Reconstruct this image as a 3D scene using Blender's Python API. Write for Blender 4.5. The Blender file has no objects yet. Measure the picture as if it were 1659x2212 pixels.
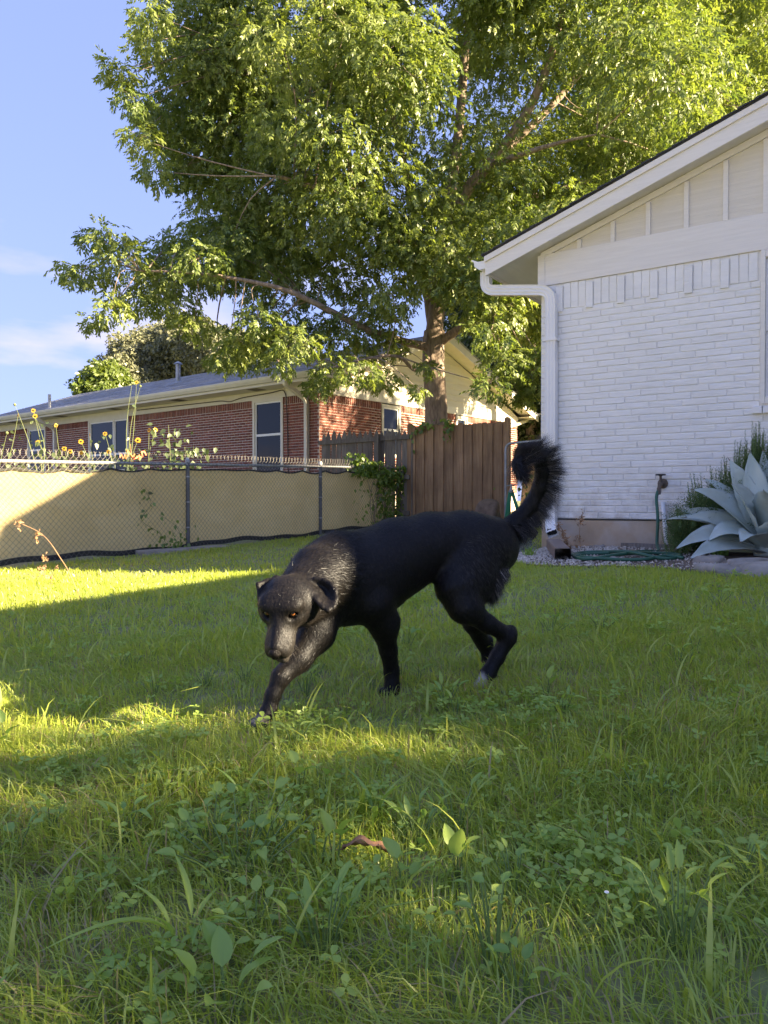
import bpy, bmesh, math, random
import numpy as np
from mathutils import Vector, Matrix

random.seed(7)
RNG = np.random.default_rng(7)
scene = bpy.context.scene
COL = scene.collection

# ------------------------------------------------------------------ camera
CAM_Z = 0.66
FPX, CX, CY = 1642.0, 829.5, 1106.0          # focal length and centre in units of a 1659 x 2212 frame
PITCH = math.atan2(24.0, FPX)                # looks down by less than a degree
cam_data = bpy.data.cameras.new('camera')
cam_data.sensor_fit = 'VERTICAL'
cam_data.angle = 2 * math.atan(1106.0 / FPX)
cam_data.clip_start = 0.05
cam_data.clip_end = 3000
cam = bpy.data.objects.new('camera', cam_data)
cam.location = (0, 0, CAM_Z)
cam.rotation_euler = (math.pi / 2 - PITCH, 0, 0)
COL.objects.link(cam)
scene.camera = cam

# ------------------------------------------------------------------ sun, sky, exposure
SUN_H = Vector((0.951, -0.288)).normalized()  # the sun stands to the right, a little behind the camera
SUN_EL = math.radians(25.0)
SUN_DIR = Vector((SUN_H.x * math.cos(SUN_EL), SUN_H.y * math.cos(SUN_EL), math.sin(SUN_EL)))
sun_data = bpy.data.lights.new('sun', 'SUN')
sun_data.energy = 2.0
sun_data.angle = math.radians(0.7)
sun_data.color = (1.0, 0.81, 0.53)
sun = bpy.data.objects.new('sun', sun_data)
sun.rotation_euler = SUN_DIR.to_track_quat('Z', 'Y').to_euler()
sun.location = (30, -12, 20)
COL.objects.link(sun)

world = bpy.data.worlds.new('World')
scene.world = world
world.use_nodes = True
wn, wl = world.node_tree.nodes, world.node_tree.links
wn.clear()
w_out = wn.new('ShaderNodeOutputWorld')
w_bg = wn.new('ShaderNodeBackground')
w_bg.inputs['Strength'].default_value = 0.0915
w_sky = wn.new('ShaderNodeTexSky')
w_sky.sky_type = 'NISHITA'
w_sky.sun_disc = False
w_sky.sun_elevation = SUN_EL
w_sky.sun_rotation = math.atan2(SUN_H.x, SUN_H.y)
w_sky.air_density = 0.85
w_sky.dust_density = 0.6
w_sky.ozone_density = 2.2
# thin clouds that stand low over the horizon all the way round
w_tc = wn.new('ShaderNodeTexCoord')
w_map = wn.new('ShaderNodeMapping')
w_map.inputs['Scale'].default_value = (2.6, 2.6, 9.0)
w_map.inputs['Location'].default_value = (0.35, 0.2, 0.55)
w_noise = wn.new('ShaderNodeTexNoise')
w_noise.inputs['Scale'].default_value = 1.15
w_noise.inputs['Detail'].default_value = 7
w_noise.inputs['Roughness'].default_value = 0.52
w_ramp = wn.new('ShaderNodeValToRGB')
w_ramp.color_ramp.elements[0].position = 0.52
w_ramp.color_ramp.elements[1].position = 0.64
w_sep = wn.new('ShaderNodeSeparateXYZ')
w_low = wn.new('ShaderNodeMapRange')          # clouds thin out with height
w_low.inputs['From Min'].default_value = 0.14
w_low.inputs['From Max'].default_value = 0.42
w_low.inputs['To Min'].default_value = 1.0
w_low.inputs['To Max'].default_value = 0.0
w_mul = wn.new('ShaderNodeMath'); w_mul.operation = 'MULTIPLY'
w_mul2 = wn.new('ShaderNodeMath'); w_mul2.operation = 'MULTIPLY'; w_mul2.inputs[1].default_value = 0.6
w_tint = wn.new('ShaderNodeMixRGB'); w_tint.blend_type = 'MULTIPLY'
w_tint.inputs[0].default_value = 1.0
w_tint.inputs[2].default_value = (0.295, 0.34, 0.58, 1)
w_mix = wn.new('ShaderNodeMixRGB')
w_mix.inputs[2].default_value = (0.86, 0.74, 0.80, 1)
wl.new(w_tc.outputs['Generated'], w_map.inputs['Vector'])
wl.new(w_map.outputs[0], w_noise.inputs['Vector'])
wl.new(w_noise.outputs['Fac'], w_ramp.inputs[0])
wl.new(w_tc.outputs['Generated'], w_sep.inputs[0])
wl.new(w_sep.outputs['Z'], w_low.inputs['Value'])
wl.new(w_ramp.outputs[0], w_mul.inputs[0]); wl.new(w_low.outputs[0], w_mul.inputs[1])
wl.new(w_mul.outputs[0], w_mul2.inputs[0])
w_gam = wn.new('ShaderNodeGamma')             # evens out the range between the bright horizon and the zenith
w_gam.inputs['Gamma'].default_value = 0.27
wl.new(w_sky.outputs[0], w_gam.inputs['Color'])
wl.new(w_gam.outputs[0], w_tint.inputs[1])
wl.new(w_tint.outputs[0], w_mix.inputs[1])
wl.new(w_mul2.outputs[0], w_mix.inputs[0])
wl.new(w_mix.outputs[0], w_bg.inputs['Color'])
wl.new(w_bg.outputs[0], w_out.inputs['Surface'])

scene.view_settings.view_transform = 'Standard'
scene.view_settings.look = 'None'
scene.view_settings.gamma = 1.0
scene.view_settings.use_curve_mapping = False
scene.view_settings.exposure = 4.0
scene.render.engine = 'CYCLES'
scene.cycles.max_bounces = 8
scene.cycles.transparent_max_bounces = 12


# ------------------------------------------------------------------ helpers
def g(x, y):
    """Height of the lawn: it rises gently to the right and away."""
    xc = np.clip(x, -9.0, 6.0)
    yc = np.clip(y, -4.0, 30.0)
    return 0.033 + 0.0393 * xc + 0.0055 * yc


def P(px, py, d):
    """World point that stands d metres in front of the camera, px/py in the 1659 x 2212 frame."""
    x, z = (px - CX) / FPX, -(py - CY) / FPX
    yy = math.cos(PITCH) + math.sin(PITCH) * z
    zz = -math.sin(PITCH) + math.cos(PITCH) * z
    k = d / yy
    return Vector((x * k, d, CAM_Z + zz * k))


def on_ground(px, py):
    lo, hi = 0.5, 200.0
    for _ in range(50):
        m = 0.5 * (lo + hi)
        p = P(px, py, m)
        if p.z > g(p.x, p.y):
            lo = m
        else:
            hi = m
    return P(px, py, lo)


def link(o, parent=None):
    COL.objects.link(o)
    if parent is not None:
        o.parent = parent
    return o


def tag(o, label=None, cat=None, group=None, kind=None):
    if label: o['label'] = label
    if cat: o['category'] = cat
    if group: o['group'] = group
    if kind: o['kind'] = kind
    return o


def thing(name, label, cat, loc=(0, 0, 0), rz=0.0, group=None):
    o = bpy.data.objects.new(name, None)
    o.empty_display_size = 0.1
    o.location = loc
    o.rotation_euler = (0, 0, rz)
    link(o)
    return tag(o, label, cat, group)


class MB:
    """Collects simple shapes; build() links them as one mesh object."""
    def __init__(self):
        self.v, self.f = [], []

    def add(self, vs, fs):
        b = len(self.v)
        self.v += [tuple(p) for p in vs]
        self.f += [tuple(i + b for i in q) for q in fs]
        return self

    def box(self, x0, x1, y0, y1, z0, z1):
        vs = [(x, y, z) for z in (z0, z1) for y in (y0, y1) for x in (x0, x1)]
        return self.add(vs, [(0, 2, 3, 1), (4, 5, 7, 6), (0, 1, 5, 4), (2, 6, 7, 3), (0, 4, 6, 2), (1, 3, 7, 5)])

    def prism(self, poly, y0, y1):
        """poly in (x, z), extruded from y0 to y1."""
        n = len(poly)
        vs = [(x, y0, z) for x, z in poly] + [(x, y1, z) for x, z in poly]
        fs = [tuple(range(n)), tuple(range(2 * n - 1, n - 1, -1))]
        fs += [(i, i + n, (i + 1) % n + n, (i + 1) % n) for i in range(n)]
        return self.add(vs, fs)

    def prism_x(self, poly, x0, x1):
        """poly in (y, z), extruded from x0 to x1."""
        n = len(poly)
        vs = [(x0, y, z) for y, z in poly] + [(x1, y, z) for y, z in poly]
        fs = [tuple(range(n)), tuple(range(2 * n - 1, n - 1, -1))]
        fs += [(i, i + n, (i + 1) % n + n, (i + 1) % n) for i in range(n)]
        return self.add(vs, fs)

    def tube(self, pts, r, n=8, cap=True, prof=None):
        """A tube (or a bar with the section prof) swept along pts; r a number or one per point."""
        pts = [Vector(p) for p in pts]
        rs = r if isinstance(r, (list, tuple)) else [r] * len(pts)
        b = len(self.v)
        t0 = (pts[1] - pts[0]).normalized()
        up = Vector((0, 0, 1)) if abs(t0.z) < 0.9 else Vector((0, 1, 0))
        side = t0.cross(up).normalized()
        m = n if prof is None else len(prof)
        for i, p in enumerate(pts):
            if i == 0: t = pts[1] - pts[0]
            elif i == len(pts) - 1: t = pts[-1] - pts[-2]
            else: t = (pts[i + 1] - p).normalized() + (p - pts[i - 1]).normalized()
            t.normalize()
            side = (side - t * side.dot(t))
            if side.length < 1e-5: side = t.orthogonal()
            side.normalize()
            bn = side.cross(t).normalized()
            for k in range(m):
                if prof is None:
                    a = 2 * math.pi * k / n
                    q = p + (side * math.cos(a) + bn * math.sin(a)) * rs[i]
                else:
                    q = p + (side * prof[k][0] + bn * prof[k][1]) * rs[i]
                self.v.append(tuple(q))
        for i in range(len(pts) - 1):
            for k in range(m):
                a, c = b + i * m + k, b + i * m + (k + 1) % m
                self.f.append((a, c, c + m, a + m))
        if cap:
            self.f.append(tuple(b + k for k in range(m))[::-1])
            self.f.append(tuple(b + (len(pts) - 1) * m + k for k in range(m)))
        return self

    def lathe(self, prof, c=(0, 0, 0), n=16):
        b = len(self.v)
        for r, z in prof:
            for k in range(n):
                a = 2 * math.pi * k / n
                self.v.append((c[0] + r * math.cos(a), c[1] + r * math.sin(a), c[2] + z))
        for i in range(len(prof) - 1):
            for k in range(n):
                a, d = b + i * n + k, b + i * n + (k + 1) % n
                self.f.append((a, d, d + n, a + n))
        self.f.append(tuple(b + k for k in range(n))[::-1])
        self.f.append(tuple(b + (len(prof) - 1) * n + k for k in range(n)))
        return self

    def shift(self, off):
        self.v = [(x - off[0], y - off[1], z - off[2]) for x, y, z in self.v]
        return self

    def mesh(self, name, mat, smooth=False):
        me = bpy.data.meshes.new(name)
        me.from_pydata(self.v, [], self.f)
        if mat: me.materials.append(mat)
        if smooth: me.shade_smooth()
        me.update()
        return me

    def build(self, name, mat, parent=None, smooth=False, bevel=0.0):
        o = bpy.data.objects.new(name, self.mesh(name, mat, smooth))
        link(o, parent)
        if bevel:
            m = o.modifiers.new('bevel', 'BEVEL')
            m.width = bevel; m.segments = 2; m.limit_method = 'ANGLE'
        return o


def np_mesh(name, V, F, mat, parent=None, smooth=False, attrs=None, point_col=None):
    """A mesh object from arrays: V (n,3), F (m,3) or (m,4)."""
    me = bpy.data.meshes.new(name)
    V = np.ascontiguousarray(V, dtype=np.float32)
    F = np.ascontiguousarray(F, dtype=np.int32)
    k = F.shape[1]
    me.vertices.add(len(V)); me.vertices.foreach_set('co', V.ravel())
    me.loops.add(F.size); me.loops.foreach_set('vertex_index', F.ravel())
    me.polygons.add(len(F))
    me.polygons.foreach_set('loop_start', np.arange(0, F.size, k, dtype=np.int32))
    me.polygons.foreach_set('loop_total', np.full(len(F), k, dtype=np.int32))
    if smooth:
        me.polygons.foreach_set('use_smooth', np.ones(len(F), dtype=bool))
    for an, av in (attrs or {}).items():
        at = me.attributes.new(an, 'FLOAT', 'POINT')
        at.data.foreach_set('value', np.ascontiguousarray(av, dtype=np.float32))
    me.update(calc_edges=True)
    me.validate()
    if mat: me.materials.append(mat)
    o = bpy.data.objects.new(name, me)
    return link(o, parent)


# ------------------------------------------------------------------ materials
def nt_of(name):
    m = bpy.data.materials.new(name)
    m.use_nodes = True
    return m, m.node_tree.nodes, m.node_tree.links


def pm(name, c1, c2=None, scale=6.0, rough=0.7, bump=0.0, bscale=None, stretch=(1, 1, 1), rand=0.0,
       detail=5, metallic=0.0, spec=0.4, c3=None, c3scale=1.0, c3amt=0.5, attr=None, contrast=(0.3, 0.7)):
    """Principled material: two colours mixed by noise, an optional third in larger stains, random value per object."""
    m, n, l = nt_of(name)
    b = n['Principled BSDF']
    b.inputs['Roughness'].default_value = rough
    b.inputs['Metallic'].default_value = metallic
    b.inputs['Specular IOR Level'].default_value = spec
    geo = n.new('ShaderNodeNewGeometry')
    mp = n.new('ShaderNodeMapping'); mp.inputs['Scale'].default_value = stretch
    l.new(geo.outputs['Position'], mp.inputs['Vector'])
    no = n.new('ShaderNodeTexNoise'); no.inputs['Scale'].default_value = scale; no.inputs['Detail'].default_value = detail
    l.new(mp.outputs[0], no.inputs['Vector'])
    rp = n.new('ShaderNodeValToRGB')
    rp.color_ramp.elements[0].position = contrast[0]; rp.color_ramp.elements[1].position = contrast[1]
    rp.color_ramp.elements[0].color = (*c1, 1); rp.color_ramp.elements[1].color = (*(c2 or c1), 1)
    l.new(no.outputs['Fac'], rp.inputs[0])
    out = rp.outputs[0]
    if c3:
        n3 = n.new('ShaderNodeTexNoise'); n3.inputs['Scale'].default_value = c3scale; n3.inputs['Detail'].default_value = 4
        l.new(geo.outputs['Position'], n3.inputs['Vector'])
        r3 = n.new('ShaderNodeMapRange'); r3.inputs['From Min'].default_value = 0.45; r3.inputs['From Max'].default_value = 0.65
        r3.inputs['To Max'].default_value = c3amt
        l.new(n3.outputs['Fac'], r3.inputs['Value'])
        mx = n.new('ShaderNodeMixRGB'); mx.inputs[2].default_value = (*c3, 1)
        l.new(r3.outputs[0], mx.inputs[0]); l.new(out, mx.inputs[1])
        out = mx.outputs[0]
    if rand:
        hs = n.new('ShaderNodeHueSaturation')
        mr = n.new('ShaderNodeMapRange'); mr.inputs['To Min'].default_value = 1 - rand; mr.inputs['To Max'].default_value = 1 + rand
        if attr:
            at = n.new('ShaderNodeAttribute'); at.attribute_name = attr
            l.new(at.outputs['Fac'], mr.inputs['Value'])
        else:
            oi = n.new('ShaderNodeObjectInfo')
            l.new(oi.outputs['Random'], mr.inputs['Value'])
        l.new(mr.outputs[0], hs.inputs['Value']); l.new(out, hs.inputs['Color'])
        out = hs.outputs[0]
    l.new(out, b.inputs['Base Color'])
    if bump:
        nb = n.new('ShaderNodeTexNoise'); nb.inputs['Scale'].default_value = bscale or scale * 4; nb.inputs['Detail'].default_value = 6
        l.new(mp.outputs[0], nb.inputs['Vector'])
        bp = n.new('ShaderNodeBump'); bp.inputs['Strength'].default_value = min(1.0, bump); bp.inputs['Distance'].default_value = 0.01
        l.new(nb.outputs['Fac'], bp.inputs['Height']); l.new(bp.outputs[0], b.inputs['Normal'])
    return m


def leafm(name, dark, light, trans, rough=0.45, attr='rnd', tw=0.45, dead=None, deadpos=0.9, gloss=0.06):
    """Leaf: diffuse and translucent parts, coloured by a value stored per leaf (or random per object)."""
    m, n, l = nt_of(name)
    n.remove(n['Principled BSDF'])
    out = n['Material Output']
    if attr:
        at = n.new('ShaderNodeAttribute'); at.attribute_name = attr; val = at.outputs['Fac']
    else:
        oi = n.new('ShaderNodeObjectInfo'); val = oi.outputs['Random']
    rp = n.new('ShaderNodeValToRGB')
    e = rp.color_ramp.elements
    e[0].color = (*dark, 1); e[1].color = (*light, 1)
    e[0].position = 0.0; e[1].position = 0.8
    if dead:
        e[1].position = deadpos - 0.12
        x = e.new(deadpos); x.color = (*dead, 1)
    l.new(val, rp.inputs[0])
    tr = n.new('ShaderNodeMixRGB'); tr.blend_type = 'MULTIPLY'; tr.inputs[0].default_value = 1.0
    tr.inputs[2].default_value = (*trans, 1)
    l.new(rp.outputs[0], tr.inputs[1])
    d = n.new('ShaderNodeBsdfDiffuse'); t = n.new('ShaderNodeBsdfTranslucent'); gl = n.new('ShaderNodeBsdfGlossy')
    gl.inputs['Roughness'].default_value = rough
    l.new(rp.outputs[0], d.inputs['Color']); l.new(tr.outputs[0], t.inputs['Color'])
    m1 = n.new('ShaderNodeMixShader'); m1.inputs[0].default_value = tw
    l.new(d.outputs[0], m1.inputs[1]); l.new(t.outputs[0], m1.inputs[2])
    m2 = n.new('ShaderNodeMixShader'); m2.inputs[0].default_value = gloss
    l.new(m1.outputs[0], m2.inputs[1]); l.new(gl.outputs[0], m2.inputs[2])
    l.new(m2.outputs[0], out.inputs['Surface'])
    return m


def glassm(name, col=(0.012, 0.015, 0.018)):
    """Dark window pane that mirrors its surroundings."""
    m, n, l = nt_of(name)
    b = n['Principled BSDF']
    b.inputs['Base Color'].default_value = (*col, 1)
    b.inputs['Roughness'].default_value = 0.06
    b.inputs['Specular IOR Level'].default_value = 0.3
    geo = n.new('ShaderNodeNewGeometry')
    no = n.new('ShaderNodeTexNoise'); no.inputs['Scale'].default_value = 1.6
    l.new(geo.outputs['Position'], no.inputs['Vector'])
    bp = n.new('ShaderNodeBump'); bp.inputs['Strength'].default_value = 0.12; bp.inputs['Distance'].default_value = 0.02
    l.new(no.outputs['Fac'], bp.inputs['Height']); l.new(bp.outputs[0], b.inputs['Normal'])
    return m


M = {}
M['white_brick'] = pm('white_painted_brick', (0.80, 0.785, 0.74), (0.85, 0.835, 0.79), 9, 0.6, 0.75, 26, (0.45, 0.45, 2.4), rand=0.02, c3=(0.72, 0.715, 0.67), c3scale=2.2, c3amt=0.35)
M['white_mortar'] = pm('white_painted_mortar', (0.74, 0.73, 0.69), (0.80, 0.79, 0.75), 20, 0.75, 0.4, 60)
M['cream_wood'] = pm('cream_painted_wood', (0.74, 0.70, 0.62), (0.80, 0.76, 0.68), 5, 0.5, 0.35, 12, (0.5, 0.5, 9), 0.02)
M['cream_panel'] = pm('cream_painted_panel', (0.66, 0.61, 0.50), (0.73, 0.68, 0.57), 4, 0.6, 0.4, 14, (0.4, 0.4, 10), 0.02)
M['white_metal'] = pm('white_enamelled_metal', (0.78, 0.77, 0.73), (0.82, 0.81, 0.78), 3, 0.35, 0.06, 30, rand=0.01)
M['shingle_dark'] = pm('dark_shingle', (0.03, 0.032, 0.036), (0.07, 0.07, 0.075), 60, 0.9, 0.5, 150)
def splash(m, z0, z1, col, amt):
    """Mud and rain splash on the lowest courses, broken up by noise."""
    n, l = m.node_tree.nodes, m.node_tree.links
    b = n['Principled BSDF']
    src = b.inputs['Base Color'].links[0].from_socket
    geo = n.new('ShaderNodeNewGeometry'); sp = n.new('ShaderNodeSeparateXYZ'); l.new(geo.outputs['Position'], sp.inputs[0])
    no = n.new('ShaderNodeTexNoise'); no.inputs['Scale'].default_value = 5.0; no.inputs['Detail'].default_value = 8; no.inputs['Roughness'].default_value = 0.7
    l.new(geo.outputs['Position'], no.inputs['Vector'])
    mr = n.new('ShaderNodeMapRange'); mr.inputs['From Min'].default_value = z1; mr.inputs['From Max'].default_value = z0
    l.new(sp.outputs['Z'], mr.inputs['Value'])
    pw = n.new('ShaderNodeMath'); pw.operation = 'MULTIPLY'; l.new(mr.outputs[0], pw.inputs[0])
    r2 = n.new('ShaderNodeMapRange'); r2.inputs['From Min'].default_value = 0.42; r2.inputs['From Max'].default_value = 0.68; r2.inputs['To Max'].default_value = amt
    l.new(no.outputs['Fac'], r2.inputs['Value']); l.new(r2.outputs[0], pw.inputs[1])
    mx = n.new('ShaderNodeMixRGB'); mx.inputs[2].default_value = (*col, 1)
    l.new(pw.outputs[0], mx.inputs[0]); l.new(src, mx.inputs[1]); l.new(mx.outputs[0], b.inputs['Base Color'])


splash(M['white_brick'], 0.45, 1.15, (0.36, 0.29, 0.21), 0.75)
M['concrete_tan'] = pm('stained_concrete', (0.36, 0.26, 0.16), (0.47, 0.37, 0.26), 3.5, 0.9, 0.4, 40, c3=(0.55, 0.50, 0.44), c3scale=2.5, c3amt=0.7)
M['concrete_pale'] = pm('pale_concrete', (0.50, 0.48, 0.44), (0.60, 0.58, 0.53), 6, 0.9, 0.3, 40)
M['glass'] = glassm('window_glass')
M['red_brick'] = pm('red_brick', (0.18, 0.060, 0.045), (0.25, 0.084, 0.056), 12, 0.85, 0.3, 60, rand=0.25)
M['red_brick_far'] = pm('red_brick_joined', (0.18, 0.060, 0.045), (0.25, 0.084, 0.056), 12, 0.85, 0.3, 60, rand=0.25, attr='rnd')
M['mortar_pink'] = pm('pale_mortar', (0.50, 0.41, 0.36), (0.58, 0.49, 0.43), 14, 0.9, 0.3, 60)
M['siding'] = pm('cream_siding', (0.62, 0.57, 0.42), (0.68, 0.63, 0.48), 4, 0.55, 0.12, 20, (0.3, 0.3, 3), 0.03)
M['trim_cream'] = pm('cream_trim', (0.64, 0.60, 0.49), (0.70, 0.66, 0.55), 4, 0.5, 0.1, 20)
M['shingle_grey'] = pm('grey_shingle', (0.24, 0.25, 0.28), (0.34, 0.35, 0.38), 9, 0.85, 0.6, 30, c3=(0.32, 0.33, 0.36), c3scale=0.9, c3amt=0.5)
M['galvanised'] = pm('galvanised_steel', (0.30, 0.31, 0.32), (0.42, 0.43, 0.44), 9, 0.5, 0.1, 50, metallic=0.6)
M['post_grey'] = pm('dull_grey_post', (0.10, 0.105, 0.11), (0.17, 0.175, 0.18), 9, 0.55, 0.1, 50, metallic=0.4)
M['wire'] = pm('dull_fence_wire', (0.13, 0.12, 0.11), (0.22, 0.21, 0.19), 20, 0.6, metallic=0.5)
def clothm(name, c1, c2, tw):
    """Woven cloth that lets part of the light through."""
    m = pm(name, c1, c2, 2.5, 0.9, 0.25, 160, (1, 1, 3), c3=tuple(0.86 * c for c in c1), c3scale=0.9, c3amt=0.9, spec=0.1)
    n, l = m.node_tree.nodes, m.node_tree.links
    b = n['Principled BSDF']
    t = n.new('ShaderNodeBsdfTranslucent'); mx = n.new('ShaderNodeMixShader'); mx.inputs[0].default_value = tw
    l.new(b.inputs['Base Color'].links[0].from_socket, t.inputs['Color'])
    l.new(b.outputs[0], mx.inputs[1]); l.new(t.outputs[0], mx.inputs[2])
    l.new(mx.outputs[0], n['Material Output'].inputs['Surface'])
    return m


M['cloth_tan'] = clothm('tan_shade_cloth', (0.76, 0.585, 0.265), (0.80, 0.64, 0.32), 0.5)
M['hem_dark'] = pm('dark_hem', (0.03, 0.03, 0.028), (0.05, 0.05, 0.045), 10, 0.9)
M['old_wood'] = pm('weathered_grey_wood', (0.12, 0.10, 0.08), (0.22, 0.19, 0.155), 7, 0.9, 0.6, 22, (5, 5, 0.5), 0.18)
M['fence_wood'] = pm('brown_fence_wood', (0.25, 0.145, 0.072), (0.40, 0.25, 0.135), 6, 0.8, 0.5, 20, (5, 5, 0.4), 0.16, c3=(0.19, 0.11, 0.06), c3scale=3, c3amt=0.5)
M['bark'] = pm('tree_bark', (0.17, 0.125, 0.095), (0.38, 0.30, 0.23), 9, 0.95, 1.0, 14, (2.5, 2.5, 0.6))
M['tree_leaf'] = leafm('tree_leaf', (0.075, 0.13, 0.035), (0.28, 0.335, 0.08), (1.3, 1.3, 0.6), tw=0.46, gloss=0.045)
M['far_leaf'] = leafm('far_tree_leaf', (0.14, 0.155, 0.09), (0.25, 0.255, 0.15), (1.2, 1.2, 0.7), tw=0.3, gloss=0.05)  # pale and dull: distant haze is put into the leaf colour
M['far_leaf_bright'] = leafm('far_bright_leaf', (0.09, 0.14, 0.02), (0.17, 0.22, 0.04), (1.3, 1.3, 0.6), tw=0.4)
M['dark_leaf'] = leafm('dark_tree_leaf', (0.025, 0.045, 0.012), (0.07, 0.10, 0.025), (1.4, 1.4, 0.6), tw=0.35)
M['ivy_leaf'] = leafm('ivy_leaf', (0.08, 0.15, 0.03), (0.20, 0.29, 0.045), (1.6, 1.6, 0.5), tw=0.4)
M['grass'] = leafm('grass_blade', (0.31, 0.42, 0.06), (0.50, 0.55, 0.10), (1.25, 1.25, 0.6), rough=0.4, tw=0.45, dead=(0.40, 0.31, 0.16), deadpos=0.93, gloss=0.05)
M['weed_leaf'] = leafm('weed_leaf', (0.22, 0.36, 0.08), (0.38, 0.50, 0.10), (1.3, 1.3, 0.6), rough=0.45, attr=None, tw=0.4, gloss=0.035)
M['cover_leaf'] = leafm('cover_leaf', (0.24, 0.38, 0.08), (0.40, 0.52, 0.11), (1.3, 1.3, 0.6), tw=0.4, gloss=0.03)
M['weed_stem'] = pm('weed_stem', (0.12, 0.2, 0.05), (0.16, 0.22, 0.06), 30, 0.6)
M['soil'] = pm('lawn_soil', (0.15, 0.17, 0.065), (0.27, 0.25, 0.13), 14, 0.95, 0.6, 60, c3=(0.18, 0.23, 0.075), c3scale=3, c3amt=0.8)
M['bed_soil'] = pm('bed_soil', (0.09, 0.065, 0.045), (0.2, 0.15, 0.11), 12, 0.95, 0.8, 70)
M['gravel'] = pm('pale_gravel', (0.42, 0.36, 0.29), (0.60, 0.54, 0.46), 30, 0.9, attr='rnd', rand=0.35)
M['stone'] = pm('grey_flagstone', (0.22, 0.20, 0.17), (0.40, 0.36, 0.31), 7, 0.9, 0.8, 28)
M['hose'] = pm('green_hose', (0.02, 0.085, 0.05), (0.03, 0.11, 0.065), 8, 0.35)
M['brown_plastic'] = pm('brown_downspout_plastic', (0.17, 0.12, 0.10), (0.23, 0.17, 0.15), 5, 0.5, 0.1, 40)
M['black_plastic'] = pm('black_plastic', (0.012, 0.012, 0.012), (0.02, 0.02, 0.02), 9, 0.5)
M['brass_old'] = pm('corroded_brass', (0.10, 0.08, 0.06), (0.18, 0.14, 0.1), 30, 0.6, 0.4, 80, metallic=0.4)
M['agave'] = pm('agave_leaf_blue', (0.36, 0.44, 0.40), (0.50, 0.56, 0.51), 5, 0.55, 0.2, 20, (1, 1, 0.5), rand=0.12, c3=(0.33, 0.36, 0.28), c3scale=7, c3amt=0.5)
M['agave_spine'] = pm('agave_spine', (0.16, 0.11, 0.07), None, 5, 0.6)
M['rosemary'] = leafm('rosemary_leaf', (0.05, 0.10, 0.03), (0.12, 0.18, 0.06), (1.1, 1.2, 0.7), tw=0.25, gloss=0.02)
M['lavender'] = leafm('silver_leaf', (0.20, 0.24, 0.20), (0.34, 0.38, 0.33), (1, 1, 1), tw=0.2)
M['petal'] = leafm('sunflower_petal', (0.62, 0.34, 0.015), (0.80, 0.48, 0.02), (1.2, 1.1, 0.6), attr=None, tw=0.35)
M['disc_brown'] = pm('sunflower_disc', (0.025, 0.014, 0.006), (0.06, 0.03, 0.01), 200, 0.9)
M['stalk_green'] = pm('sunflower_stalk', (0.12, 0.16, 0.06), (0.18, 0.2, 0.09), 30, 0.8)
M['sun_leaf'] = leafm('sunflower_leaf', (0.06, 0.095, 0.035), (0.13, 0.17, 0.07), (1.3, 1.3, 0.6), tw=0.35)
M['dry_stalk'] = pm('dry_stalk', (0.26, 0.15, 0.075), (0.38, 0.24, 0.13), 40, 0.9)
M['dead_leaf'] = pm('dead_leaf', (0.26, 0.13, 0.07), (0.4, 0.22, 0.12), 30, 0.7, 0.4, 60)
M['orange'] = pm('faded_orange_plastic', (0.62, 0.15, 0.05), (0.7, 0.2, 0.08), 20, 0.6)
M['green_paint'] = pm('green_painted_tube', (0.03, 0.22, 0.12), (0.05, 0.28, 0.16), 9, 0.4)
M['rock_brown'] = pm('brown_rock', (0.12, 0.085, 0.06), (0.21, 0.15, 0.11), 12, 0.9, 0.7, 50)
M['pvc'] = pm('white_pvc', (0.74, 0.74, 0.72), (0.8, 0.8, 0.78), 6, 0.4)
M['cable'] = pm('dark_cable', (0.05, 0.035, 0.03), None, 9, 0.6)

# ------------------------------------------------------------------ ground
def ground_sheet():
    xs = np.concatenate([[-400, -120, -40], np.linspace(-20, 20, 81), [40, 120, 400]])
    ys = np.concatenate([[-300, -80, -20], np.linspace(-8, 34, 85), [60, 150, 500, 1500]])
    X, Y = np.meshgrid(xs, ys)
    Z = g(X, Y) + 0.006 * np.sin(X * 2.1) * np.sin(Y * 1.7)
    V = np.stack([X, Y, Z], -1).reshape(-1, 3)
    nx, ny = len(xs), len(ys)
    i = np.arange(ny - 1)[:, None] * nx + np.arange(nx - 1)[None, :]
    F = np.stack([i, i + 1, i + 1 + nx, i + nx], -1).reshape(-1, 4)
    o = np_mesh('lawn_ground', V, F, M['soil'], smooth=True)
    tag(o, kind='structure')


ground_sheet()
# pale concrete slab added unseen behind the viewer to bounce sunlight
MB().box(-9.0, 4.2, -9.5, 0.0, -0.3, 0.06).build('bounce_slab', M['concrete_pale'])
tag(bpy.data.objects['bounce_slab'], kind='structure')
bpy.data.objects['bounce_slab'].rotation_euler = (0, 0, math.atan2(-0.557, 0.83))
bpy.data.objects['bounce_slab'].location = (-0.35, -0.25, -0.08)

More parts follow.
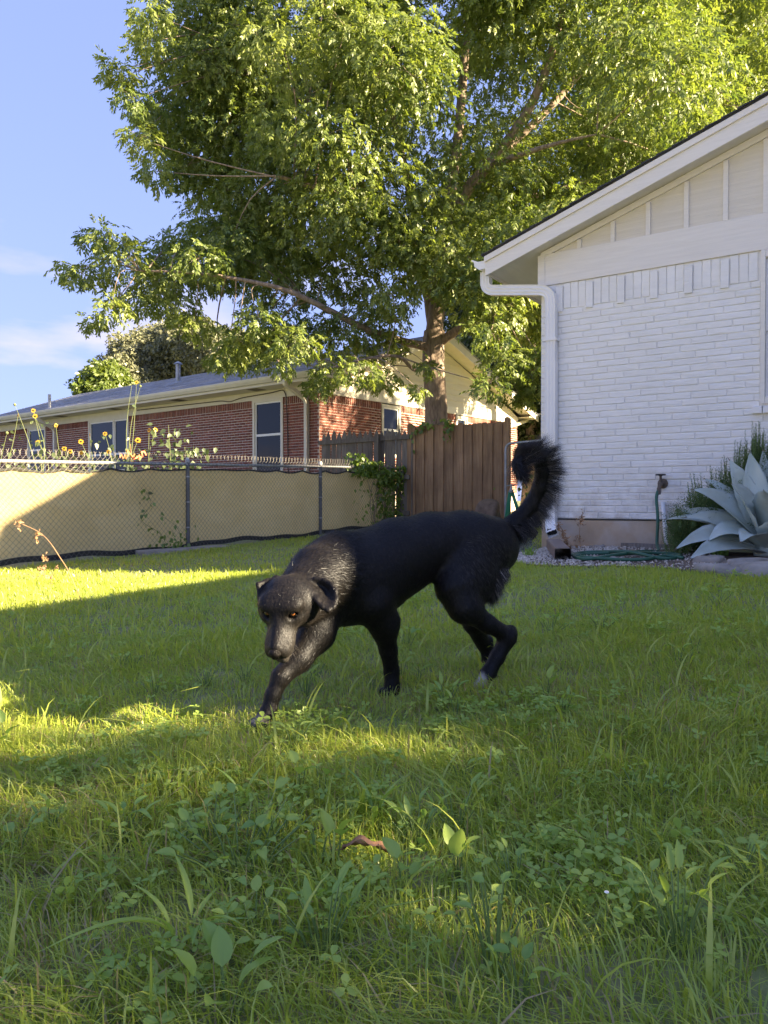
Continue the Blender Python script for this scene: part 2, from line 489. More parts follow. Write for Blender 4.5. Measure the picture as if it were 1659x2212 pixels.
# ------------------------------------------------------------------ bricks
def brick_mesh(name, lx, ly, lz, mat, ch=0.004, jit=0.002):
    """One brick, centred, its face towards -y chamfered and a little uneven."""
    mb = MB()
    x, y, z = lx / 2, ly / 2, lz / 2
    j = lambda: random.uniform(-jit, jit)
    front = [(-x + ch + j(), -y + j(), -z + ch + j()), (x - ch + j(), -y + j(), -z + ch + j()), (x - ch + j(), -y + j(), z - ch + j()), (-x + ch + j(), -y + j(), z - ch + j())]
    rim = [(-x, -y + ch, -z), (x, -y + ch, -z), (x, -y + ch, z), (-x, -y + ch, z)]
    back = [(-x, y, -z), (x, y, -z), (x, y, z), (-x, y, z)]
    c = (j(), -y - abs(j()), j())
    mb.add(front + rim + back + [c],
           [(0, 1, 12), (1, 2, 12), (2, 3, 12), (3, 0, 12), (0, 4, 5, 1), (1, 5, 6, 2), (2, 6, 7, 3), (3, 7, 4, 0),
            (4, 8, 9, 5), (5, 9, 10, 6), (6, 10, 11, 7), (7, 11, 8, 4)])
    return mb.mesh(name, mat)


def put(name, mesh, parent, loc, rot=(0, 0, 0), scale=(1, 1, 1)):
    o = bpy.data.objects.new(name, mesh)
    link(o, parent)
    o.location = loc; o.rotation_euler = rot; o.scale = scale
    return o


def joined_bricks(name, items, size, parent, mat, face):
    """Many bricks as one part. items (x, z, lx, lz) on the wall; face 'y' looks to -y, 'x' looks to -x."""
    lx0, dep, lz0 = size
    it = np.array(items, dtype=float)
    n = len(it)
    pr = RNG.uniform(0.0, 0.006, n)
    V = np.zeros((n, 8, 3))
    hx, hz = it[:, 2] / 2, it[:, 3] / 2
    c = 0.003
    for k, (sx, sz) in enumerate(((-1, -1), (1, -1), (1, 1), (-1, 1))):
        V[:, k, 0] = it[:, 0] + sx * (hx - c); V[:, k, 1] = -pr - 0.004; V[:, k, 2] = it[:, 1] + sz * (hz - c)
        V[:, k + 4, 0] = it[:, 0] + sx * hx; V[:, k + 4, 1] = dep; V[:, k + 4, 2] = it[:, 1] + sz * hz
    if face == 'x':
        W = V.copy()
        W[..., 0] = V[..., 1]; W[..., 1] = V[..., 0]
        V = W
    f = np.array([(0, 1, 2, 3), (0, 4, 5, 1), (1, 5, 6, 2), (2, 6, 7, 3), (3, 7, 4, 0)])
    F = (np.arange(n)[:, None, None] * 8 + f[None]).reshape(-1, 4)
    o = np_mesh(name, V.reshape(-1, 3), F, mat, parent, attrs={'rnd': np.repeat(RNG.random(n), 8)})
    o['kind'] = 'stuff'
    return o


# ------------------------------------------------------------------ white house on the right
HX, HY = 1.69, 8.2
HROT = math.atan2(-0.557, 0.83)
white_house = thing('white_house', 'white painted brick house with cream gable at the right', 'house', (HX, HY, 0), HROT)
SL = 0.332                                     # roof slope
SOF0 = 3.325                                    # soffit height over the corner
zs = lambda u: SOF0 + SL * u if u <= 4.5 else SOF0 + SL * (9.0 - u)
Z_F0, Z_F1, Z_SOLD, Z_FR, Z_FRT = -0.3, 0.475, 2.685, 2.957, 3.29

wall = MB()
W_L, W_R, W_B = 2.135, 3.25, 1.55              # window opening
wall.box(0.0, W_L + 0.03, 0.003, 0.25, Z_F1, Z_FR); wall.box(W_R - 0.03, 9.0, 0.003, 0.25, Z_F1, Z_FR); wall.box(W_L + 0.03, W_R - 0.03, 0.0, 0.25, Z_F1, W_B + 0.02)
wall.box(0.0, 0.25, 0.25, 10.0, Z_F1, 3.25)
wall.box(8.75, 9.0, 0.25, 10.0, Z_F1, 3.25)
wall_o = wall.build('wall', M['white_mortar'], white_house)
fm = MB()
fm.box(0.012, 9.0, -0.012, 0.25, Z_F0, Z_F1 - 0.012)
fm.box(0.012, 0.3, 0.25, 10.0, Z_F0, Z_F1 - 0.012)
fm.build('foundation', M['concrete_tan'], white_house, bevel=0.012)
MB().box(0.0, 9.0, -0.016, 0.2, Z_F1 - 0.012, Z_F1 - 0.002).build('ledge', M['hem_dark'], white_house)

CH, BL = (Z_SOLD - Z_F1) / 34.0, 0.318
variants = [brick_mesh('brick', BL - 0.006, 0.08, CH - 0.006, M['white_brick'], 0.005, 0.0025) for _ in range(6)]
n_br = 0
rest = []
for i in range(34):
    zc = Z_F1 + (i + 0.5) * CH
    off = (0.0, 0.5, 0.22, 0.72)[i % 4] * BL + random.uniform(-0.02, 0.02)
    x = -off
    lim = W_L if zc > W_B - 0.09 else 2.55
    while x < lim - 0.02:
        a, b_ = max(x, 0.003), min(x + BL, lim)
        ln = b_ - a
        if ln > 0.03:
            m = random.choice(variants)
            if n_br < 299:
                put('brick', m, wall_o, ((a + b_) / 2, 0.0365 - random.uniform(0, 0.0025), zc + random.uniform(-0.0015, 0.0015)),
                    (random.uniform(-0.012, 0.012), 0, random.uniform(-0.006, 0.006)), ((ln - 0.006) / (BL - 0.006), 1, 1))
                n_br += 1
            else:
                rest.append((( a + b_) / 2, zc, ln - 0.009, CH - 0.008))
        x += BL
    x = max(lim, W_R if zc > W_B - 0.09 else 2.55)
    while x < 6.0:
        rest.append((x + BL / 2, zc, BL - 0.009, CH - 0.008)); x += BL
joined_bricks('brick_field', rest, (BL, 0.06, CH), wall_o, M['white_brick'], 'y')
sold = [brick_mesh('soldier_brick', 0.074, 0.08, Z_FR - Z_SOLD - 0.006, M['white_brick'], 0.004, 0.003) for _ in range(4)]
k = 0
x = 0.005
while x < W_L - 0.04:
    low = (k % 4 == 2)
    put('soldier_brick', random.choice(sold), wall_o, (x + 0.0405, 0.035 - random.uniform(0, 0.004) - (0.016 if low else 0), (Z_FR + Z_SOLD) / 2 - (0.03 if low else 0)))
    x += 0.081; k += 1

# boards under and in the gable
MB().box(-0.02, 9.0, -0.022, -0.001, Z_FR, Z_FRT).build('frieze_board', M['cream_wood'], white_house, bevel=0.003)
MB().box(-0.028, 0.05, -0.030, -0.0225, Z_FR - 0.004, Z_FRT - 0.004).build('corner_board', M['cream_wood'], white_house)
MB().prism([(0.02, Z_FRT + 0.002), (8.98, Z_FRT + 0.002), (4.5, zs(4.5) - 0.03)], 0.002, 0.05).build('gable_panel', M['cream_panel'], white_house)
for ub in (0.42, 0.77, 1.12, 1.48, 1.83, 2.17, 2.52, 2.87, 3.22, 3.57, 3.92, 4.27, 4.62, 5.0):
    z1 = min(zs(ub - 0.02), zs(ub + 0.025)) - 0.075
    if z1 - Z_FRT < 0.03: z1 = Z_FRT + 0.04
    MB().box(ub - 0.022, ub + 0.023, -0.019, 0.0015, Z_FRT + 0.001, z1).build('batten', M['cream_wood'], white_house, bevel=0.003)
MB().prism([(0.0, zs(0.0) - 0.014), (0.0, zs(0) - 0.075), (4.5, zs(4.5) - 0.075), (4.5, zs(4.5) - 0.002)], -0.026, 0.0015).build('gable_trim', M['cream_wood'], white_house, bevel=0.003)

# roof: soffit, rake board, deck, shingles
E0, OV = -0.52, 0.22
MB().prism([(E0, zs(E0)), (4.5, zs(4.5)), (9.52, zs(9.52)), (9.52, zs(9.52) + 0.02), (4.5, zs(4.5) + 0.02), (E0, zs(E0) + 0.02)], -OV, 10.3).build('soffit', M['cream_wood'], white_house)
MB().prism([(E0 - 0.025, zs(E0 - 0.025) - 0.04), (4.5, zs(4.5) - 0.04), (4.5, zs(4.5) + 0.165), (E0 - 0.025, zs(E0 - 0.025) + 0.165)], -OV - 0.03, -OV - 0.001).build('rake_board', M['cream_wood'], white_house, bevel=0.004)
MB().prism([(9.545, zs(9.545) - 0.04), (4.502, zs(4.5) - 0.04), (4.502, zs(4.5) + 0.165), (9.545, zs(9.545) + 0.165)], -OV - 0.03, -OV - 0.001).build('rake_board', M['cream_wood'], white_house)
MB().prism([(E0 - 0.03, zs(E0 - 0.03) + 0.105), (4.5, zs(4.5) + 0.105), (4.5, zs(4.5) + 0.168), (E0 - 0.03, zs(E0 - 0.03) + 0.168)], -OV - 0.05, -OV - 0.0305).build('rake_moulding', M['cream_wood'], white_house, bevel=0.004)
MB().box(E0 - 0.028, E0 - 0.002, -OV, 10.3, zs(E0) - 0.03, zs(E0) + 0.15).build('eave_board', M['trim_cream'], white_house)
MB().prism([(E0 - 0.04, zs(E0 - 0.04) + 0.17), (4.5, zs(4.5) + 0.17), (9.56, zs(9.56) + 0.17), (9.56, zs(9.56) + 0.185), (4.5, zs(4.5) + 0.185), (E0 - 0.04, zs(E0 - 0.04) + 0.185)], -OV - 0.055, 10.35).build('roof_deck', M['hem_dark'], white_house)
sh = MB()
for i in range(37):                            # courses of shingles on the near slope, each lapping the one below
    u0 = E0 - 0.06 + i * 0.142
    u1 = min(u0 + 0.17, 4.55)
    yj = -OV - 0.062 - random.uniform(0, 0.014)
    sh.prism([(u0, zs(u0) + 0.188), (u1, zs(u1) + 0.182), (u1, zs(u1) + 0.189), (u0, zs(u0) + 0.204)], yj, 10.36)
for i in range(37):
    u0 = 9.58 - i * 0.142
    u1 = max(u0 - 0.17, 4.45)
    sh.prism([(u0, zs(u0) + 0.188), (u1, zs(u1) + 0.182), (u1, zs(u1) + 0.189), (u0, zs(u0) + 0.204)], -OV - 0.065, 10.36)
o = sh.build('shingle', M['shingle_dark'], white_house); o['kind'] = 'stuff'

# gutter and downspout
zt = zs(E0) + 0.155
prof = [(E0 - 0.03, zt), (E0 - 0.03, zt - 0.115), (E0 - 0.105, zt - 0.12), (E0 - 0.165, zt - 0.075), (E0 - 0.17, zt - 0.03), (E0 - 0.20, zt - 0.008), (E0 - 0.20, zt + 0.004), (E0 - 0.185, zt), (E0 - 0.12, zt - 0.03), (E0 - 0.045, zt - 0.03)]
MB().prism(prof, -OV - 0.012, 10.2).build('gutter', M['white_metal'], white_house)


def rect_sweep(pts, w, h, ribs=True):
    pr = []
    if ribs:
        for sx, sy in ((-1, -1), (1, -1), (1, 1), (-1, 1)):
            pass
        n = 7
        xs_ = np.linspace(-w / 2, w / 2, n)
        for i, xx in enumerate(xs_):
            pr.append((xx, -h / 2 + (0.006 if i % 2 == 1 else 0)))
        for i, xx in enumerate(xs_[::-1]):
            pr.append((xx, h / 2 - (0.006 if i % 2 == 1 else 0)))
    else:
        pr = [(-w / 2, -h / 2), (w / 2, -h / 2), (w / 2, h / 2), (-w / 2, h / 2)]
    return pr


def bend(pts, rad=0.08, n=5):
    """Rounds the inner corners of a polyline."""
    pts = [Vector(p) for p in pts]
    out = [pts[0]]
    for a, b_, c in zip(pts, pts[1:], pts[2:]):
        r = min(rad, (a - b_).length * 0.45, (c - b_).length * 0.45)
        p0 = b_ + (a - b_).normalized() * r; p1 = b_ + (c - b_).normalized() * r
        for i in range(n + 1):
            t = i / n
            out.append(p0 * (1 - t) ** 2 + b_ * 2 * t * (1 - t) + p1 * t * t)
    out.append(pts[-1])
    return out


dp = rect_sweep(None, 0.108, 0.08)
ds_top = bend([(E0 - 0.085, -0.10, zt - 0.118), (E0 - 0.085, -0.10, 2.99), (0.14, -0.065, 2.885), (0.14, -0.06, 2.1)], 0.13, 7)
dspout = MB().tube(ds_top, 1.0, prof=dp).build('downspout', M['white_metal'], white_house)
MB().tube([(0.14, -0.06, 2.13), (0.14, -0.06, 0.62)], 1.07, prof=dp).build('downspout_length', M['white_metal'], dspout)
elb = bend([(0.14, -0.06, 0.66), (0.145, -0.065, 0.44), (0.235, -0.26, 0.32)], 0.14, 7)
MB().tube(elb, 1.0, prof=dp, cap=False).build('outlet_elbow', M['white_metal'], dspout)
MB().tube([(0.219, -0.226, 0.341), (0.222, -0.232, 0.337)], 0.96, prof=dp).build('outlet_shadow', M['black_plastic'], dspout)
for zz in (2.35, 1.0):
    MB().box(0.068, 0.212, -0.112, -0.108 + 0.1, zz, zz + 0.025).build('strap', M['white_metal'], dspout)

# window at the right edge
win = MB()
win.box(W_L, W_L + 0.04, -0.03, 0.08, W_B, Z_FR - 0.002)
win.box(W_R - 0.06, W_R, -0.03, 0.08, W_B, Z_FR - 0.002)
win.box(W_L + 0.0405, W_R - 0.0605, -0.028, 0.08, Z_FR - 0.07, Z_FR - 0.003)
win.box(W_L + 0.0405, W_R - 0.0605, -0.028, 0.08, W_B, W_B + 0.06)
win_o = win.build('window', M['cream_wood'], white_house, bevel=0.004)
sash = MB()
zm = 2.24
for z0, z1, yy in ((W_B + 0.061, zm + 0.02, 0.03), (zm - 0.02, Z_FR - 0.071, 0.012)):
    sash.box(W_L + 0.041, W_L + 0.068, yy, yy + 0.017, z0, z1); sash.box(W_R - 0.10, W_R - 0.061, yy, yy + 0.017, z0, z1)
    sash.box(W_L + 0.0685, W_R - 0.1005, yy, yy + 0.017, z0, z0 + 0.045); sash.box(W_L + 0.0685, W_R - 0.1005, yy, yy + 0.017, z1 - 0.04, z1)
sash.build('sash', M['white_metal'], win_o)
MB().box(W_L + 0.05, W_R - 0.09, 0.05, 0.056, W_B + 0.06, Z_FR - 0.07).build('pane', M['glass'], win_o)
sl = MB()
for i in range(14):
    xx = W_L - 0.06 + i * 0.088
    sl.prism_x([(-0.055, W_B - 0.085), (-0.055, W_B - 0.028), (0.05, W_B - 0.002), (0.05, W_B - 0.085)], xx, xx + 0.08)
sl.build('sill', M['white_brick'], win_o)
# the wall behind the window opening stands back: a dark room box is not needed, the pane is opaque

# added wing, unseen to the right, shaped to shade the middle lawn
wg = MB()
wg.box(5.4, 5.6, -3.7, -0.001, -0.3, 3.0); wg.box(5.6, 9.4, -3.7, -3.5, -0.3, 3.0); wg.box(9.2, 9.4, -3.5, -0.001, -0.3, 3.0)
wg.build('shade_wing_wall', M['white_brick'], white_house)
wr = MB()
wr.prism([(5.0, 2.98), (7.4, 3.78), (9.8, 2.98), (9.8, 3.12), (7.4, 3.92), (5.0, 3.12)], -4.0, -0.52)
wr.prism([(5.6, 3.0), (7.4, 3.6), (9.2, 3.0)], -3.8, -3.72)
wr.build('shade_wing_roof', M['shingle_dark'], white_house)

# ------------------------------------------------------------------ red brick house behind the fence
RX, RY = -1.444, 17.0
RROT = math.atan2(0.779, 0.627)
red_house = thing('red_brick_house', 'red brick bungalow with grey shingle roof and cream siding behind the fence', 'house', (RX, RY, 0), RROT)
RB, RT = 0.0, 3.08                             # brick from the ground to the frieze
GW, LW = 9.0, 17.5                             # gable width, length of the long wall
RS = 0.35
rz = lambda x: 3.33 + RS * (x if x <= 4.5 else 9.0 - x)    # underside of the roof
rw = MB()
WIN_L = [(1.15, 2.2, 1.15), (7.47, 9.6, 1.5), (12.2, 13.4, 1.5)]      # openings in the long wall (from, to, sill)
WIN_G = [(2.2, 2.96, 1.75), (5.5, 6.1, 2.3)]                           # openings in the gable wall
for face, length, wins in (('x', LW, WIN_L), ('y', GW, WIN_G)):
    a0 = 0.0 if face == 'y' else 0.2
    for w0, w1, wb in wins + [(length, length, 0)]:
        for s0, s1, q1 in ((a0, w0 + 0.03, RT), (w0 + 0.03, w1 - 0.03, wb + 0.02)):
            if s1 <= s0: continue
            if face == 'y': rw.box(s0, min(s1, length), 0, 0.2, RB - 0.3, q1)
            else: rw.box(0, 0.2, s0, min(s1, length), RB - 0.3, q1)
        a0 = w1 - 0.03
rw.box(GW - 0.2, GW, 0.2, LW, RB - 0.3, RT); rw.box(0, GW, LW, LW + 0.2, RB - 0.3, RT)
rwall = rw.build('wall', M['mortar_pink'], red_house)
rc, rl, so = 0.0640, 0.203, 0.185
cand = []
for face, length, wins in (('x', LW, WIN_L), ('y', GW, WIN_G)):
    nrow = int((RT - so - RB) / rc)
    for i in range(nrow):
        zc = RT - so - (i + 0.5) * rc
        x = -(0.0 if i % 2 else 0.5) * rl + (0.0 if face == 'y' else 0.05)
        while x < length:
            a, b_ = max(x, 0.002), min(x + rl, length)
            for w0, w1, wb in wins:
                if zc > wb - 0.03:
                    if a < w0 < b_: b_ = w0
                    if a < w1 < b_: a = w1
                    if a >= w0 and b_ <= w1: b_ = a
            if b_ - a > 0.03:
                cand.append((face, (a + b_) / 2, zc, b_ - a - 0.012, rc - 0.013))
            x += rl
    x = 0.005
    while x < length - 0.06:
        if not any(w0 - 0.02 < x < w1 for w0, w1, wb in wins):
            cand.append((face, x + 0.034, RT - so / 2, 0.054, so - 0.012))
        x += 0.068
dist = lambda c: (c[1] + (0 if c[2] > 1.62 else 100) + (0.0 if c[0] == 'y' else 0.35) + (3 if c[3] < 0.06 else 0))
cand.sort(key=dist)
rb_var = [brick_mesh('brick', rl - 0.012, 0.05, rc - 0.013, M['red_brick'], 0.003, 0.002) for _ in range(4)]
for c in cand[:298]:
    loc = (c[1], 0.015, c[2]) if c[0] == 'y' else (0.015, c[1], c[2])
    rot = (0, 0, 0) if c[0] == 'y' else (0, 0, -math.pi / 2)
    put('brick', random.choice(rb_var), rwall, loc, rot, (c[3] / (rl - 0.012), 1, c[4] / (rc - 0.013)))
for face in ('x', 'y'):
    items = [(c[1], c[2], c[3], c[4]) for c in cand[298:] if c[0] == face and c[2] > 0.9]
    joined_bricks('brick_field', items, (rl, 0.03, rc), rwall, M['red_brick_far'], face)

# frieze, soffit, eave board and gutter along the long wall
MB().box(-0.03, -0.002, 0.0, LW + 0.2, RT - 0.004, RT + 0.19).build('frieze_board', M['trim_cream'], red_house)
MB().box(0.001, GW, -0.03, -0.002, RT - 0.004, RT + 0.19).build('frieze_board', M['trim_cream'], red_house)
RE, RO = -0.55, 0.42
sof = MB()
sof.box(RE, 0.0, -RO, LW + 0.5, 3.275, 3.29); sof.box(GW, GW + 0.55, -RO, LW + 0.5, 3.275, 3.29)
sof.prism([(RE, rz(RE) + 0.11), (4.5, rz(4.5) + 0.0), (GW + 0.55, rz(GW + 0.55) + 0.11), (GW + 0.55, rz(GW + 0.55) + 0.125), (4.5, rz(4.5) + 0.015), (RE, rz(RE) + 0.125)], -RO, 0.0)
sof.build('soffit', M['trim_cream'], red_house)
for i in range(28):
    yy = 0.4 + i * 0.6
    if i % 5 == 2:
        MB().box(RE + 0.12, -0.12, yy, yy + 0.35, 3.268, 3.2745).build('soffit_vent', M['old_wood'], red_house)
MB().box(RE - 0.03, RE, -RO, LW + 0.5, 3.262, 3.43).build('eave_board', M['trim_cream'], red_house)
for x0, x1 in ((RE - 0.03, 4.5), (GW + 0.58, 4.501)):
    MB().prism([(x0, rz(x0) + 0.04), (x1, rz(4.5) - 0.02), (x1, rz(4.5) + 0.2), (x0, rz(x0) + 0.2)], -RO - 0.03, -RO - 0.001).build('rake_board', M['trim_cream'], red_house)
g2 = 3.44
prof = [(RE - 0.032, g2), (RE - 0.032, g2 - 0.11), (RE - 0.09, g2 - 0.115), (RE - 0.135, g2 - 0.05), (RE - 0.15, g2 - 0.006), (RE - 0.15, g2 + 0.008), (RE - 0.13, g2), (RE - 0.12, g2 - 0.02), (RE - 0.045, g2 - 0.02)]
MB().prism(prof, -RO - 0.02, LW + 0.45).build('gutter', M['trim_cream'], red_house)
q = [(9.0 - x, z) for x, z in prof]
MB().prism(q, -RO - 0.02, LW + 0.45).build('gutter', M['trim_cream'], red_house)
for yy in (0.33, 11.5):
    pth = bend([(RE - 0.09, yy + 0.1, g2 - 0.11), (RE - 0.09, yy + 0.1, g2 - 0.2), (-0.07, yy, g2 - 0.5), (-0.07, yy, 0.1)], 0.12, 5)
    MB().tube(pth, 1.0, prof=[(-0.05, -0.04), (0.05, -0.04), (0.05, 0.04), (-0.05, 0.04)]).build('downspout', M['trim_cream'], red_house)
pth = bend([(GW + 0.64, 0.0, g2 - 0.11), (GW + 0.6, -0.02, g2 - 0.2), (GW - 0.7, -0.07, g2 - 0.5), (GW - 0.75, -0.07, 0.1)], 0.12, 5)
MB().tube(pth, 1.0, prof=[(-0.05, -0.04), (0.05, -0.04), (0.05, 0.04), (-0.05, 0.04)]).build('downspout', M['trim_cream'], red_house)

# roof with lapped shingle courses
deck = MB().prism([(RE - 0.05, rz(RE - 0.05) + 0.2), (4.5, rz(4.5) + 0.2), (GW + 0.6, rz(GW + 0.6) + 0.2), (GW + 0.6, rz(GW + 0.6) + 0.22), (4.5, rz(4.5) + 0.22), (RE - 0.05, rz(RE - 0.05) + 0.22)], -RO - 0.04, LW + 0.5)
roof = deck.build('roof', M['shingle_grey'], red_house)
sh = MB()
for i in range(37):
    u0 = RE - 0.08 + i * 0.14
    u1 = min(u0 + 0.17, 4.52)
    y = -RO - 0.06
    while y < LW + 0.5:
        w = random.uniform(0.28, 0.36) * 2
        t = random.uniform(0.0, 0.006)
        sh.prism([(u0 + random.uniform(-0.01, 0.01), rz(u0) + 0.224), (u1, rz(u1) + 0.2215), (u1, rz(u1) + 0.226), (u0, rz(u0) + 0.236 + t)], y, min(y + w - 0.006, LW + 0.52))
        y += w
for i in range(37):
    u0 = GW + 0.63 - i * 0.14
    u1 = max(u0 - 0.17, 4.48)
    sh.prism([(u0, rz(u0) + 0.224), (u1, rz(u1) + 0.2215), (u1, rz(u1) + 0.226), (u0, rz(u0) + 0.238)], -RO - 0.06, LW + 0.52)
o = sh.build('shingle', M['shingle_grey'], roof); o['kind'] = 'stuff'
for (xx, yy, r, h) in ((2.5, 8.6, 0.075, 0.62), (0.75, 13.4, 0.05, 0.5), (3.2, 3.9, 0.06, 0.3)):
    zz = rz(xx) + 0.2
    vp = MB().lathe([(r * 1.7, 0.0), (r * 1.25, 0.06), (r, 0.08), (r, h)], (xx, yy, zz), 14)
    v_o = vp.build('vent_pipe', M['galvanised'], roof, smooth=False)
    if r > 0.07:
        MB().lathe([(0.15, 0.0), (0.05, 0.07), (0.01, 0.09)], (xx, yy, zz + h + 0.005), 14).build('vent_cap', M['galvanised'], roof)
tb = MB().lathe([(0.16, 0.0), (0.15, 0.26)], (3.6, 5.9, rz(3.6) + 0.2), 16)
for k in range(22):                            # ball of curved vanes
    a = 2 * math.pi * k / 22
    prev = None
    pts = []
    for j in range(7):
        ph = -1.1 + 2.2 * j / 6
        rr = 0.24 * math.cos(ph) + 0.03
        aa = a + 0.25 * math.sin(ph)
        pts.append((3.6 + rr * math.cos(aa), 5.9 + rr * math.sin(aa), rz(3.6) + 0.2 + 0.45 + 0.21 * math.sin(ph)))
    tb.tube(pts, 1.0, prof=[(-0.022, -0.003), (0.022, -0.003), (0.022, 0.003), (-0.022, 0.003)])
tb.lathe([(0.13, 0.0), (0.1, 0.04), (0.02, 0.06)], (3.6, 5.9, rz(3.6) + 0.83), 16)
tb.build('turbine_vent', M['galvanised'], roof)

# siding of the gable, plank by plank
pz = RT + 0.19
while pz < rz(4.5) - 0.1:
    z1 = pz + 0.17
    xl = max(0.0, (pz - 3.33) / RS + 0.04); xt = max(0.0, (z1 - 3.33) / RS + 0.04)
    poly = [(xl, pz), (GW - xl, pz), (GW - xt, z1), (xt, z1)] if xt < 4.5 else [(xl, pz), (GW - xl, pz), (4.5, rz(4.5))]
    n = len(poly)
    mbp = MB()
    vs = [(x, -0.034 + 0.024 * (0 if i < 2 else 1), z) for i, (x, z) in enumerate(poly)] + [(x, 0.1, z) for x, z in poly]
    mbp.add(vs, [tuple(range(n)), tuple(range(2 * n - 1, n - 1, -1))] + [(i, i + n, (i + 1) % n + n, (i + 1) % n) for i in range(n)])
    mbp.build('siding_plank', M['siding'], red_house)
    pz += 0.165


def wall_window(face, a, b_, z0, z1, split=None, rail=None):
    """Window set 6 cm into the wall; face 'x' long wall, 'y' gable wall."""
    def bx(mb, s0, s1, q0, q1, d0, d1):
        if face == 'x': mb.box(d0, d1, s0, s1, q0, q1)
        else: mb.box(s0, s1, d0, d1, q0, q1)
    fr = MB(); t = 0.07
    bx(fr, a, a + t, z0, z1, -0.025, 0.1); bx(fr, b_ - t, b_, z0, z1, -0.025, 0.1)
    bx(fr, a + t, b_ - t, z1 - t, z1 - 0.002, -0.022, 0.1); bx(fr, a + t, b_ - t, z0, z0 + t, -0.022, 0.1)
    f_o = fr.build('window', M['trim_cream'], red_house)
    sp = [a + t, b_ - t] if split is None else [a + t, split - 0.03, split + 0.03, b_ - t]
    if split is not None:
        mm = MB(); bx(mm, split - 0.03, split + 0.03, z0 + t, z1 - t, -0.015, 0.09); mm.build('mullion', M['trim_cream'], f_o)
    for s0, s1 in zip(sp[0::2], sp[1::2]):
        sm = MB()
        bx(sm, s0, s0 + 0.04, z0 + t, z1 - t, 0.005, 0.04); bx(sm, s1 - 0.04, s1, z0 + t, z1 - t, 0.005, 0.04)
        bx(sm, s0 + 0.04, s1 - 0.04, z1 - t - 0.04, z1 - t, 0.006, 0.04)
        if rail: bx(sm, s0 + 0.04, s1 - 0.04, rail, rail + 0.055, 0.004, 0.045)
        sm.build('sash', M['white_metal'], f_o)
        pn = MB(); bx(pn, s0 + 0.03, s1 - 0.03, z0 + t, z1 - t, 0.022, 0.028); pn.build('pane', M['glass'], f_o)


wall_window('x', *WIN_L[0][:2], WIN_L[0][2], RT, None, 2.2)
wall_window('x', *WIN_L[1][:2], WIN_L[1][2], RT, 8.25, 2.0)
wall_window('x', *WIN_L[2][:2], WIN_L[2][2], RT, None, 2.3)
wall_window('y', *WIN_G[0][:2], WIN_G[0][2], RT - 0.03, None, 2.4)
wall_window('y', *WIN_G[1][:2], WIN_G[1][2], RT - 0.03)
cab = [(-0.05, 7.0, 3.2), (-0.05, 4.4, 3.17), (-0.05, 3.3, 3.16), (-0.06, 3.0, 3.1), (-0.05, 2.6, 3.17), (-0.05, 1.5, 3.2), (-0.05, 1.1, 3.24), (-0.06, 1.0, 3.1), (-0.035, 0.98, 2.4), (-0.035, 0.96, 1.2)]
MB().tube(bend(cab, 0.15, 4), 0.011, 6).build('cable', M['cable'], red_house)

# ------------------------------------------------------------------ chain-link fence along the left
FX, FY = -4.18, 8.28
FROT = math.atan2(0.833, 0.553)
fdir = Vector((0.553, 0.833, 0)); fdir.normalize()
fnor = Vector((-fdir.y, fdir.x, 0))            # to the neighbour's side
S0, S1 = -3.3, 8.35
fg = lambda s: float(g(FX + fdir.x * s, FY + fdir.y * s))
ft = lambda s: fg(s) + 1.215
chain_fence = thing('chain_link_fence', 'galvanised chain-link fence with bare top rail along the left of the lawn', 'fence', (FX, FY, 0), FROT)
for s in (-0.28, 2.66, 5.6, 8.3):
    pb = MB().tube([(s, 0.0, fg(s) - 0.2), (s, 0.0, ft(s) + 0.0)], 0.029, 12)
    p_o = pb.build('post', M['post_grey'], chain_fence, smooth=False)
    MB().lathe([(0.034, -0.01), (0.034, 0.02), (0.026, 0.045), (0.01, 0.06)], (s, 0, ft(s)), 12).build('post_cap', M['galvanised'], p_o)
    for zz in (0.3, 0.65, 1.0):
        MB().tube([(s - 0.0, 0.0, fg(s) + zz), (s, 0.0, fg(s) + zz + 0.02)], 0.034, 12).build('tie_band', M['galvanised'], p_o)
MB().tube([(S0, 0, ft(S0) - 0.035), (S1, 0, ft(S1) - 0.035)], 0.021, 10).build('top_rail', M['galvanised'], chain_fence)
wm = MB()
tri = [(-0.0015, -0.0010), (0.0015, -0.0010), (0, 0.0017)]
pit = 0.072
n = int((S1 - S0) / pit)
Hh = 1.22
for i in range(-int(Hh / pit) - 1, n + 1):
    for sgn in (1, -1):
        s = S0 + i * pit
        a0, a1 = (s, s + Hh) if sgn > 0 else (s + Hh, s)
        t0, t1 = 0.0, 1.0
        lo, hi = min(a0, a1), max(a0, a1)
        if lo < S0 or hi > S1:
            f = lambda a: (a - a0) / (a1 - a0)
            ts = sorted((f(max(lo, S0)), f(min(hi, S1))))
            t0, t1 = max(0, ts[0]), min(1, ts[1])
            if t1 - t0 < 0.02: continue
        pts = []
        k = max(2, int((t1 - t0) * 5) + 1)
        for j in range(k):
            t = t0 + (t1 - t0) * j / (k - 1)
            ss = a0 + (a1 - a0) * t
            belly = 0.022 * math.sin(ss * 2.13 + 1) * math.sin(math.pi * t)
            pts.append((ss + 0.012 * math.sin(ss * 3 + t * 4), -0.024 + 0.0025 * sgn + belly * 0.4, fg(ss) + 0.03 + t * Hh))
        wm.tube(pts, 1.0, prof=tri, cap=False)
        if t1 > 0.99:                          # twisted ends that stick up over the rail
            e = Vector(pts[-1])
            wm.tube([e, e + Vector((0.012 * sgn, 0, 0.025)), e + Vector((-0.002 * sgn, 0, 0.045)), e + Vector((0.012 * -sgn, 0, 0.066 + random.uniform(-0.008, 0.01)))], 1.5, prof=tri, cap=False)
o = wm.build('chain_mesh', M['wire'], chain_fence); o['kind'] = 'stuff'

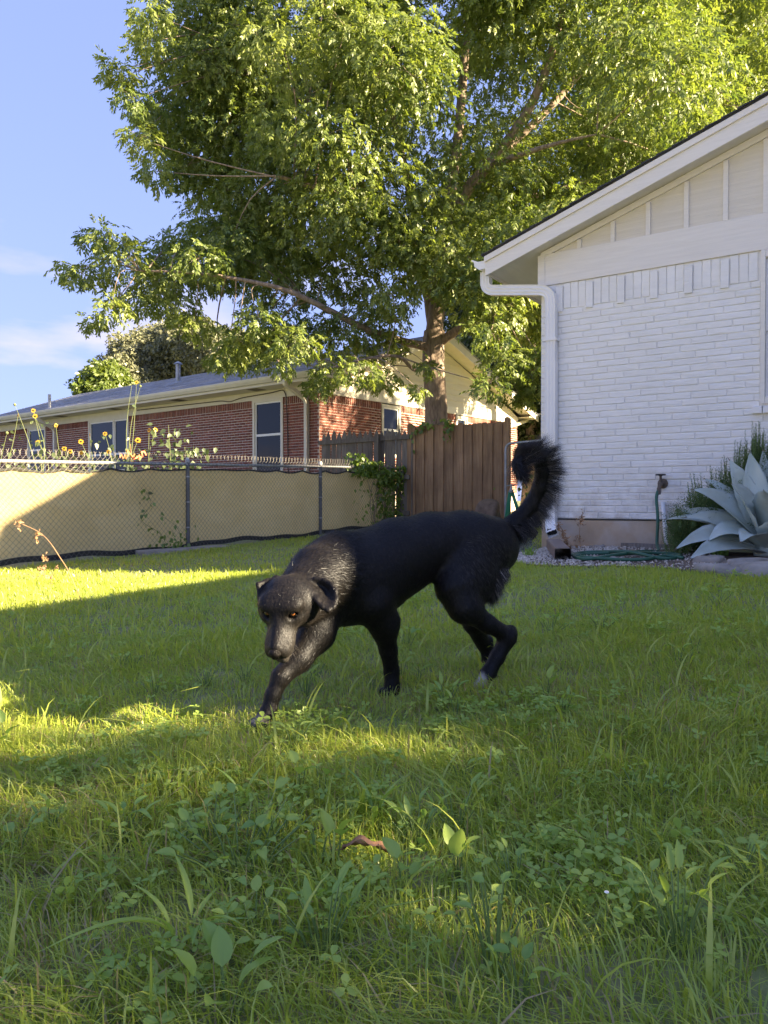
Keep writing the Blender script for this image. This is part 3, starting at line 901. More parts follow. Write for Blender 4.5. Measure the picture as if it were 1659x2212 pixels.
# tan cloth tied to the far face of the mesh
nx, nz = 420, 22
ss = np.linspace(S0, 7.95, nx)
tt = np.linspace(0, 1, nz)
Sg, Tg = np.meshgrid(ss, tt)
per = 0.62
ph = np.abs(((Sg - 0.2) / per) % 1.0 - 0.5) * 2            # 1 at a tie, 0 between two ties
sag = 0.055 * (1 - ph ** 1.5) * (0.55 + 0.45 * np.sin(Sg * 1.31 + 0.5))
zb = np.vectorize(fg)(ss)[None, :] + 0.075 + 0.02 * np.sin(ss * 2.2)[None, :]
ztop = np.vectorize(fg)(ss)[None, :] + 1.105 - sag
Zg = zb + (ztop - zb) * Tg
fold = 0.020 * np.exp(-((1 - Tg) / 0.25) ** 2) * np.cos((Sg - 0.2) / per * 2 * np.pi) + 0.008 * np.sin(Sg * 5.3 + Tg * 3) + 0.010 * np.sin(Sg * 1.7 - Tg * 5) + 0.0045 * np.sin(Sg * 17 + 9 * Tg + 2 * np.sin(Sg * 2.3)) + 0.003 * np.sin(Sg * 31 - 14 * Tg)
Yg = 0.012 + 0.040 + fold
V = np.stack([Sg, Yg, Zg], -1).reshape(-1, 3)
V2 = V + np.array([0, 0.004, 0])
idx = np.arange(nz - 1)[:, None] * nx + np.arange(nx - 1)[None, :]
F = np.stack([idx, idx + 1, idx + 1 + nx, idx + nx], -1).reshape(-1, 4)
F2 = F[:, ::-1] + len(V)
screen = thing('privacy_screen', 'tan shade cloth tied along the chain-link fence', 'privacy screen', (FX, FY, 0), FROT)
np_mesh('cloth', V, F, M['cloth_tan'], screen, smooth=True)
hm = MB()
hm.tube([(s, 0.034, fg(s) + 0.06 + 0.02 * math.sin(s * 2.2) + 0.012 * math.sin(s * 7)) for s in np.linspace(S0, 7.95, 90)], 1.0, prof=[(-0.008, -0.035), (0.008, -0.035), (0.008, 0.03), (-0.008, 0.03)])
hm.build('bottom_hem', M['hem_dark'], screen)
hm = MB()
zt_ = lambda s: fg(s) + 1.112 - 0.055 * (1 - (abs(((s - 0.2) / per) % 1.0 - 0.5) * 2) ** 1.5) * (0.55 + 0.45 * math.sin(s * 1.31 + 0.5))
hm.tube([(s, 0.036, zt_(s)) for s in np.linspace(S0, 7.95, 240)], 1.0, prof=[(-0.006, -0.012), (0.006, -0.012), (0.006, 0.012), (-0.006, 0.012)])
hm.build('top_hem', M['hem_dark'], screen)

# kerb stone edging under the fence near the second post
e = thing('edging_stone', 'flat pale stone lying under the fence beside the near post', 'stone', (FX + fdir.x * 2.5 - fnor.x * 0.12, FY + fdir.y * 2.5 - fnor.y * 0.12, fg(2.5)), FROT)
MB().prism_x([(-0.12, -0.03), (0.1, -0.03), (0.09, 0.05), (-0.1, 0.04)], -0.75, 0.75).build('slab', M['stone'], e, bevel=0.015)

# ------------------------------------------------------------------ old grey fence and brown fence at the back
BROT = math.atan2(-0.557, 0.83)
old_fence = thing('picket_fence', 'weathered grey picket fence with pointed tops below the brick gable', 'fence', (-1.32, 16.0, 0), BROT)
pw = 0.133
for i in range(17):
    x = i * pw + random.uniform(-0.008, 0.008)
    top = 2.10 - 0.002 * i + random.uniform(-0.03, 0.03)
    w = pw - random.uniform(0.006, 0.02)
    t = random.uniform(-0.015, 0.015)
    poly = [(x, 0.0), (x + w, 0.0), (x + w + t * 0.5, top - 0.13), (x + w / 2 + t + random.uniform(-0.01, 0.01), top), (x + t * 0.5, top - 0.13)]
    y = random.uniform(0, 0.01)
    MB().prism(poly, y, y + 0.018).build('picket', M['old_wood'], old_fence)
for zz in (1.88, 1.1, 0.4):
    MB().prism([(-0.05, zz - 0.045), (2.2, zz - 0.02), (2.2, zz + 0.065), (-0.05, zz + 0.04)], -0.042, -0.001).build('rail', M['old_wood'], old_fence)
MB().box(1.45, 1.54, -0.13, -0.043, 0, 1.98).build('post', M['old_wood'], old_fence)

brown_fence = thing('board_fence', 'tall brown dog-eared board fence panel in front of the tree trunk', 'fence', (0.52, 14.8, 0), BROT)
bw, L = 0.118, 1.98
x, i = 0.0, 0
while x < L - 0.03:
    front = (i % 2 == 0)
    top = 2.12 - 0.02 * x + random.uniform(-0.02, 0.02)
    w = bw + random.uniform(-0.012, 0.012)
    c = 0.028
    poly = [(x, 0.0), (x + w, 0.0), (x + w, top - c), (x + w - c, top), (x + c, top), (x, top - c)]
    lean = random.uniform(-0.006, 0.006)
    poly = [(px + lean * pz, pz) for px, pz in poly]
    y = (-0.02 if front else 0.006) + random.uniform(-0.003, 0.003)
    MB().prism(poly, y, y + 0.018).build('board', M['fence_wood'], brown_fence)
    x += w * (0.80 if front else 0.86); i += 1
for zz in (0.35, 1.1, 1.85):
    MB().box(0, L + 0.1, 0.03, 0.07, zz, zz + 0.09).build('rail', M['fence_wood'], brown_fence)
for xx in (-0.02, L + 0.06):
    MB().prism([(xx - 0.045, -0.1), (xx + 0.045, -0.1), (xx + 0.045, 2.14), (xx, 2.17), (xx - 0.045, 2.14)], -0.03, 0.06).build('post', M['fence_wood'], brown_fence)

# tubular gate beside the brown fence
pg = P(1092, 1082, 13.3)
gate = thing('tube_gate', 'grey tubular metal gate frame between the brown fence and white house', 'gate', (pg.x, pg.y, 0), BROT)
fr = bend([(0.0, 0, 0.18), (0.0, 0, 1.66), (1.5, 0, 1.72), (1.5, 0, 0.18)], 0.12, 6)
MB().tube(fr, 0.021, 10).build('frame', M['galvanised'], gate)
MB().tube([(0.0, 0, 0.25), (1.5, 0, 0.25)], 0.018, 8).build('lower_rail', M['galvanised'], gate)
gm = MB()
for i in range(-20, 22):
    for sgn in (1, -1):
        a0 = i * 0.072; a1 = a0 + 1.4
        lo, hi = max(a0, 0), min(a1, 1.5)
        if hi - lo < 0.05: continue
        z = lambda a: 0.27 + ((a - a0) if sgn > 0 else (a1 - a))
        gm.tube([(lo, 0, z(lo)), (hi, 0, z(hi))], 0.8, prof=tri, cap=False)
o = gm.build('gate_mesh', M['wire'], gate); o['kind'] = 'stuff'

# green tubular stand behind the tail
pgst = P(1104, 1082, 12.2)
gz = float(g(pgst.x, pgst.y))
stand = thing('green_stand', 'green metal stand with splayed legs by the gate', 'stand', (pgst.x, pgst.y, gz), 0.3)
for a, b_ in (((-0.02, 0, 0.62), (-0.16, -0.08, 0)), ((0.02, 0, 0.62), (0.18, -0.1, 0)), ((0, 0.03, 0.62), (0.02, 0.2, 0))):
    MB().tube([a, b_], 1.0, prof=[(-0.026, -0.008), (0.026, -0.008), (0.026, 0.008), (-0.026, 0.008)]).build('leg', M['green_paint'], stand)
MB().lathe([(0.035, 0.0), (0.04, 0.03), (0.02, 0.06), (0.012, 0.14)], (0, 0, 0.61), 10).build('head', M['galvanised'], stand)
MB().tube([(-0.09, 0.0, 0.72), (0.09, 0.02, 0.74)], 0.012, 6).build('nozzle', M['galvanised'], stand)

# rocks
def rock(name, loc, size, mat, label, cat, group=None, seed=0, flat=1.0):
    r = np.random.default_rng(seed)
    bm = bmesh.new()
    bmesh.ops.create_icosphere(bm, subdivisions=3, radius=1.0)
    ph = r.uniform(0, 6.28, 6); k = r.uniform(1.2, 3.2, (6, 3))
    for v in bm.verts:
        c = v.co
        d = 1 + sum(0.055 * math.sin(k[i] @ np.array(c) * 1.6 + ph[i]) for i in range(6))
        q = Vector((np.sign(c.x) * abs(c.x) ** 0.75, np.sign(c.y) * abs(c.y) ** 0.75, np.sign(c.z) * abs(c.z) ** flat))
        v.co = Vector((q.x * d * size[0], q.y * d * size[1], q.z * d * size[2]))
    me = bpy.data.meshes.new(name); bm.to_mesh(me); bm.free(); me.shade_smooth()
    me.materials.append(mat)
    o = bpy.data.objects.new(name, me); link(o)
    o.location = loc
    o.rotation_euler = (0, 0, r.uniform(0, 3))
    return tag(o, label, cat, group)


pr = P(1052, 1082, 12.6)
rock('rock', (pr.x, pr.y, g(pr.x, pr.y) + 0.2), (0.24, 0.2, 0.34), M['rock_brown'], 'rounded brown rock against the foot of the brown board fence', 'rock', seed=3)

# ------------------------------------------------------------------ planting bed along the white house
front = [(1096, 1216), (1150, 1223), (1240, 1227), (1330, 1226), (1430, 1230), (1520, 1240), (1600, 1245), (1700, 1250), (1830, 1262), (2000, 1280)]
back = [(1096, 1199), (1150, 1192), (1200, 1180), (1290, 1176), (1370, 1180), (1450, 1186), (1540, 1192), (1640, 1198), (1760, 1206), (1900, 1220)]
fp = [on_ground(*p) for p in front]
bp_ = [on_ground(*p) for p in back]
mb = MB()
rows = 8
pts = []
for a, b_ in zip(fp, bp_):
    for j in range(rows):
        t = j / (rows - 1)
        q = a.lerp(b_, t)
        pts.append((q.x, q.y, float(g(q.x, q.y)) + 0.010 + 0.02 * math.sin(math.pi * t)))
fs = [(i * rows + j, (i + 1) * rows + j, (i + 1) * rows + j + 1, i * rows + j + 1) for i in range(len(fp) - 1) for j in range(rows - 1)]
bed = mb.add(pts, fs).build('garden_bed', M['bed_soil'], smooth=True)
tag(bed, kind='structure')


def in_bed(k, i0=0, i1=None):
    """k random points in the bed between the front/back columns i0..i1."""
    i1 = (len(fp) - 1) if i1 is None else i1
    a = RNG.uniform(i0, i1 - 1e-6, k); t = RNG.random(k)
    out = np.zeros((k, 3))
    for q in range(k):
        i = int(a[q]); f = a[q] - i
        p = fp[i].lerp(fp[i + 1], f).lerp(bp_[i].lerp(bp_[i + 1], f), t[q])
        out[q] = (p.x, p.y, float(g(p.x, p.y)) + 0.015 + 0.02 * math.sin(math.pi * t[q]))
    return out


def pebbles(name, pts, r0, r1, mat):
    n = len(pts)
    base = np.array([(1, 0, 0), (0, 1, 0), (-1, 0, 0), (0, -1, 0), (0, 0, 0.8), (0, 0, -0.6)], float)
    f = np.array([(0, 1, 4), (1, 2, 4), (2, 3, 4), (3, 0, 4), (1, 0, 5), (2, 1, 5), (3, 2, 5), (0, 3, 5)])
    sc = RNG.uniform(r0, r1, (n, 1, 1)) * RNG.uniform(0.6, 1.3, (n, 1, 3))
    a = RNG.uniform(0, 6.28, n)
    R = np.zeros((n, 3, 3)); R[:, 0, 0] = np.cos(a); R[:, 0, 1] = -np.sin(a); R[:, 1, 0] = np.sin(a); R[:, 1, 1] = np.cos(a); R[:, 2, 2] = 1
    V = np.einsum('nij,nkj->nki', R, base[None] * sc) + pts[:, None, :]
    F = f[None] + np.arange(n)[:, None, None] * 6
    o = np_mesh(name, V.reshape(-1, 3), F.reshape(-1, 3), mat, attrs={'rnd': np.repeat(RNG.random(n), 6)})
    return tag(o, 'pale loose gravel spread in the bed beside the downspout', 'gravel', kind='stuff')


pebbles('gravel', np.concatenate([in_bed(4200, 0, 3.4), in_bed(1200, 3, 6)]), 0.006, 0.014, M['gravel'])

# brown downspout extension lying on the gravel
a, b_ = P(1196, 1168, 7.45), P(1216, 1206, 6.5)
ext = thing('downspout_extension', 'open brown rectangular downspout extension lying on the gravel', 'pipe', (a.x, a.y, a.z))
pr8 = [(-0.06, -0.05), (0.06, -0.05), (0.068, -0.04), (0.068, 0.04), (0.06, 0.05), (-0.06, 0.05), (-0.068, 0.04), (-0.068, -0.04)]
a2 = a.copy(); a2.z = float(g(a.x, a.y)) + 0.10
b2 = b_.copy(); b2.z = float(g(b_.x, b_.y)) + 0.075
dv = (b2 - a2)
MB().tube([Vector((0, 0, 0)) + (a2 - a), (b2 - a)], 1.0, prof=pr8, cap=False).build('sleeve', M['brown_plastic'], ext)
MB().tube([(a2 - a) + dv * 0.02, (b2 - a) - dv * 0.01], 0.93, prof=pr8, cap=False).build('sleeve_inner', M['black_plastic'], ext)  # black inner tube just inside the sleeve

# faucet on the wall, white pipe, hose
wl_ = lambda u, y, z: Vector((HX + 0.83 * u + 0.557 * y, HY - 0.557 * u + 0.83 * y, z))
fc = wl_(1.275, -0.005, 0.83)
fau = thing('garden_faucet', 'corroded garden faucet with round handle on the white wall', 'faucet', tuple(fc), HROT)
MB().tube([(0, 0.0, 0), (0, -0.07, 0), (0, -0.12, -0.01), (0, -0.15, -0.05)], [0.02, 0.022, 0.02, 0.016], 10).build('body', M['brass_old'], fau)
MB().lathe([(0.012, 0.0), (0.012, 0.06), (0.02, 0.065), (0.012, 0.075)], (0, -0.09, 0.01), 10).build('stem', M['brass_old'], fau)
hw = MB()
hw.tube([(0.042 * math.cos(t), -0.09 + 0.042 * math.sin(t), 0.085) for t in np.linspace(0, 2 * math.pi, 17)], 0.008, 6, cap=False)
hw.box(-0.04, 0.04, -0.095, -0.085, 0.08, 0.09); hw.box(-0.005, 0.005, -0.13, -0.05, 0.079, 0.091)
hw.build('handle', M['black_plastic'], fau)
MB().lathe([(0.05, 0), (0.05, 0.01), (0.02, 0.02)], (0, 0, 0), 14).build('flange', M['brass_old'], fau).rotation_euler = (math.pi / 2, 0, 0)
pv = wl_(1.28, -0.035, 0.0)
pipe = thing('drain_pipe', 'white plastic pipe rising from the soil below the faucet', 'pipe', (pv.x, pv.y, 0.1), HROT)
MB().tube([(0.06, -0.04, 0.0), (0.03, -0.02, 0.3), (0.0, 0.0, 0.55)], 0.02, 10).build('tube', M['pvc'], pipe, smooth=True)
MB().tube([(0.031, -0.02, 0.29), (0.027, -0.018, 0.33)], 0.024, 10).build('coupling', M['pvc'], pipe)

hp = [fc + Vector((-0.557 * 0.15, -0.83 * 0.15, -0.055)), fc + Vector((-0.12, -0.16, -0.14))]
def hg(px, py, lift=0.02):
    q = on_ground(px, py); return Vector((q.x, q.y, float(g(q.x, q.y)) + 0.02 + lift))
hp += [P(1421, 1120, 7.2), P(1419, 1172, 7.15), P(1422, 1190, 6.95), hg(1400, 1200), hg(1330, 1206, 0.03), hg(1262, 1207), hg(1240, 1212), hg(1270, 1218), hg(1340, 1214, 0.045), hg(1400, 1207, 0.03), hg(1455, 1207), hg(1470, 1213),
       hg(1430, 1217), hg(1360, 1213, 0.06), hg(1300, 1204, 0.03), hg(1258, 1203), hg(1236, 1209), hg(1262, 1216, 0.03), hg(1330, 1219), hg(1390, 1219), hg(1440, 1214, 0.03), hg(1476, 1216)]


def catmull(pts, n=8):
    pts = [Vector(p) for p in pts]
    q = [pts[0]] + pts + [pts[-1]]
    out = []
    for i in range(1, len(q) - 2):
        p0, p1, p2, p3 = q[i - 1:i + 3]
        for j in range(n):
            t = j / n
            out.append(0.5 * ((2 * p1) + (p2 - p0) * t + (2 * p0 - 5 * p1 + 4 * p2 - p3) * t * t + (3 * p1 - p0 - 3 * p2 + p3) * t ** 3))
    out.append(pts[-1])
    return out


hose = thing('garden_hose', 'green garden hose hanging from the faucet and coiled on the soil', 'hose', tuple(hp[3]))
MB().tube(catmull(hp, 8), 0.0155, 8).shift(hp[3]).build('tube', M['hose'], hose, smooth=True)
MB().tube([hp[0] + Vector((0, 0, 0.01)), hp[0] + Vector((-0.008, -0.012, -0.05))], 0.02, 10).shift(hp[3]).build('coupling', M['brass_old'], hose)

# flat stones edging the bed
for i, (px, py, sx, sy, sz, lab) in enumerate([
        (1560, 1240, 0.20, 0.11, 0.045, 'flat brown-grey stone at the tip of the lowest agave leaf'),
        (1622, 1236, 0.24, 0.12, 0.06, 'large pale flat stone below the agave at the lawn edge'),
        (1535, 1222, 0.14, 0.09, 0.05, 'small dark stone tucked under the low agave leaf'),
        (1700, 1245, 0.26, 0.14, 0.06, 'flat stone edging the bed beyond the agave'),
        (1310, 1216, 0.08, 0.06, 0.035, 'rounded grey stone lying inside the hose coil'),
        (1295, 1186, 0.22, 0.05, 0.03, 'long pale stone against the foot of the white wall')]):
    q = on_ground(px, py)
    rock('stone', (q.x, q.y, float(g(q.x, q.y)) + sz * 0.55), (sx, sy, sz), M['stone'], lab, 'stone', seed=20 + i, flat=0.5)
wa, wb2 = on_ground(1300, 1184), on_ground(1440, 1190)
MB().tube([wa + Vector((0, 0, 0.03)), wa.lerp(wb2, 0.5) + Vector((0, 0, 0.035)), wb2 + Vector((0, 0, 0.03))], 1.0, prof=[(-0.03, -0.035), (0.03, -0.035), (0.028, 0.03), (-0.028, 0.03)]).build('landscape_timber', M['old_wood'])
tag(bpy.data.objects['landscape_timber'], 'weathered grey timber lying along the wall behind the hose', 'timber')

# small spotlight on a stake
q = on_ground(1147, 1184)
sp = thing('garden_spotlight', 'small black garden spotlight on a stake left of the downspout', 'garden light', (q.x, q.y, q.z), 0.5)
MB().tube([(0, 0, 0), (0, 0, 0.12)], 0.01, 6).build('stake', M['black_plastic'], sp)
hd = MB().box(-0.06, 0.06, -0.045, 0.045, -0.055, 0.055).build('head', M['black_plastic'], sp, bevel=0.012)
hd.location = (0, 0, 0.17); hd.rotation_euler = (0.5, 0.45, 0.4)

# ------------------------------------------------------------------ agave
def agave_leaf(base, tip, arch, width, roll=0.0, wave=0.0):
    """Thick channelled leaf from base to tip (local points); arch lifts its middle."""
    base, tip = Vector(base), Vector(tip)
    ax = tip - base
    L = ax.length
    up = Vector((0, 0, 1))
    side0 = ax.cross(Vector((-0.24, -0.52, 0.80)))
    if side0.length < 0.05 * L: side0 = Vector((1, 0, 0))
    side0.normalize()
    n, w = 15, 7
    P_, T_ = [], []
    mid = (base + tip) * 0.5 + up * arch
    for i in range(n):
        t = i / (n - 1)
        p = base * (1 - t) ** 2 + mid * 2 * t * (1 - t) + tip * t * t
        P_.append(p)
        T_.append(((mid - base) * (1 - t) + (tip - mid) * t).normalized())
    mb = MB()
    top, bot = [], []
    for i, (p, tg) in enumerate(zip(P_, T_)):
        t = i / (n - 1)
        side = Matrix.Rotation(roll, 3, tg) @ (side0 - tg * side0.dot(tg)).normalized()
        nr = side.cross(tg).normalized()
        prof = (0.55 + 1.25 * t - 0.6 * t * t) if t < 0.45 else None
        if t < 0.42: ww = width * (0.52 + 0.48 * math.sin(t / 0.42 * math.pi / 2))
        else: ww = width * max(0.0, (1 - ((t - 0.42) / 0.58) ** 1.55))
        ww = max(ww, 0.0035)
        for k in range(w):
            s = -1 + 2 * k / (w - 1)
            ch = 0.34 * ww * (s * s) + wave * ww * math.sin(t * 17 + (2 if s > 0 else 0)) * s * s
            edge = 1 + (0.035 * (1 if i % 2 else -1) if abs(s) > 0.99 and 0.1 < t < 0.95 else 0)
            q = p + side * (s * ww * edge) + nr * ch
            top.append(q)
            th = (0.030 * (1 - t) + 0.004) * (1 - 0.9 * abs(s) ** 1.5)
            bot.append(q - nr * th)
    mb.v = [tuple(v) for v in top + bot]
    o_ = n * w
    for i in range(n - 1):
        for k in range(w - 1):
            a = i * w + k
            mb.f.append((a, a + 1, a + 1 + w, a + w))
            mb.f.append((o_ + a, o_ + a + w, o_ + a + 1 + w, o_ + a + 1))
        for k in (0, w - 1):
            a = i * w + k
            mb.f.append((a, a + w, o_ + a + w, o_ + a) if k == 0 else (a, o_ + a, o_ + a + w, a + w))
    return mb, P_[-1], T_[-1]


AC = on_ground(1664, 1206)
AC = Vector((AC.x, AC.y, float(g(AC.x, AC.y))))
agave = thing('agave', 'big blue-grey agave with broad pointed leaves at the right edge', 'agave', tuple(AC))
DA = AC.y
leaves = []
for (px, py, dd, arch, wd, b_h) in [
        (1575, 993, 0.10, 0.10, 0.085, 0.30), (1620, 977, 0.05, 0.08, 0.085, 0.34), (1648, 973, 0.18, 0.06, 0.07, 0.34), (1690, 960, 0.0, 0.05, 0.08, 0.36),
        (1522, 1034, 0.22, 0.14, 0.07, 0.26), (1498, 1058, 0.02, 0.16, 0.095, 0.24), (1580, 1045, -0.22, 0.10, 0.11, 0.26), (1437, 1122, 0.2, 0.17, 0.06, 0.16),
        (1481, 1118, 0.08, 0.15, 0.085, 0.16), (1470, 1104, 0.3, 0.13, 0.08, 0.18), (1460, 1186, -0.08, 0.24, 0.085, 0.12), (1600, 1171, -0.52, 0.16, 0.10, 0.14),
        (1491, 1207, -0.3, 0.17, 0.09, 0.07), (1530, 1168, -0.18, 0.22, 0.10, 0.12), (1650, 1060, -0.42, 0.10, 0.12, 0.24), (1700, 1130, -0.5, 0.16, 0.12, 0.16),
        (1720, 985, 0.1, 0.08, 0.09, 0.32), (1790, 1010, 0.0, 0.12, 0.1, 0.28), (1830, 1080, -0.1, 0.16, 0.1, 0.2), (1850, 1150, 0.05, 0.2, 0.1, 0.14), (1780, 1180, -0.35, 0.18, 0.1, 0.1),
        (1760, 1050, 0.4, 0.14, 0.09, 0.24), (1640, 1040, 0.45, 0.14, 0.09, 0.24), (1560, 1080, 0.42, 0.16, 0.09, 0.18)]:
    tip = P(px, py, DA + dd) - AC
    dh = Vector((tip.x, tip.y, 0))
    base = Vector((0, 0, 0.02 + b_h * 0.5)) + (dh.normalized() * 0.07 if dh.length > 0.01 else Vector())
    mbl, e, tg = agave_leaf(base, tip, arch, wd * 1.22, random.uniform(-0.2, 0.2), random.uniform(0.0, 0.1))
    lo = mbl.build('leaf', M['agave'], agave, smooth=True)
    MB().tube([e - tg * 0.01, e + tg * 0.03], [0.004, 0.0006], 5).build('spine', M['agave_spine'], lo)
MB().lathe([(0.12, 0), (0.14, 0.08), (0.09, 0.25), (0.05, 0.42), (0.01, 0.62)], (0, 0, 0), 10).build('heart', M['agave'], agave, smooth=True)

# ------------------------------------------------------------------ weathered things: dead leaf, orange strip
q = on_ground(800, 1893)
dl = thing('dead_leaf', 'curled reddish-brown dead leaf lying in the foreground grass', 'leaf', (q.x, q.y, q.z + 0.045), 0.12)
vs, fs = [], []
nn = 14
for i in range(nn):
    t = i / (nn - 1)
    w = 0.015 * math.sin(math.pi * min(1, t * 0.97 + 0.02)) ** 0.7
    for s in (-1, -0.4, 0.3, 1):
        vs.append((-0.058 + 0.116 * t, s * w * 0.85, 0.013 * abs(s) + 0.012 * math.sin(t * 5) + 0.006 * math.sin(t * 15 + s * 3)))
for i in range(nn - 1):
    for k in range(3):
        a = i * 4 + k; fs.append((a, a + 1, a + 5, a + 4))
o = MB().add(vs, fs).build('blade', M['dead_leaf'], dl, smooth=True)
sm = o.modifiers.new('thick', 'SOLIDIFY'); sm.thickness = 0.0012
dl.scale = (0.8, 0.75, 0.7)
MB().tube([(-0.058, 0, 0.004), (-0.075, 0.004, 0.0), (-0.085, 0.002, 0.01)], [0.0016, 0.0013, 0.001], 5).build('stalk', M['dead_leaf'], dl)

q = P(292, 990, 9.9) + fnor * 0.05
os_ = thing('torn_strip', 'torn orange plastic strip caught on the fence rail left of the near post', 'plastic strip', tuple(q), FROT)
prv = None
zz = [(-0.20, 0.0), (-0.17, 0.045), (-0.155, -0.01), (-0.12, 0.04), (-0.10, -0.005), (-0.07, 0.05), (-0.09, 0.10), (-0.05, 0.075), (-0.01, 0.02), (0.03, 0.055), (0.02, -0.01), (0.07, 0.02), (0.11, 0.05), (0.10, 0.0), (0.15, 0.035), (0.14, 0.09), (0.19, 0.10), (0.21, 0.05)]
MB().tube([(x, 0.01 * math.sin(i * 2.1), z) for i, (x, z) in enumerate(zz)], 1.0, prof=[(-0.004, -0.010), (0.004, -0.012), (0.004, 0.012), (-0.004, 0.010)]).build('strip', M['orange'], os_)
MB().tube([(0.0, 0.02, -0.06), (-0.012, 0.02, 0.08), (-0.02, 0.02, 0.19)], [0.005, 0.005, 0.003], 6).build('stick', M['dry_stalk'], os_)

# ------------------------------------------------------------------ foliage built from leaf sprigs
def rand_rot(n, down=0.0, rng=RNG):
    """Random frames (n,3,3): column 0 is the direction the sprig grows in, pulled downwards by `down`."""
    d = rng.normal(size=(n, 3)); d /= np.linalg.norm(d, axis=1, keepdims=True)
    d[:, 2] = d[:, 2] * (1 - abs(down)) - down
    d /= np.linalg.norm(d, axis=1, keepdims=True)
    return frames(d, rng)


def frames(d, rng=RNG, flat=0.5):
    n = len(d)
    up = np.tile(np.array([0.0, 0, 1]), (n, 1)) + rng.normal(scale=flat, size=(n, 3))
    s = np.cross(d, up); s /= np.linalg.norm(s, axis=1, keepdims=True) + 1e-9
    u = np.cross(s, d)
    return np.stack([d, s, u], axis=2)


def compound_sprig(nleaf=9, L=1.0, ll=0.36, lw=0.12, droop=0.35, seed=1):
    """Leaflets in uneven pairs along a drooping stalk; each a folded diamond of two faces."""
    q = np.random.default_rng(seed)
    V, F = [], []
    ll0, lw0 = ll, lw
    for i in range(nleaf):
        last = i == nleaf - 1
        t = 0.25 + 0.75 * (i // 2) / max(1, (nleaf - 1) // 2)
        sgn = 1 if i % 2 else -1
        t += q.uniform(-0.07, 0.07)
        ll, lw = ll0 * q.uniform(0.75, 1.2), lw0 * q.uniform(0.8, 1.2)
        p = np.array([t * L, 0, -droop * t * t * L])
        a = q.uniform(-0.3, 0.3) if last else sgn * math.radians(q.uniform(28, 75))
        d = np.array([math.cos(a), math.sin(a), -0.45 - 0.3 * t + q.uniform(-0.35, 0.3)]); d /= np.linalg.norm(d)
        s = np.cross(d, np.array([0, 0, 1]) + q.normal(scale=0.35, size=3)); s /= np.linalg.norm(s)
        b = len(V)
        V += [p, p + d * ll * 0.45 + s * lw / 2 + np.array([0, 0, 0.02]), p + d * ll, p + d * ll * 0.45 - s * lw / 2 + np.array([0, 0, 0.02])]
        F += [(b, b + 1, b + 2), (b, b + 2, b + 3)]
    return np.array(V), np.array(F)


def simple_sprig(nleaf=7, spread=0.5, ll=0.42, lw=0.24, seed=0):
    """Short twig with leaves pointing all ways."""
    r = np.random.default_rng(seed)
    V, F = [], []
    for i in range(nleaf):
        p = np.array([r.uniform(0, 1) * spread, r.uniform(-0.15, 0.15), r.uniform(-0.15, 0.15)])
        d = r.normal(size=3) + np.array([0.8, 0, 0]); d /= np.linalg.norm(d)
        s = np.cross(d, r.normal(size=3)); s /= np.linalg.norm(s)
        b = len(V)
        V += [p, p + d * ll * 0.5 + s * lw / 2, p + d * ll, p + d * ll * 0.5 - s * lw / 2]
        F += [(b, b + 1, b + 2), (b, b + 2, b + 3)]
    return np.array(V), np.array(F)


def foliage(name, pos, rot, size, tmpl, mat, parent=None, off=(0, 0, 0), shade=None):
    TV, TF = tmpl
    n, m = len(pos), len(TV)
    V = np.einsum('nij,kj->nki', rot, TV) * size[:, None, None] + (pos - np.array(off))[:, None, :]
    F = TF[None] + np.arange(n)[:, None, None] * m
    per = RNG.random(n) if shade is None else shade
    nl = m // 4
    rnd = np.clip(per[:, None] * 0.7 + RNG.random((n, nl)) * 0.3, 0, 1)
    o = np_mesh(name, V.reshape(-1, 3), F.reshape(-1, 3), mat, parent, attrs={'rnd': np.repeat(rnd.ravel(), 4)})
    o['kind'] = 'stuff'
    return o


def in_poly(x, y, poly):
    ins = np.zeros(np.shape(x), bool)
    n = len(poly)
    for i in range(n):
        x0, y0 = poly[i]; x1, y1 = poly[(i + 1) % n]
        c = ((y0 > y) != (y1 > y)) & (x < (x1 - x0) * (y - y0) / (y1 - y0 + 1e-12) + x0)
        ins ^= c
    return ins


def edge_dist(x, y, poly):
    d = np.full(np.shape(x), 1e9)
    n = len(poly)
    for i in range(n):
        a = np.array(poly[i], float); b = np.array(poly[(i + 1) % n], float)
        ab = b - a
        t = np.clip(((x - a[0]) * ab[0] + (y - a[1]) * ab[1]) / (ab @ ab), 0, 1)
        d = np.minimum(d, np.hypot(x - a[0] - t * ab[0], y - a[1] - t * ab[1]))
    return d


# ------------------------------------------------------------------ the big tree behind the board fence
TD = 15.9
tb_ = P(941, 1082, TD)
TB = Vector((tb_.x, tb_.y, float(g(tb_.x, tb_.y))))
big_tree = thing('broadleaf_tree', 'tall leafy tree with rough trunk behind the brown board fence', 'tree', tuple(TB))


def limb(pts, r, name, parent, n=9, wob=0.03):
    """pts (px, py, d) -> a tapering limb."""
    w = catmull([P(*p) if len(p) == 3 else p for p in pts], 5)
    k = len(w)
    rr = [r[0] + (r[1] - r[0]) * (i / (k - 1)) ** 0.8 for i in range(k)]
    w = [p + Vector((random.uniform(-1, 1), random.uniform(-1, 1), random.uniform(-1, 1))) * wob * rr[i] * 2 for i, p in enumerate(w)]
    return MB().tube(w, rr, n).shift(TB).build(name, M['bark'], parent, smooth=True), w


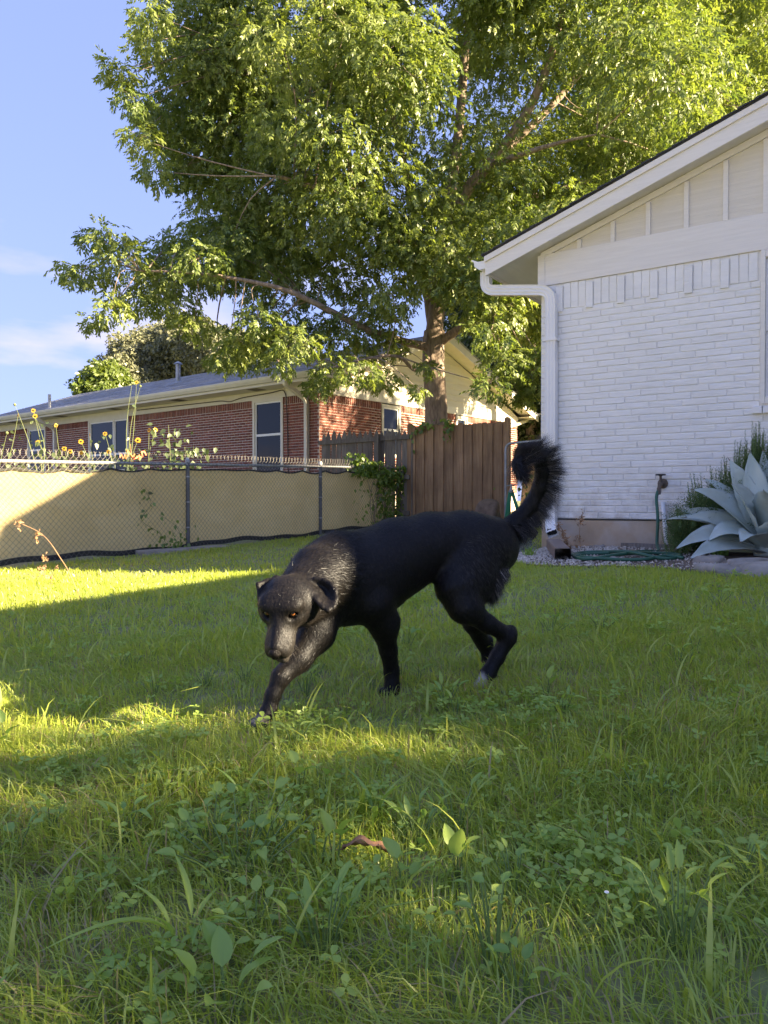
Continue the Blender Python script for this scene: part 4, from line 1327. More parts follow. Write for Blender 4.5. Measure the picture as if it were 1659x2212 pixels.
skel = []                                      # points on the limbs, for the twigs to start from
tr_pts = [(941, 1130, TD), (941, 1060, TD), (942, 930, TD), (941, 850, TD), (937, 780, TD), (938, 715, TD)]
w = catmull([P(*p) for p in tr_pts], 6)
rr = [0.40 - 0.16 * min(1.0, i / 8.0) - 0.02 * (i / len(w)) for i in range(len(w))]
vb = MB()
nside = 22
for i, p in enumerate(w):                      # ridged trunk with a flare at the foot
    for k in range(nside):
        a = 2 * math.pi * k / nside
        rad = rr[i] * (1 + 0.05 * math.sin(a * 5 + i * 0.23) + 0.03 * math.sin(a * 9 - i * 0.3) + random.uniform(-0.02, 0.02))
        vb.v.append((p.x + rad * math.cos(a) - TB.x, p.y + rad * math.sin(a) - TB.y, p.z - TB.z))
for i in range(len(w) - 1):
    for k in range(nside):
        a, b_ = i * nside + k, i * nside + (k + 1) % nside
        vb.f.append((a, b_, b_ + nside, a + nside))
trunk = vb.build('trunk', M['bark'], big_tree, smooth=True)
dd = TD
LIMBS = [
    ([(938, 730, dd), (950, 600, dd), (963, 480, dd - 0.3), (985, 340, dd - 0.4), (1000, 180, dd - 0.2), (1012, 40, dd), (1020, -120, dd + 0.2)], (0.19, 0.05)),
    ([(940, 740, dd), (925, 620, dd + 0.3), (900, 480, dd + 0.8), (860, 300, dd + 1.2), (820, 120, dd + 1.4), (800, -60, dd + 1.6)], (0.15, 0.04)),
    ([(960, 500, dd - 0.2), (1010, 410, dd - 0.6), (1060, 350, dd - 1.0), (1140, 240, dd - 1.4), (1190, 120, dd - 1.6), (1215, 20, dd - 1.8), (1240, -120, dd - 2)], (0.14, 0.045)),
    ([(1050, 362, dd - 0.9), (1180, 240, dd - 0.6), (1260, 150, dd - 0.3), (1340, 50, dd), (1420, -60, dd + 0.3)], (0.09, 0.035)),
    ([(1050, 362, dd - 0.9), (1120, 335, dd - 1.5), (1210, 308, dd - 2.0), (1290, 290, dd - 2.3)], (0.085, 0.012)),
    ([(936, 750, dd), (890, 742, dd - 0.4), (800, 715, dd - 1.0), (700, 665, dd - 1.5), (620, 628, dd - 1.9), (530, 606, dd - 2.2), (420, 590, dd - 2.4), (300, 585, dd - 2.5)], (0.10, 0.016)),
    ([(942, 745, dd), (985, 715, dd - 0.3), (1025, 690, dd - 0.8), (1060, 655, dd - 1.2), (1120, 600, dd - 1.4), (1220, 540, dd - 1.2)], (0.11, 0.03)),
    ([(935, 640, dd), (880, 560, dd - 0.7), (840, 500, dd - 1.2), (780, 420, dd - 1.7), (700, 410, dd - 2.2), (600, 380, dd - 2.6)], (0.12, 0.03)),
    ([(870, 545, dd - 0.8), (790, 410, dd - 1.0), (700, 280, dd - 0.8), (610, 170, dd - 0.6), (520, 60, dd - 0.4)], (0.08, 0.03)),
    ([(910, 560, dd + 0.4), (800, 460, dd + 1.4), (680, 330, dd + 2.2), (560, 240, dd + 2.6), (430, 190, dd + 2.6)], (0.09, 0.03)),
    ([(965, 470, dd), (1080, 440, dd + 1.2), (1240, 400, dd + 2.0), (1420, 330, dd + 2.4), (1560, 230, dd + 2.4)], (0.09, 0.03)),
    ([(935, 760, dd), (900, 800, dd - 0.6), (860, 770, dd - 1.2), (790, 775, dd - 1.6), (700, 800, dd - 1.9)], (0.05, 0.018)),
]
for pts, r in LIMBS:
    o, w = limb(pts, r, 'limb', big_tree)
    skel += w[3:]
SK = np.array([tuple(p) for p in skel])

CROWN = [(470, -330), (380, -120), (330, 0), (290, 80), (250, 150), (280, 200), (285, 260), (318, 340), (350, 385), (400, 420), (385, 470), (290, 490),
         (190, 505), (185, 545), (118, 582), (190, 625), (185, 690), (330, 700), (430, 735), (485, 790), (600, 800), (690, 845), (760, 815), (840, 830), (880, 760), (905, 690), (960, 690),
         (985, 760), (1040, 835), (1100, 850), (1180, 880), (1400, 800), (1760, 520), (1800, 200), (1700, -100), (1500, -330)]
SKY_HOLES = [(985, 250, 16), (1040, 290, 14), (1005, 330, 16), (870, 330, 16), (560, 640, 20), (640, 650, 16), (700, 600, 14), (450, 640, 18), (1115, 170, 18), (735, 560, 12), (500, 690, 16), (760, 240, 10), (1215, 30, 18), (650, 120, 10),
             (1640, 60, 55), (1648, 180, 32), (1600, 20, 22)]
lob = []
r_ = np.random.default_rng(11)
tries = 0
while len(lob) < 262 and tries < 20000:
    tries += 1
    x, y = r_.uniform(100, 1780), r_.uniform(-330, 890)
    if not in_poly(np.array(x), np.array(y), CROWN): continue
    e = float(edge_dist(np.array(x), np.array(y), CROWN)) * TD / FPX      # metres to the outline
    rad = min(r_.uniform(0.55, 1.15), max(0.24, e * 0.95))
    th = min(3.7, 0.4 + 1.05 * e)
    dz = r_.uniform(-1, 1) * th
    if any((x - a) ** 2 + (y - b) ** 2 < (c + rad * 30) ** 2 for a, b, c in SKY_HOLES) and r_.random() < 0.5: continue
    if 862 < x < 1015 and y > 640: continue
    if 960 < x < 1300 and 60 < y < 400 and dz < 0.6 and r_.random() < 0.6: continue
    if y > 560:                                 # the low parts are thin and hang over the near side
        rad *= 0.75; dz = -abs(dz) * 0.6 - (0.4 if x < 940 else 1.5)
        if r_.random() < (0.22 if x < 880 else 0.2): continue
    lob.append((P(x, y, TD + dz), rad))
# trailing tips along the outline
for (x, y, rad) in [(250, 150, 0.3), (265, 165, 0.3), (285, 215, .35), (300, 300, .4), (340, 370, .35), (200, 512, .3), (240, 510, .35), (140, 582, .22), (175, 590, .3), (225, 580, .4), (270, 560, .45), (200, 690, .22), (240, 668, .32), (280, 640, .45),
                    (330, 30, .4), (330, 90, .45), (420, 700, .4), (490, 770, .35), (520, 740, .4), (600, 780, .35), (690, 830, .3), (720, 800, .4), (780, 800, .35), (840, 815, .25), (1060, 830, .35), (1120, 850, .35), (1090, 780, .5), (1150, 800, .5),
                    (640, 740, .45), (560, 690, .4), (380, 660, .45), (340, 610, .5), (430, 560, .5), (500, 520, .5), (1060, 720, .5), (850, 640, .5), (1010, 620, .6), (900, 540, .5), (940, 500, .45), (1080, 560, .6), (940, 430, .4),
                    (925, 790, .18), (950, 600, .4), (960, 540, .4), (905, 842, .12)]:
    lob.append((P(x, y, TD - 1.6 - random.uniform(0, 1.2)), rad * 0.85))
pos, dirs, szs, shd = [], [], [], []
for c, rad in lob:
    n = int((480 if c.x < -2.0 else 390) * rad ** 1.9) + 18
    c = np.array(c)
    v = r_.normal(size=(n, 3)); v /= np.linalg.norm(v, axis=1, keepdims=True)
    p = c + v * (rad * r_.uniform(0.25, 1.0, (n, 1)) ** 0.6) * np.array([1.15, 1.15, 0.75])
    d = v * 0.7 + r_.normal(scale=0.45, size=(n, 3)); d[:, 2] = d[:, 2] * 0.6 - 0.35
    d /= np.linalg.norm(d, axis=1, keepdims=True)
    pos.append(p); dirs.append(d); szs.append(r_.uniform(0.15, 0.235, n)); shd.append(np.clip(r_.normal(0.45, 0.17) + r_.normal(scale=0.15, size=n), 0, 1))
pos, dirs, szs, shd = np.concatenate(pos), np.concatenate(dirs), np.concatenate(szs), np.concatenate(shd)
for j in range(3):                             # three kinds of sprig mixed through the crown
    foliage('leaves', pos[j::3], frames(dirs[j::3]), szs[j::3], compound_sprig(10, 0.85, 0.44, 0.185, 0.4, seed=j + 1), M['tree_leaf'], big_tree, TB, shd[j::3])
# twigs from the nearest limb to each lobe
tw = MB()
for c, rad in lob:
    c_ = np.array(c)
    far_ = np.where(SK[:, 0] < -1.6, np.maximum(0, c_[2] - SK[:, 2] - 0.4), 0)
    j = int(np.argmin(((SK - c_) ** 2).sum(1) + 14 * far_))
    a = Vector(SK[j]); b_ = Vector(c)
    if (a - b_).length < 0.15: continue
    m1 = a.lerp(b_, 0.5) + Vector((random.uniform(-.2, .2), random.uniform(-.2, .2), random.uniform(0.0, .3)))
    r0 = min(0.020, 0.006 + 0.007 * (a - b_).length)
    tw.tube(catmull([a, m1, b_], 3), [r0 * (1 - 0.75 * i / 6) for i in range(7)], 5, cap=False)
    for q in range(3):
        e = b_ + Vector((random.uniform(-1, 1), random.uniform(-1, 1), random.uniform(-0.7, 0.7))) * rad * 0.8
        tw.tube([b_, b_.lerp(e, 0.5) + Vector((0, 0, 0.05)), e], [r0 * 0.3, r0 * 0.25, 0.003], 4, cap=False)
o = tw.shift(TB).build('twigs', M['bark'], big_tree, smooth=True); o['kind'] = 'stuff'


def blob_tree(name, label, blobs, mat, tmpl, size, dens, group=None, trunk_at=None, seed=1, trunk_r=0.25, droop=0.2):
    """A tree made of leaf clumps; blobs (px, py, d, radius in metres)."""
    r = np.random.default_rng(seed)
    bx = [(P(a, b_, c), rad) for a, b_, c, rad in blobs]
    q = trunk_at or bx[0][0]
    base = Vector((q.x, q.y, float(g(q.x, q.y))))
    t = thing(name, label, 'tree', tuple(base), 0, group)
    top = max(b.z for b, _ in bx)
    cx = sum((b for b, _ in bx), Vector()) / len(bx)
    hub = Vector((base.x, base.y, base.z + (cx.z - base.z) * 0.55))
    MB().tube(catmull([base, base.lerp(hub, 0.5) + Vector((0.05, 0.1, 0)), hub, Vector((hub.x, hub.y, top - 0.3))], 4), [trunk_r * (1 - 0.75 * i / 12) for i in range(13)], 9).shift(base).build('trunk', M['bark'], t, smooth=True)
    br = MB()
    for b_, rad in bx:
        br.tube(catmull([hub, hub.lerp(b_, 0.5) + Vector((0, 0, 0.2)), b_], 3), [trunk_r * 0.35 * (1 - 0.8 * i / 6) for i in range(7)], 5, cap=False)
    o = br.shift(base).build('branches', M['bark'], t); o['kind'] = 'stuff'
    ps, ds, sz, sh = [], [], [], []
    for b_, rad in bx:
        n = int(dens * rad ** 2)
        v = r.normal(size=(n, 3)); v /= np.linalg.norm(v, axis=1, keepdims=True)
        wv = 1 + 0.22 * np.sin(v[:, :1] * 5 + b_.x) * np.sin(v[:, 1:2] * 4 + b_.z) + 0.12 * np.sin(v[:, 2:] * 9)
        ps.append(np.array(b_) + v * wv * rad * r.uniform(0.35, 1.05, (n, 1)) ** 0.5 * np.array([1, 1, 0.85]))
        d = v + r.normal(scale=0.5, size=(n, 3)); d[:, 2] -= droop
        ds.append(d / np.linalg.norm(d, axis=1, keepdims=True)); sz.append(r.uniform(0.75, 1.25, n) * size)
        sh.append(np.clip(r.normal(0.45, 0.15) + r.normal(scale=0.2, size=n), 0, 1))
    foliage('leaves', np.concatenate(ps), frames(np.concatenate(ds)), np.concatenate(sz), tmpl, mat, t, base, np.concatenate(sh))
    return t


SPR = simple_sprig(8, 0.6, 0.5, 0.26, 3)
# oak beyond the brick house and the bright small tree beside it
blob_tree('oak_tree', 'dull green oak crown rising beyond the grey shingle roof', [(x, y + 14, 44 + random.uniform(-3, 3), r) for x, y, r in
          [(300, 785, 2.0), (350, 770, 2.2), (400, 765, 2.3), (450, 775, 2.1), (330, 740, 1.3), (375, 735, 1.5), (420, 730, 1.4), (275, 800, 1.2), (290, 760, 1.0), (260, 790, 0.8), (470, 750, 1.6), (500, 790, 1.8), (350, 820, 2.3), (420, 820, 2.4), (280, 830, 1.5), (560, 770, 2), (620, 780, 2)]],
          M['far_leaf'], SPR, 0.42, 420, seed=5, trunk_r=0.4, trunk_at=P(390, 1082, 44))
blob_tree('small_tree', 'bright green bushy tree left of the oak beyond the roof', [(x, y, 38 + random.uniform(-1, 1), r) for x, y, r in
          [(205, 825, 0.75), (225, 815, 0.7), (240, 835, 0.9), (195, 840, 0.7), (215, 850, 1.0), (252, 815, 0.45)]], M['far_leaf_bright'], SPR, 0.42, 420, seed=6, trunk_r=0.15)
# darker trees behind the gap between the houses, and behind the white house
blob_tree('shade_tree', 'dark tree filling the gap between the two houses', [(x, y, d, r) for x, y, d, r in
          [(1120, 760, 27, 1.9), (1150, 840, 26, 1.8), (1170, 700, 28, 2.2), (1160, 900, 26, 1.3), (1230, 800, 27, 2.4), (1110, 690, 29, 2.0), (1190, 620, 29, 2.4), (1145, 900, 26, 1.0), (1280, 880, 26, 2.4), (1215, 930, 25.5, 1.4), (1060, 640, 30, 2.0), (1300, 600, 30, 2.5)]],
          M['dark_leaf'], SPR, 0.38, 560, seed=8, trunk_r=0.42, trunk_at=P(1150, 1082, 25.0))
blob_tree('leafy_tree', 'bright leafy tree rising behind the white house roof', [(x, y, d, r) for x, y, d, r in
          [(1300, 420, 21, 1.6), (1400, 380, 20, 1.7), (1500, 330, 20, 1.7), (1600, 290, 20, 1.6), (1450, 250, 21, 1.7), (1350, 300, 21.5, 1.6), (1560, 210, 21, 1.5), (1250, 500, 20.5, 1.6), (1200, 560, 20, 1.5), (1330, 520, 20, 1.8), (1650, 250, 20, 1.3), (1690, 380, 20, 1.8), (1160, 640, 19.5, 1.2), (1230, 660, 20, 1.0), (1300, 610, 20, 1.2), (1205, 730, 20, 0.7),  # last three clumps added to throw dappled shade on the gable
           (1490, 130, 21.5, 1.4), (1400, 140, 22, 1.5), (1600, 120, 22, 1.0), (1300, 190, 22, 1.4), (1530, 30, 22, 1.3), (1420, 30, 22, 1.4), (1500, 450, 19.5, 1.8)]],
          M['tree_leaf'], compound_sprig(9, 1.0, 0.42, 0.15), 0.36, 330, seed=9, trunk_r=0.3, trunk_at=P(1420, 1082, 21.5), droop=0.4)
# shrub row added to the right, outside the view, shaped to shade the near lawn
def shade_hedge(uv_list, name, label, mat, tmpl, size, dens, seed):
    r = np.random.default_rng(seed)
    c0 = uv_list[0]
    w = lambda u, v: (0.83 * u + 0.557 * v, -0.557 * u + 0.83 * v)
    bx = w(c0[0], c0[1])
    base = Vector((bx[0], bx[1], float(g(*bx))))
    t = thing(name, label, 'shrub', tuple(base))
    ps, ds = [], []
    st = MB()
    for u, v, z, rad in uv_list:
        x, y = w(u, v)
        n = int(dens * rad ** 2)
        q = r.normal(size=(n, 3)); q /= np.linalg.norm(q, axis=1, keepdims=True)
        ps.append(np.array([x, y, z]) + q * rad * r.uniform(0.2, 1.0, (n, 1)) ** 0.5)
        ds.append(q)
        st.tube([(x, y, float(g(x, y)) - 0.05), (x + 0.05, y, z * 0.6), (x, y, z)], [0.05, 0.04, 0.015], 6)
    st.shift(base).build('stem', M['bark'], t)
    foliage('leaves', np.concatenate(ps), frames(np.concatenate(ds)), r.uniform(0.8, 1.2, sum(map(len, ps))) * size, tmpl, mat, t, base)


SHADE_HEDGE = []
r_h = np.random.default_rng(4)
for v in np.arange(1.7, 2.95, 0.38):
    for z in np.arange(0.4, 3.95, 0.5):
        SHADE_HEDGE.append((5.4 + r_h.uniform(-0.35, 0.35), v + r_h.uniform(-0.15, 0.15), z + r_h.uniform(-0.15, 0.1), r_h.uniform(0.42, 0.52)))
for z in np.arange(0.4, 3.2, 0.3):
    for v in (3.15, 3.4, 3.65):
        SHADE_HEDGE.append((5.4 + r_h.uniform(-0.2, 0.2), v, z, 0.34))
shade_hedge(SHADE_HEDGE, 'shade_shrub', 'tall shrub added out of view to shade the near lawn', M['dark_leaf'], SPR, 0.16, 470, 2)

# ------------------------------------------------------------------ rosemary, lavender and small plants in the bed
def needle_stem(n=26, h=1.0, ll=0.075, lw=0.018):
    V, F = [], []
    for i in range(n):
        t = 0.06 + 0.94 * i / (n - 1)
        a = i * 2.4
        p = np.array([t * h, 0, 0])
        l_ = ll * (1.15 - 0.75 * t)
        d = np.array([0.55, math.cos(a), math.sin(a)]); d /= np.linalg.norm(d)
        s = np.cross(d, [1, 0, 0.01]); s /= np.linalg.norm(s)
        b = len(V)
        V += [p, p + d * l_ * 0.5 + s * lw / 2, p + d * l_, p + d * l_ * 0.5 - s * lw / 2]
        F += [(b, b + 1, b + 2), (b, b + 2, b + 3)]
    return np.array(V), np.array(F)


rc_ = on_ground(1600, 1196)
RCc = Vector((rc_.x, rc_.y, float(g(rc_.x, rc_.y))))
rosemary = thing('rosemary_bush', 'dark green rosemary bush against the white wall behind the agave', 'shrub', tuple(RCc))
outline = [(1432, 1150, 30), (1448, 1105, 60), (1478, 1125, 20), (1500, 1040, 90), (1520, 1090, 60), (1545, 1025, 90), (1570, 1000, 90), (1600, 965, 100), (1625, 945, 100), (1640, 925, 100), (1655, 950, 100), (1680, 940, 100), (1720, 950, 100), (1760, 980, 100), (1490, 1170, 40), (1540, 1160, 60), (1450, 1170, 30)]
ps, ds, sz = [], [], []
st = MB()
for px, py, k in outline:
    for i in range(max(8, int(k / 2.6))):
        d0 = random.uniform(6.45, 6.9) - max(0, (px - 1500)) * 0.0007
        tip = P(px + random.uniform(-16, 16), py + random.uniform(-18, 50), d0)
        root = Vector((tip.x * 0.6 + RCc.x * 0.4 + random.uniform(-.1, .1), tip.y * 0.7 + RCc.y * 0.3 + 0.1, RCc.z + 0.02))
        root.z += max(0, (tip.z - root.z) * random.uniform(0.15, 0.6))
        dr = tip - root
        if dr.length < 0.12: continue
        ln = min(dr.length, 0.42)
        b0 = tip - dr.normalized() * ln
        dr = (dr.normalized() * 0.5 + Vector((0, 0, 0.8))).normalized()
        ps.append(tip - dr * ln); ds.append(dr); sz.append(ln)
        st.tube([root, (root + tip) / 2 + Vector((0.02, 0, 0.02)), tip - dr * ln, tip], [0.006, 0.005, 0.003, 0.001], 4, cap=False)
st.shift(RCc).build('stems', M['weed_stem'], rosemary)['kind'] = 'stuff'
ps = np.array([tuple(p) for p in ps]); ds = np.array([tuple(p) for p in ds]); sz = np.array(sz)
for rep in range(1):
    foliage('leaves', ps, frames(ds), sz, needle_stem(60, 1.0, 0.085, 0.017), M['rosemary'], rosemary, RCc)
# dense inner leaves
n = 2600
r_ = np.random.default_rng(12)
px_ = r_.uniform(1450, 1760, n); t_ = r_.random(n)
ytop = np.interp(px_, [1440, 1500, 1560, 1620, 1680, 1760], [1140, 1080, 1040, 985, 975, 1000])
py_ = ytop + (1185 - ytop) * t_ ** 0.8
pp = np.array([tuple(P(a, b_, r_.uniform(6.35, 6.9) - max(0, a - 1500) * 0.0007)) for a, b_ in zip(px_, py_)])
dd_ = r_.normal(size=(n, 3)); dd_[:, 2] = abs(dd_[:, 2]) + 0.4; dd_ /= np.linalg.norm(dd_, axis=1, keepdims=True)
foliage('inner_leaves', pp, frames(dd_), r_.uniform(0.10, 0.2, n), needle_stem(16, 1.0, 0.2, 0.035), M['rosemary'], rosemary, RCc)

q = on_ground(1124, 1198); LQ = Vector((q.x, q.y, float(g(q.x, q.y))))
lav = thing('lavender', 'silver-grey lavender tuft by the bed in front of the gap', 'plant', tuple(LQ))
n = 190
a = RNG.uniform(0, 6.28, n); el = RNG.uniform(0.25, 1.45, n)
d = np.stack([np.cos(a) * np.cos(el), np.sin(a) * np.cos(el), np.sin(el)], 1)
foliage('leaves', np.array(LQ)[None] + d * 0.02, frames(d), RNG.uniform(0.14, 0.23, n), needle_stem(18, 1.0, 0.16, 0.03), M['lavender'], lav, LQ)


def tuft(name, label, base, h, k, mat, lean=0.7, w=0.008, spread=0.05, cat='grass tuft', group=None):
    t = thing(name, label, cat, tuple(base), 0, group)
    mb = MB()
    for i in range(k):
        a = random.uniform(0, 6.28); ln = lean * random.random()
        p0 = Vector((random.uniform(-spread, spread), random.uniform(-spread, spread), 0))
        dirv = Vector((math.cos(a), math.sin(a), 0))
        hh = h * random.uniform(0.6, 1.0)
        side = Vector((-dirv.y, dirv.x, 0)) * w
        pts = [p0, p0 + dirv * ln * hh * 0.25 + Vector((0, 0, hh * 0.55)), p0 + dirv * ln * hh * 0.6 + Vector((0, 0, hh * 0.9)), p0 + dirv * ln * hh * 1.05 + Vector((0, 0, hh * 0.95))]
        vs = []
        for j, p in enumerate(pts[:-1]):
            f = (0.7, 1.0, 0.7)[j]; vs += [p - side * f, p + side * f]
        vs.append(pts[-1])
        mb.add(vs, [(0, 1, 3, 2), (2, 3, 5, 4), (4, 5, 6)])
    mb.build('blades', mat, t)
    return t


q = on_ground(1143, 1208)
tuft('grass_tuft', 'pale green grass tuft beside the brown downspout extension', (q.x, q.y, g(q.x, q.y)), 0.13, 40, M['weed_leaf'], 1.0, 0.005)
for px, py, lab in ((1365, 1168, 'small green weed at the foot of the white wall'), (1555, 1196, 'small bright weed between the rosemary and the lowest agave leaf')):
    q = on_ground(px, py + 12)
    tuft('bed_weed', lab, (q.x, q.y, g(q.x, q.y)), 0.12, 16, M['weed_leaf'], 1.2, 0.012, cat='weed')

# dry dead stalks by the wall and on the lawn
def dry_weed(name, label, root, pts, heads, r=0.003):
    t = thing(name, label, 'dry weed', tuple(root))
    MB().tube(catmull([root] + pts, 4), r, 5).shift(root).build('stalk', M['dry_stalk'], t)
    hb = MB()
    for h, sc in heads:
        for i in range(16):
            c = h + Vector((random.gauss(0, 1), random.gauss(0, 1), random.gauss(0, 1.4))) * sc * 0.5
            d = Vector((random.gauss(0, 1), random.gauss(0, 1), random.gauss(-0.3, 1))).normalized() * sc * 0.9
            s = d.orthogonal().normalized() * sc * 0.22
            hb.add([c, c + d * 0.5 + s, c + d, c + d * 0.5 - s], [(0, 1, 2, 3)])
            hb.tube([h, c], 0.0012, 3, cap=False)
    o = hb.shift(root).build('seed_heads', M['dry_stalk'], t); o['kind'] = 'stuff'
    return t


rt = on_ground(186, 1330)
rt = P(178, 1300, 5.0); rt.z = float(g(rt.x, rt.y))
d0 = rt.y
dry_weed('dry_weed', 'tall dry brown weed leaning in front of the chain-link fence', rt, [P(150, 1238, d0), P(130, 1205, d0), P(108, 1172, d0 + 0.05), P(85, 1150, d0 + 0.1), P(48, 1132, d0 + 0.1)],
         [(P(78, 1160, d0 + 0.1), 0.034), (P(42, 1133, d0 + 0.1), 0.026), (P(97, 1205, d0), 0.022), (P(92, 1228, d0), 0.028), (P(110, 1245, d0), 0.02), (P(122, 1225, d0), 0.012)])
rt = on_ground(1255, 1192)
dry_weed('dry_weed', 'short dry brown weed standing by the tan foundation', rt, [P(1252, 1160, rt.y), P(1254, 1125, rt.y), P(1260, 1108, rt.y)], [(P(1254, 1130, rt.y), 0.05), (P(1258, 1115, rt.y), 0.03), (P(1250, 1165, rt.y), 0.04)])
rt = on_ground(1222, 1195)
dry_weed('dry_weed', 'dry brown weed sprawling behind the downspout extension', rt, [P(1225, 1172, rt.y), P(1218, 1150, rt.y), P(1205, 1130, rt.y)], [(P(1224, 1165, rt.y), 0.07), (P(1215, 1150, rt.y), 0.05), (P(1235, 1185, rt.y), 0.07), (P(1206, 1134, rt.y), 0.03)])

# ------------------------------------------------------------------ ivy and vines on the fences
def leaf_patch(name, parent, off, pts, nrm, size, mat, lw=0.8, shade=None):
    pts = np.array(pts); n = len(pts)
    d = RNG.normal(size=(n, 3)) * 0.5 + np.array([0, 0, -0.7]); d /= np.linalg.norm(d, axis=1, keepdims=True)
    nn = np.tile(np.array(nrm, float), (n, 1)) + RNG.normal(scale=0.45, size=(n, 3))
    s = np.cross(d, nn); s /= np.linalg.norm(s, axis=1, keepdims=True)
    R = np.stack([d, s, np.cross(s, d)], axis=2)
    TV = np.array([(0, 0, 0), (0.25, 0.42 * lw, 0.05), (0.6, 0.33 * lw, 0.05), (1, 0, -0.05), (0.6, -0.33 * lw, 0.05), (0.25, -0.42 * lw, 0.05), (0.45, 0, 0.0), (0.45, 0, 0.0)])
    TF = np.array([(0, 1, 6), (1, 2, 6), (2, 3, 6), (3, 4, 6), (4, 5, 6), (5, 0, 6)])
    return foliage(name, pts, R, np.full(n, size) * RNG.uniform(0.6, 1.2, n), (TV, TF), mat, parent, off, shade)


fw = lambda s, y, z: Vector((FX + fdir.x * s + fnor.x * y, FY + fdir.y * s + fnor.y * y, fg(s) + z))
IV = fw(7.6, 0, 0)
ivy = thing('ivy', 'thick green ivy draped over the fence corner by the brown boards', 'vine', tuple(IV))
pts = []
for _ in range(2300):
    s = random.uniform(6.5, 8.7)
    zmax = 1.32 + 0.16 * math.sin(s * 2.2 + 0.5) + 0.06 * math.sin(s * 9)
    if s < 7.15:
        if random.random() < 0.72: z = random.uniform(1.02, zmax)
        else:
            z = random.uniform(0.1, 1.1)
            if random.random() < 0.75: continue
    else: z = random.uniform(0.1, zmax) if random.random() < 0.7 else random.uniform(0.85, zmax)
    y = -0.05 - 0.18 * random.random() * (0.4 + 0.6 * min(1, z)) if random.random() < 0.8 else random.uniform(-0.02, 0.2)
    pts.append(tuple(fw(s, y, z)))
leaf_patch('leaves', ivy, IV, pts, tuple(-fnor), 0.085, M['ivy_leaf'])
im = MB()
for _ in range(26):
    s = random.uniform(7.0, 8.6)
    im.tube(catmull([fw(s, -0.03, 0), fw(s + random.uniform(-.2, .2), -0.06, 0.4), fw(s + random.uniform(-.3, .3), -0.08, 0.8), fw(s + random.uniform(-.5, .3), -0.08, 1.25)], 3), 0.005, 4, cap=False)
im.shift(IV).build('stems', M['bark'], ivy)['kind'] = 'stuff'

BF = lambda x, y, z: Vector((0.52 + 0.83 * x + 0.557 * y, 14.8 - 0.557 * x + 0.83 * y, z))
VB = BF(0.9, -0.05, 2.0)
vt = thing('vine_sprig', 'bright vine sprigs hanging over the top of the brown board fence', 'vine', tuple(VB))
pts = [tuple(BF(0.9 + random.gauss(0, 0.06), -0.07 - random.random() * 0.05, 2.2 - abs(random.gauss(0, 0.22)))) for _ in range(34)] + \
      [tuple(BF(0.35 + random.gauss(0, 0.1), -0.07, 2.13 + random.gauss(-0.03, 0.06))) for _ in range(22)] + [tuple(BF(0.1 + random.gauss(0, 0.04), -0.07, 1.9 + random.gauss(0, 0.12))) for _ in range(8)]
leaf_patch('leaves', vt, VB, pts, (-0.5, -0.8, 0.3), 0.095, M['ivy_leaf'])
MB().tube(catmull([BF(0.1, -0.06, 1.9), BF(0.3, -0.06, 2.13), BF(0.6, -0.06, 2.1), BF(0.9, -0.06, 2.2), BF(0.92, -0.07, 1.75)], 4), 0.004, 4).shift(VB).build('stem', M['stalk_green'], vt)

VC = fw(2.1, -0.03, 0)
vn = thing('climbing_vine', 'thin vine climbing the fence mesh left of the near post', 'vine', tuple(VC))
sp_ = [fw(2.3, -0.04, 0), fw(2.15, -0.04, 0.25), fw(1.85, -0.04, 0.45), fw(2.0, -0.04, 0.65), fw(1.9, -0.04, 0.85)]
sp2 = [fw(2.5, -0.04, 0), fw(2.45, -0.04, 0.3), fw(2.15, -0.04, 0.5)]
vm = MB(); c1 = catmull(sp_, 8); c2 = catmull(sp2, 8)
vm.tube(c1, 0.003, 4); vm.tube(c2, 0.003, 4)
vm.shift(VC).build('stem', M['stalk_green'], vn)
pts = [tuple(p + Vector((random.gauss(0, .03), random.gauss(0, .03), random.gauss(0, .03)))) for p in c1 + c2 for _ in range(1)]
pts += [tuple(fw(2.35 + random.gauss(0, 0.16), -0.06, abs(random.gauss(0, 0.16)))) for _ in range(60)]
leaf_patch('leaves', vn, VC, pts, tuple(-fnor), 0.06, M['ivy_leaf'])

q = BF(2.9, 0.6, 0)
q = Vector((q.x, q.y, float(g(q.x, q.y))))
gb = thing('gap_bush', 'loose green bush behind the tubular gate', 'shrub', tuple(q))
pts = [tuple(q + Vector((random.gauss(0, 0.4), random.gauss(0, 0.3), abs(random.gauss(0.55, 0.4))))) for _ in range(700)]
leaf_patch('leaves', gb, q, pts, (-0.2, -0.8, 0.5), 0.08, M['ivy_leaf'])
MB().tube([q, q + Vector((0.1, 0, 0.6)), q + Vector((0.0, 0.1, 1.2))], [0.02, 0.015, 0.005], 5).shift(q).build('stem', M['bark'], gb)

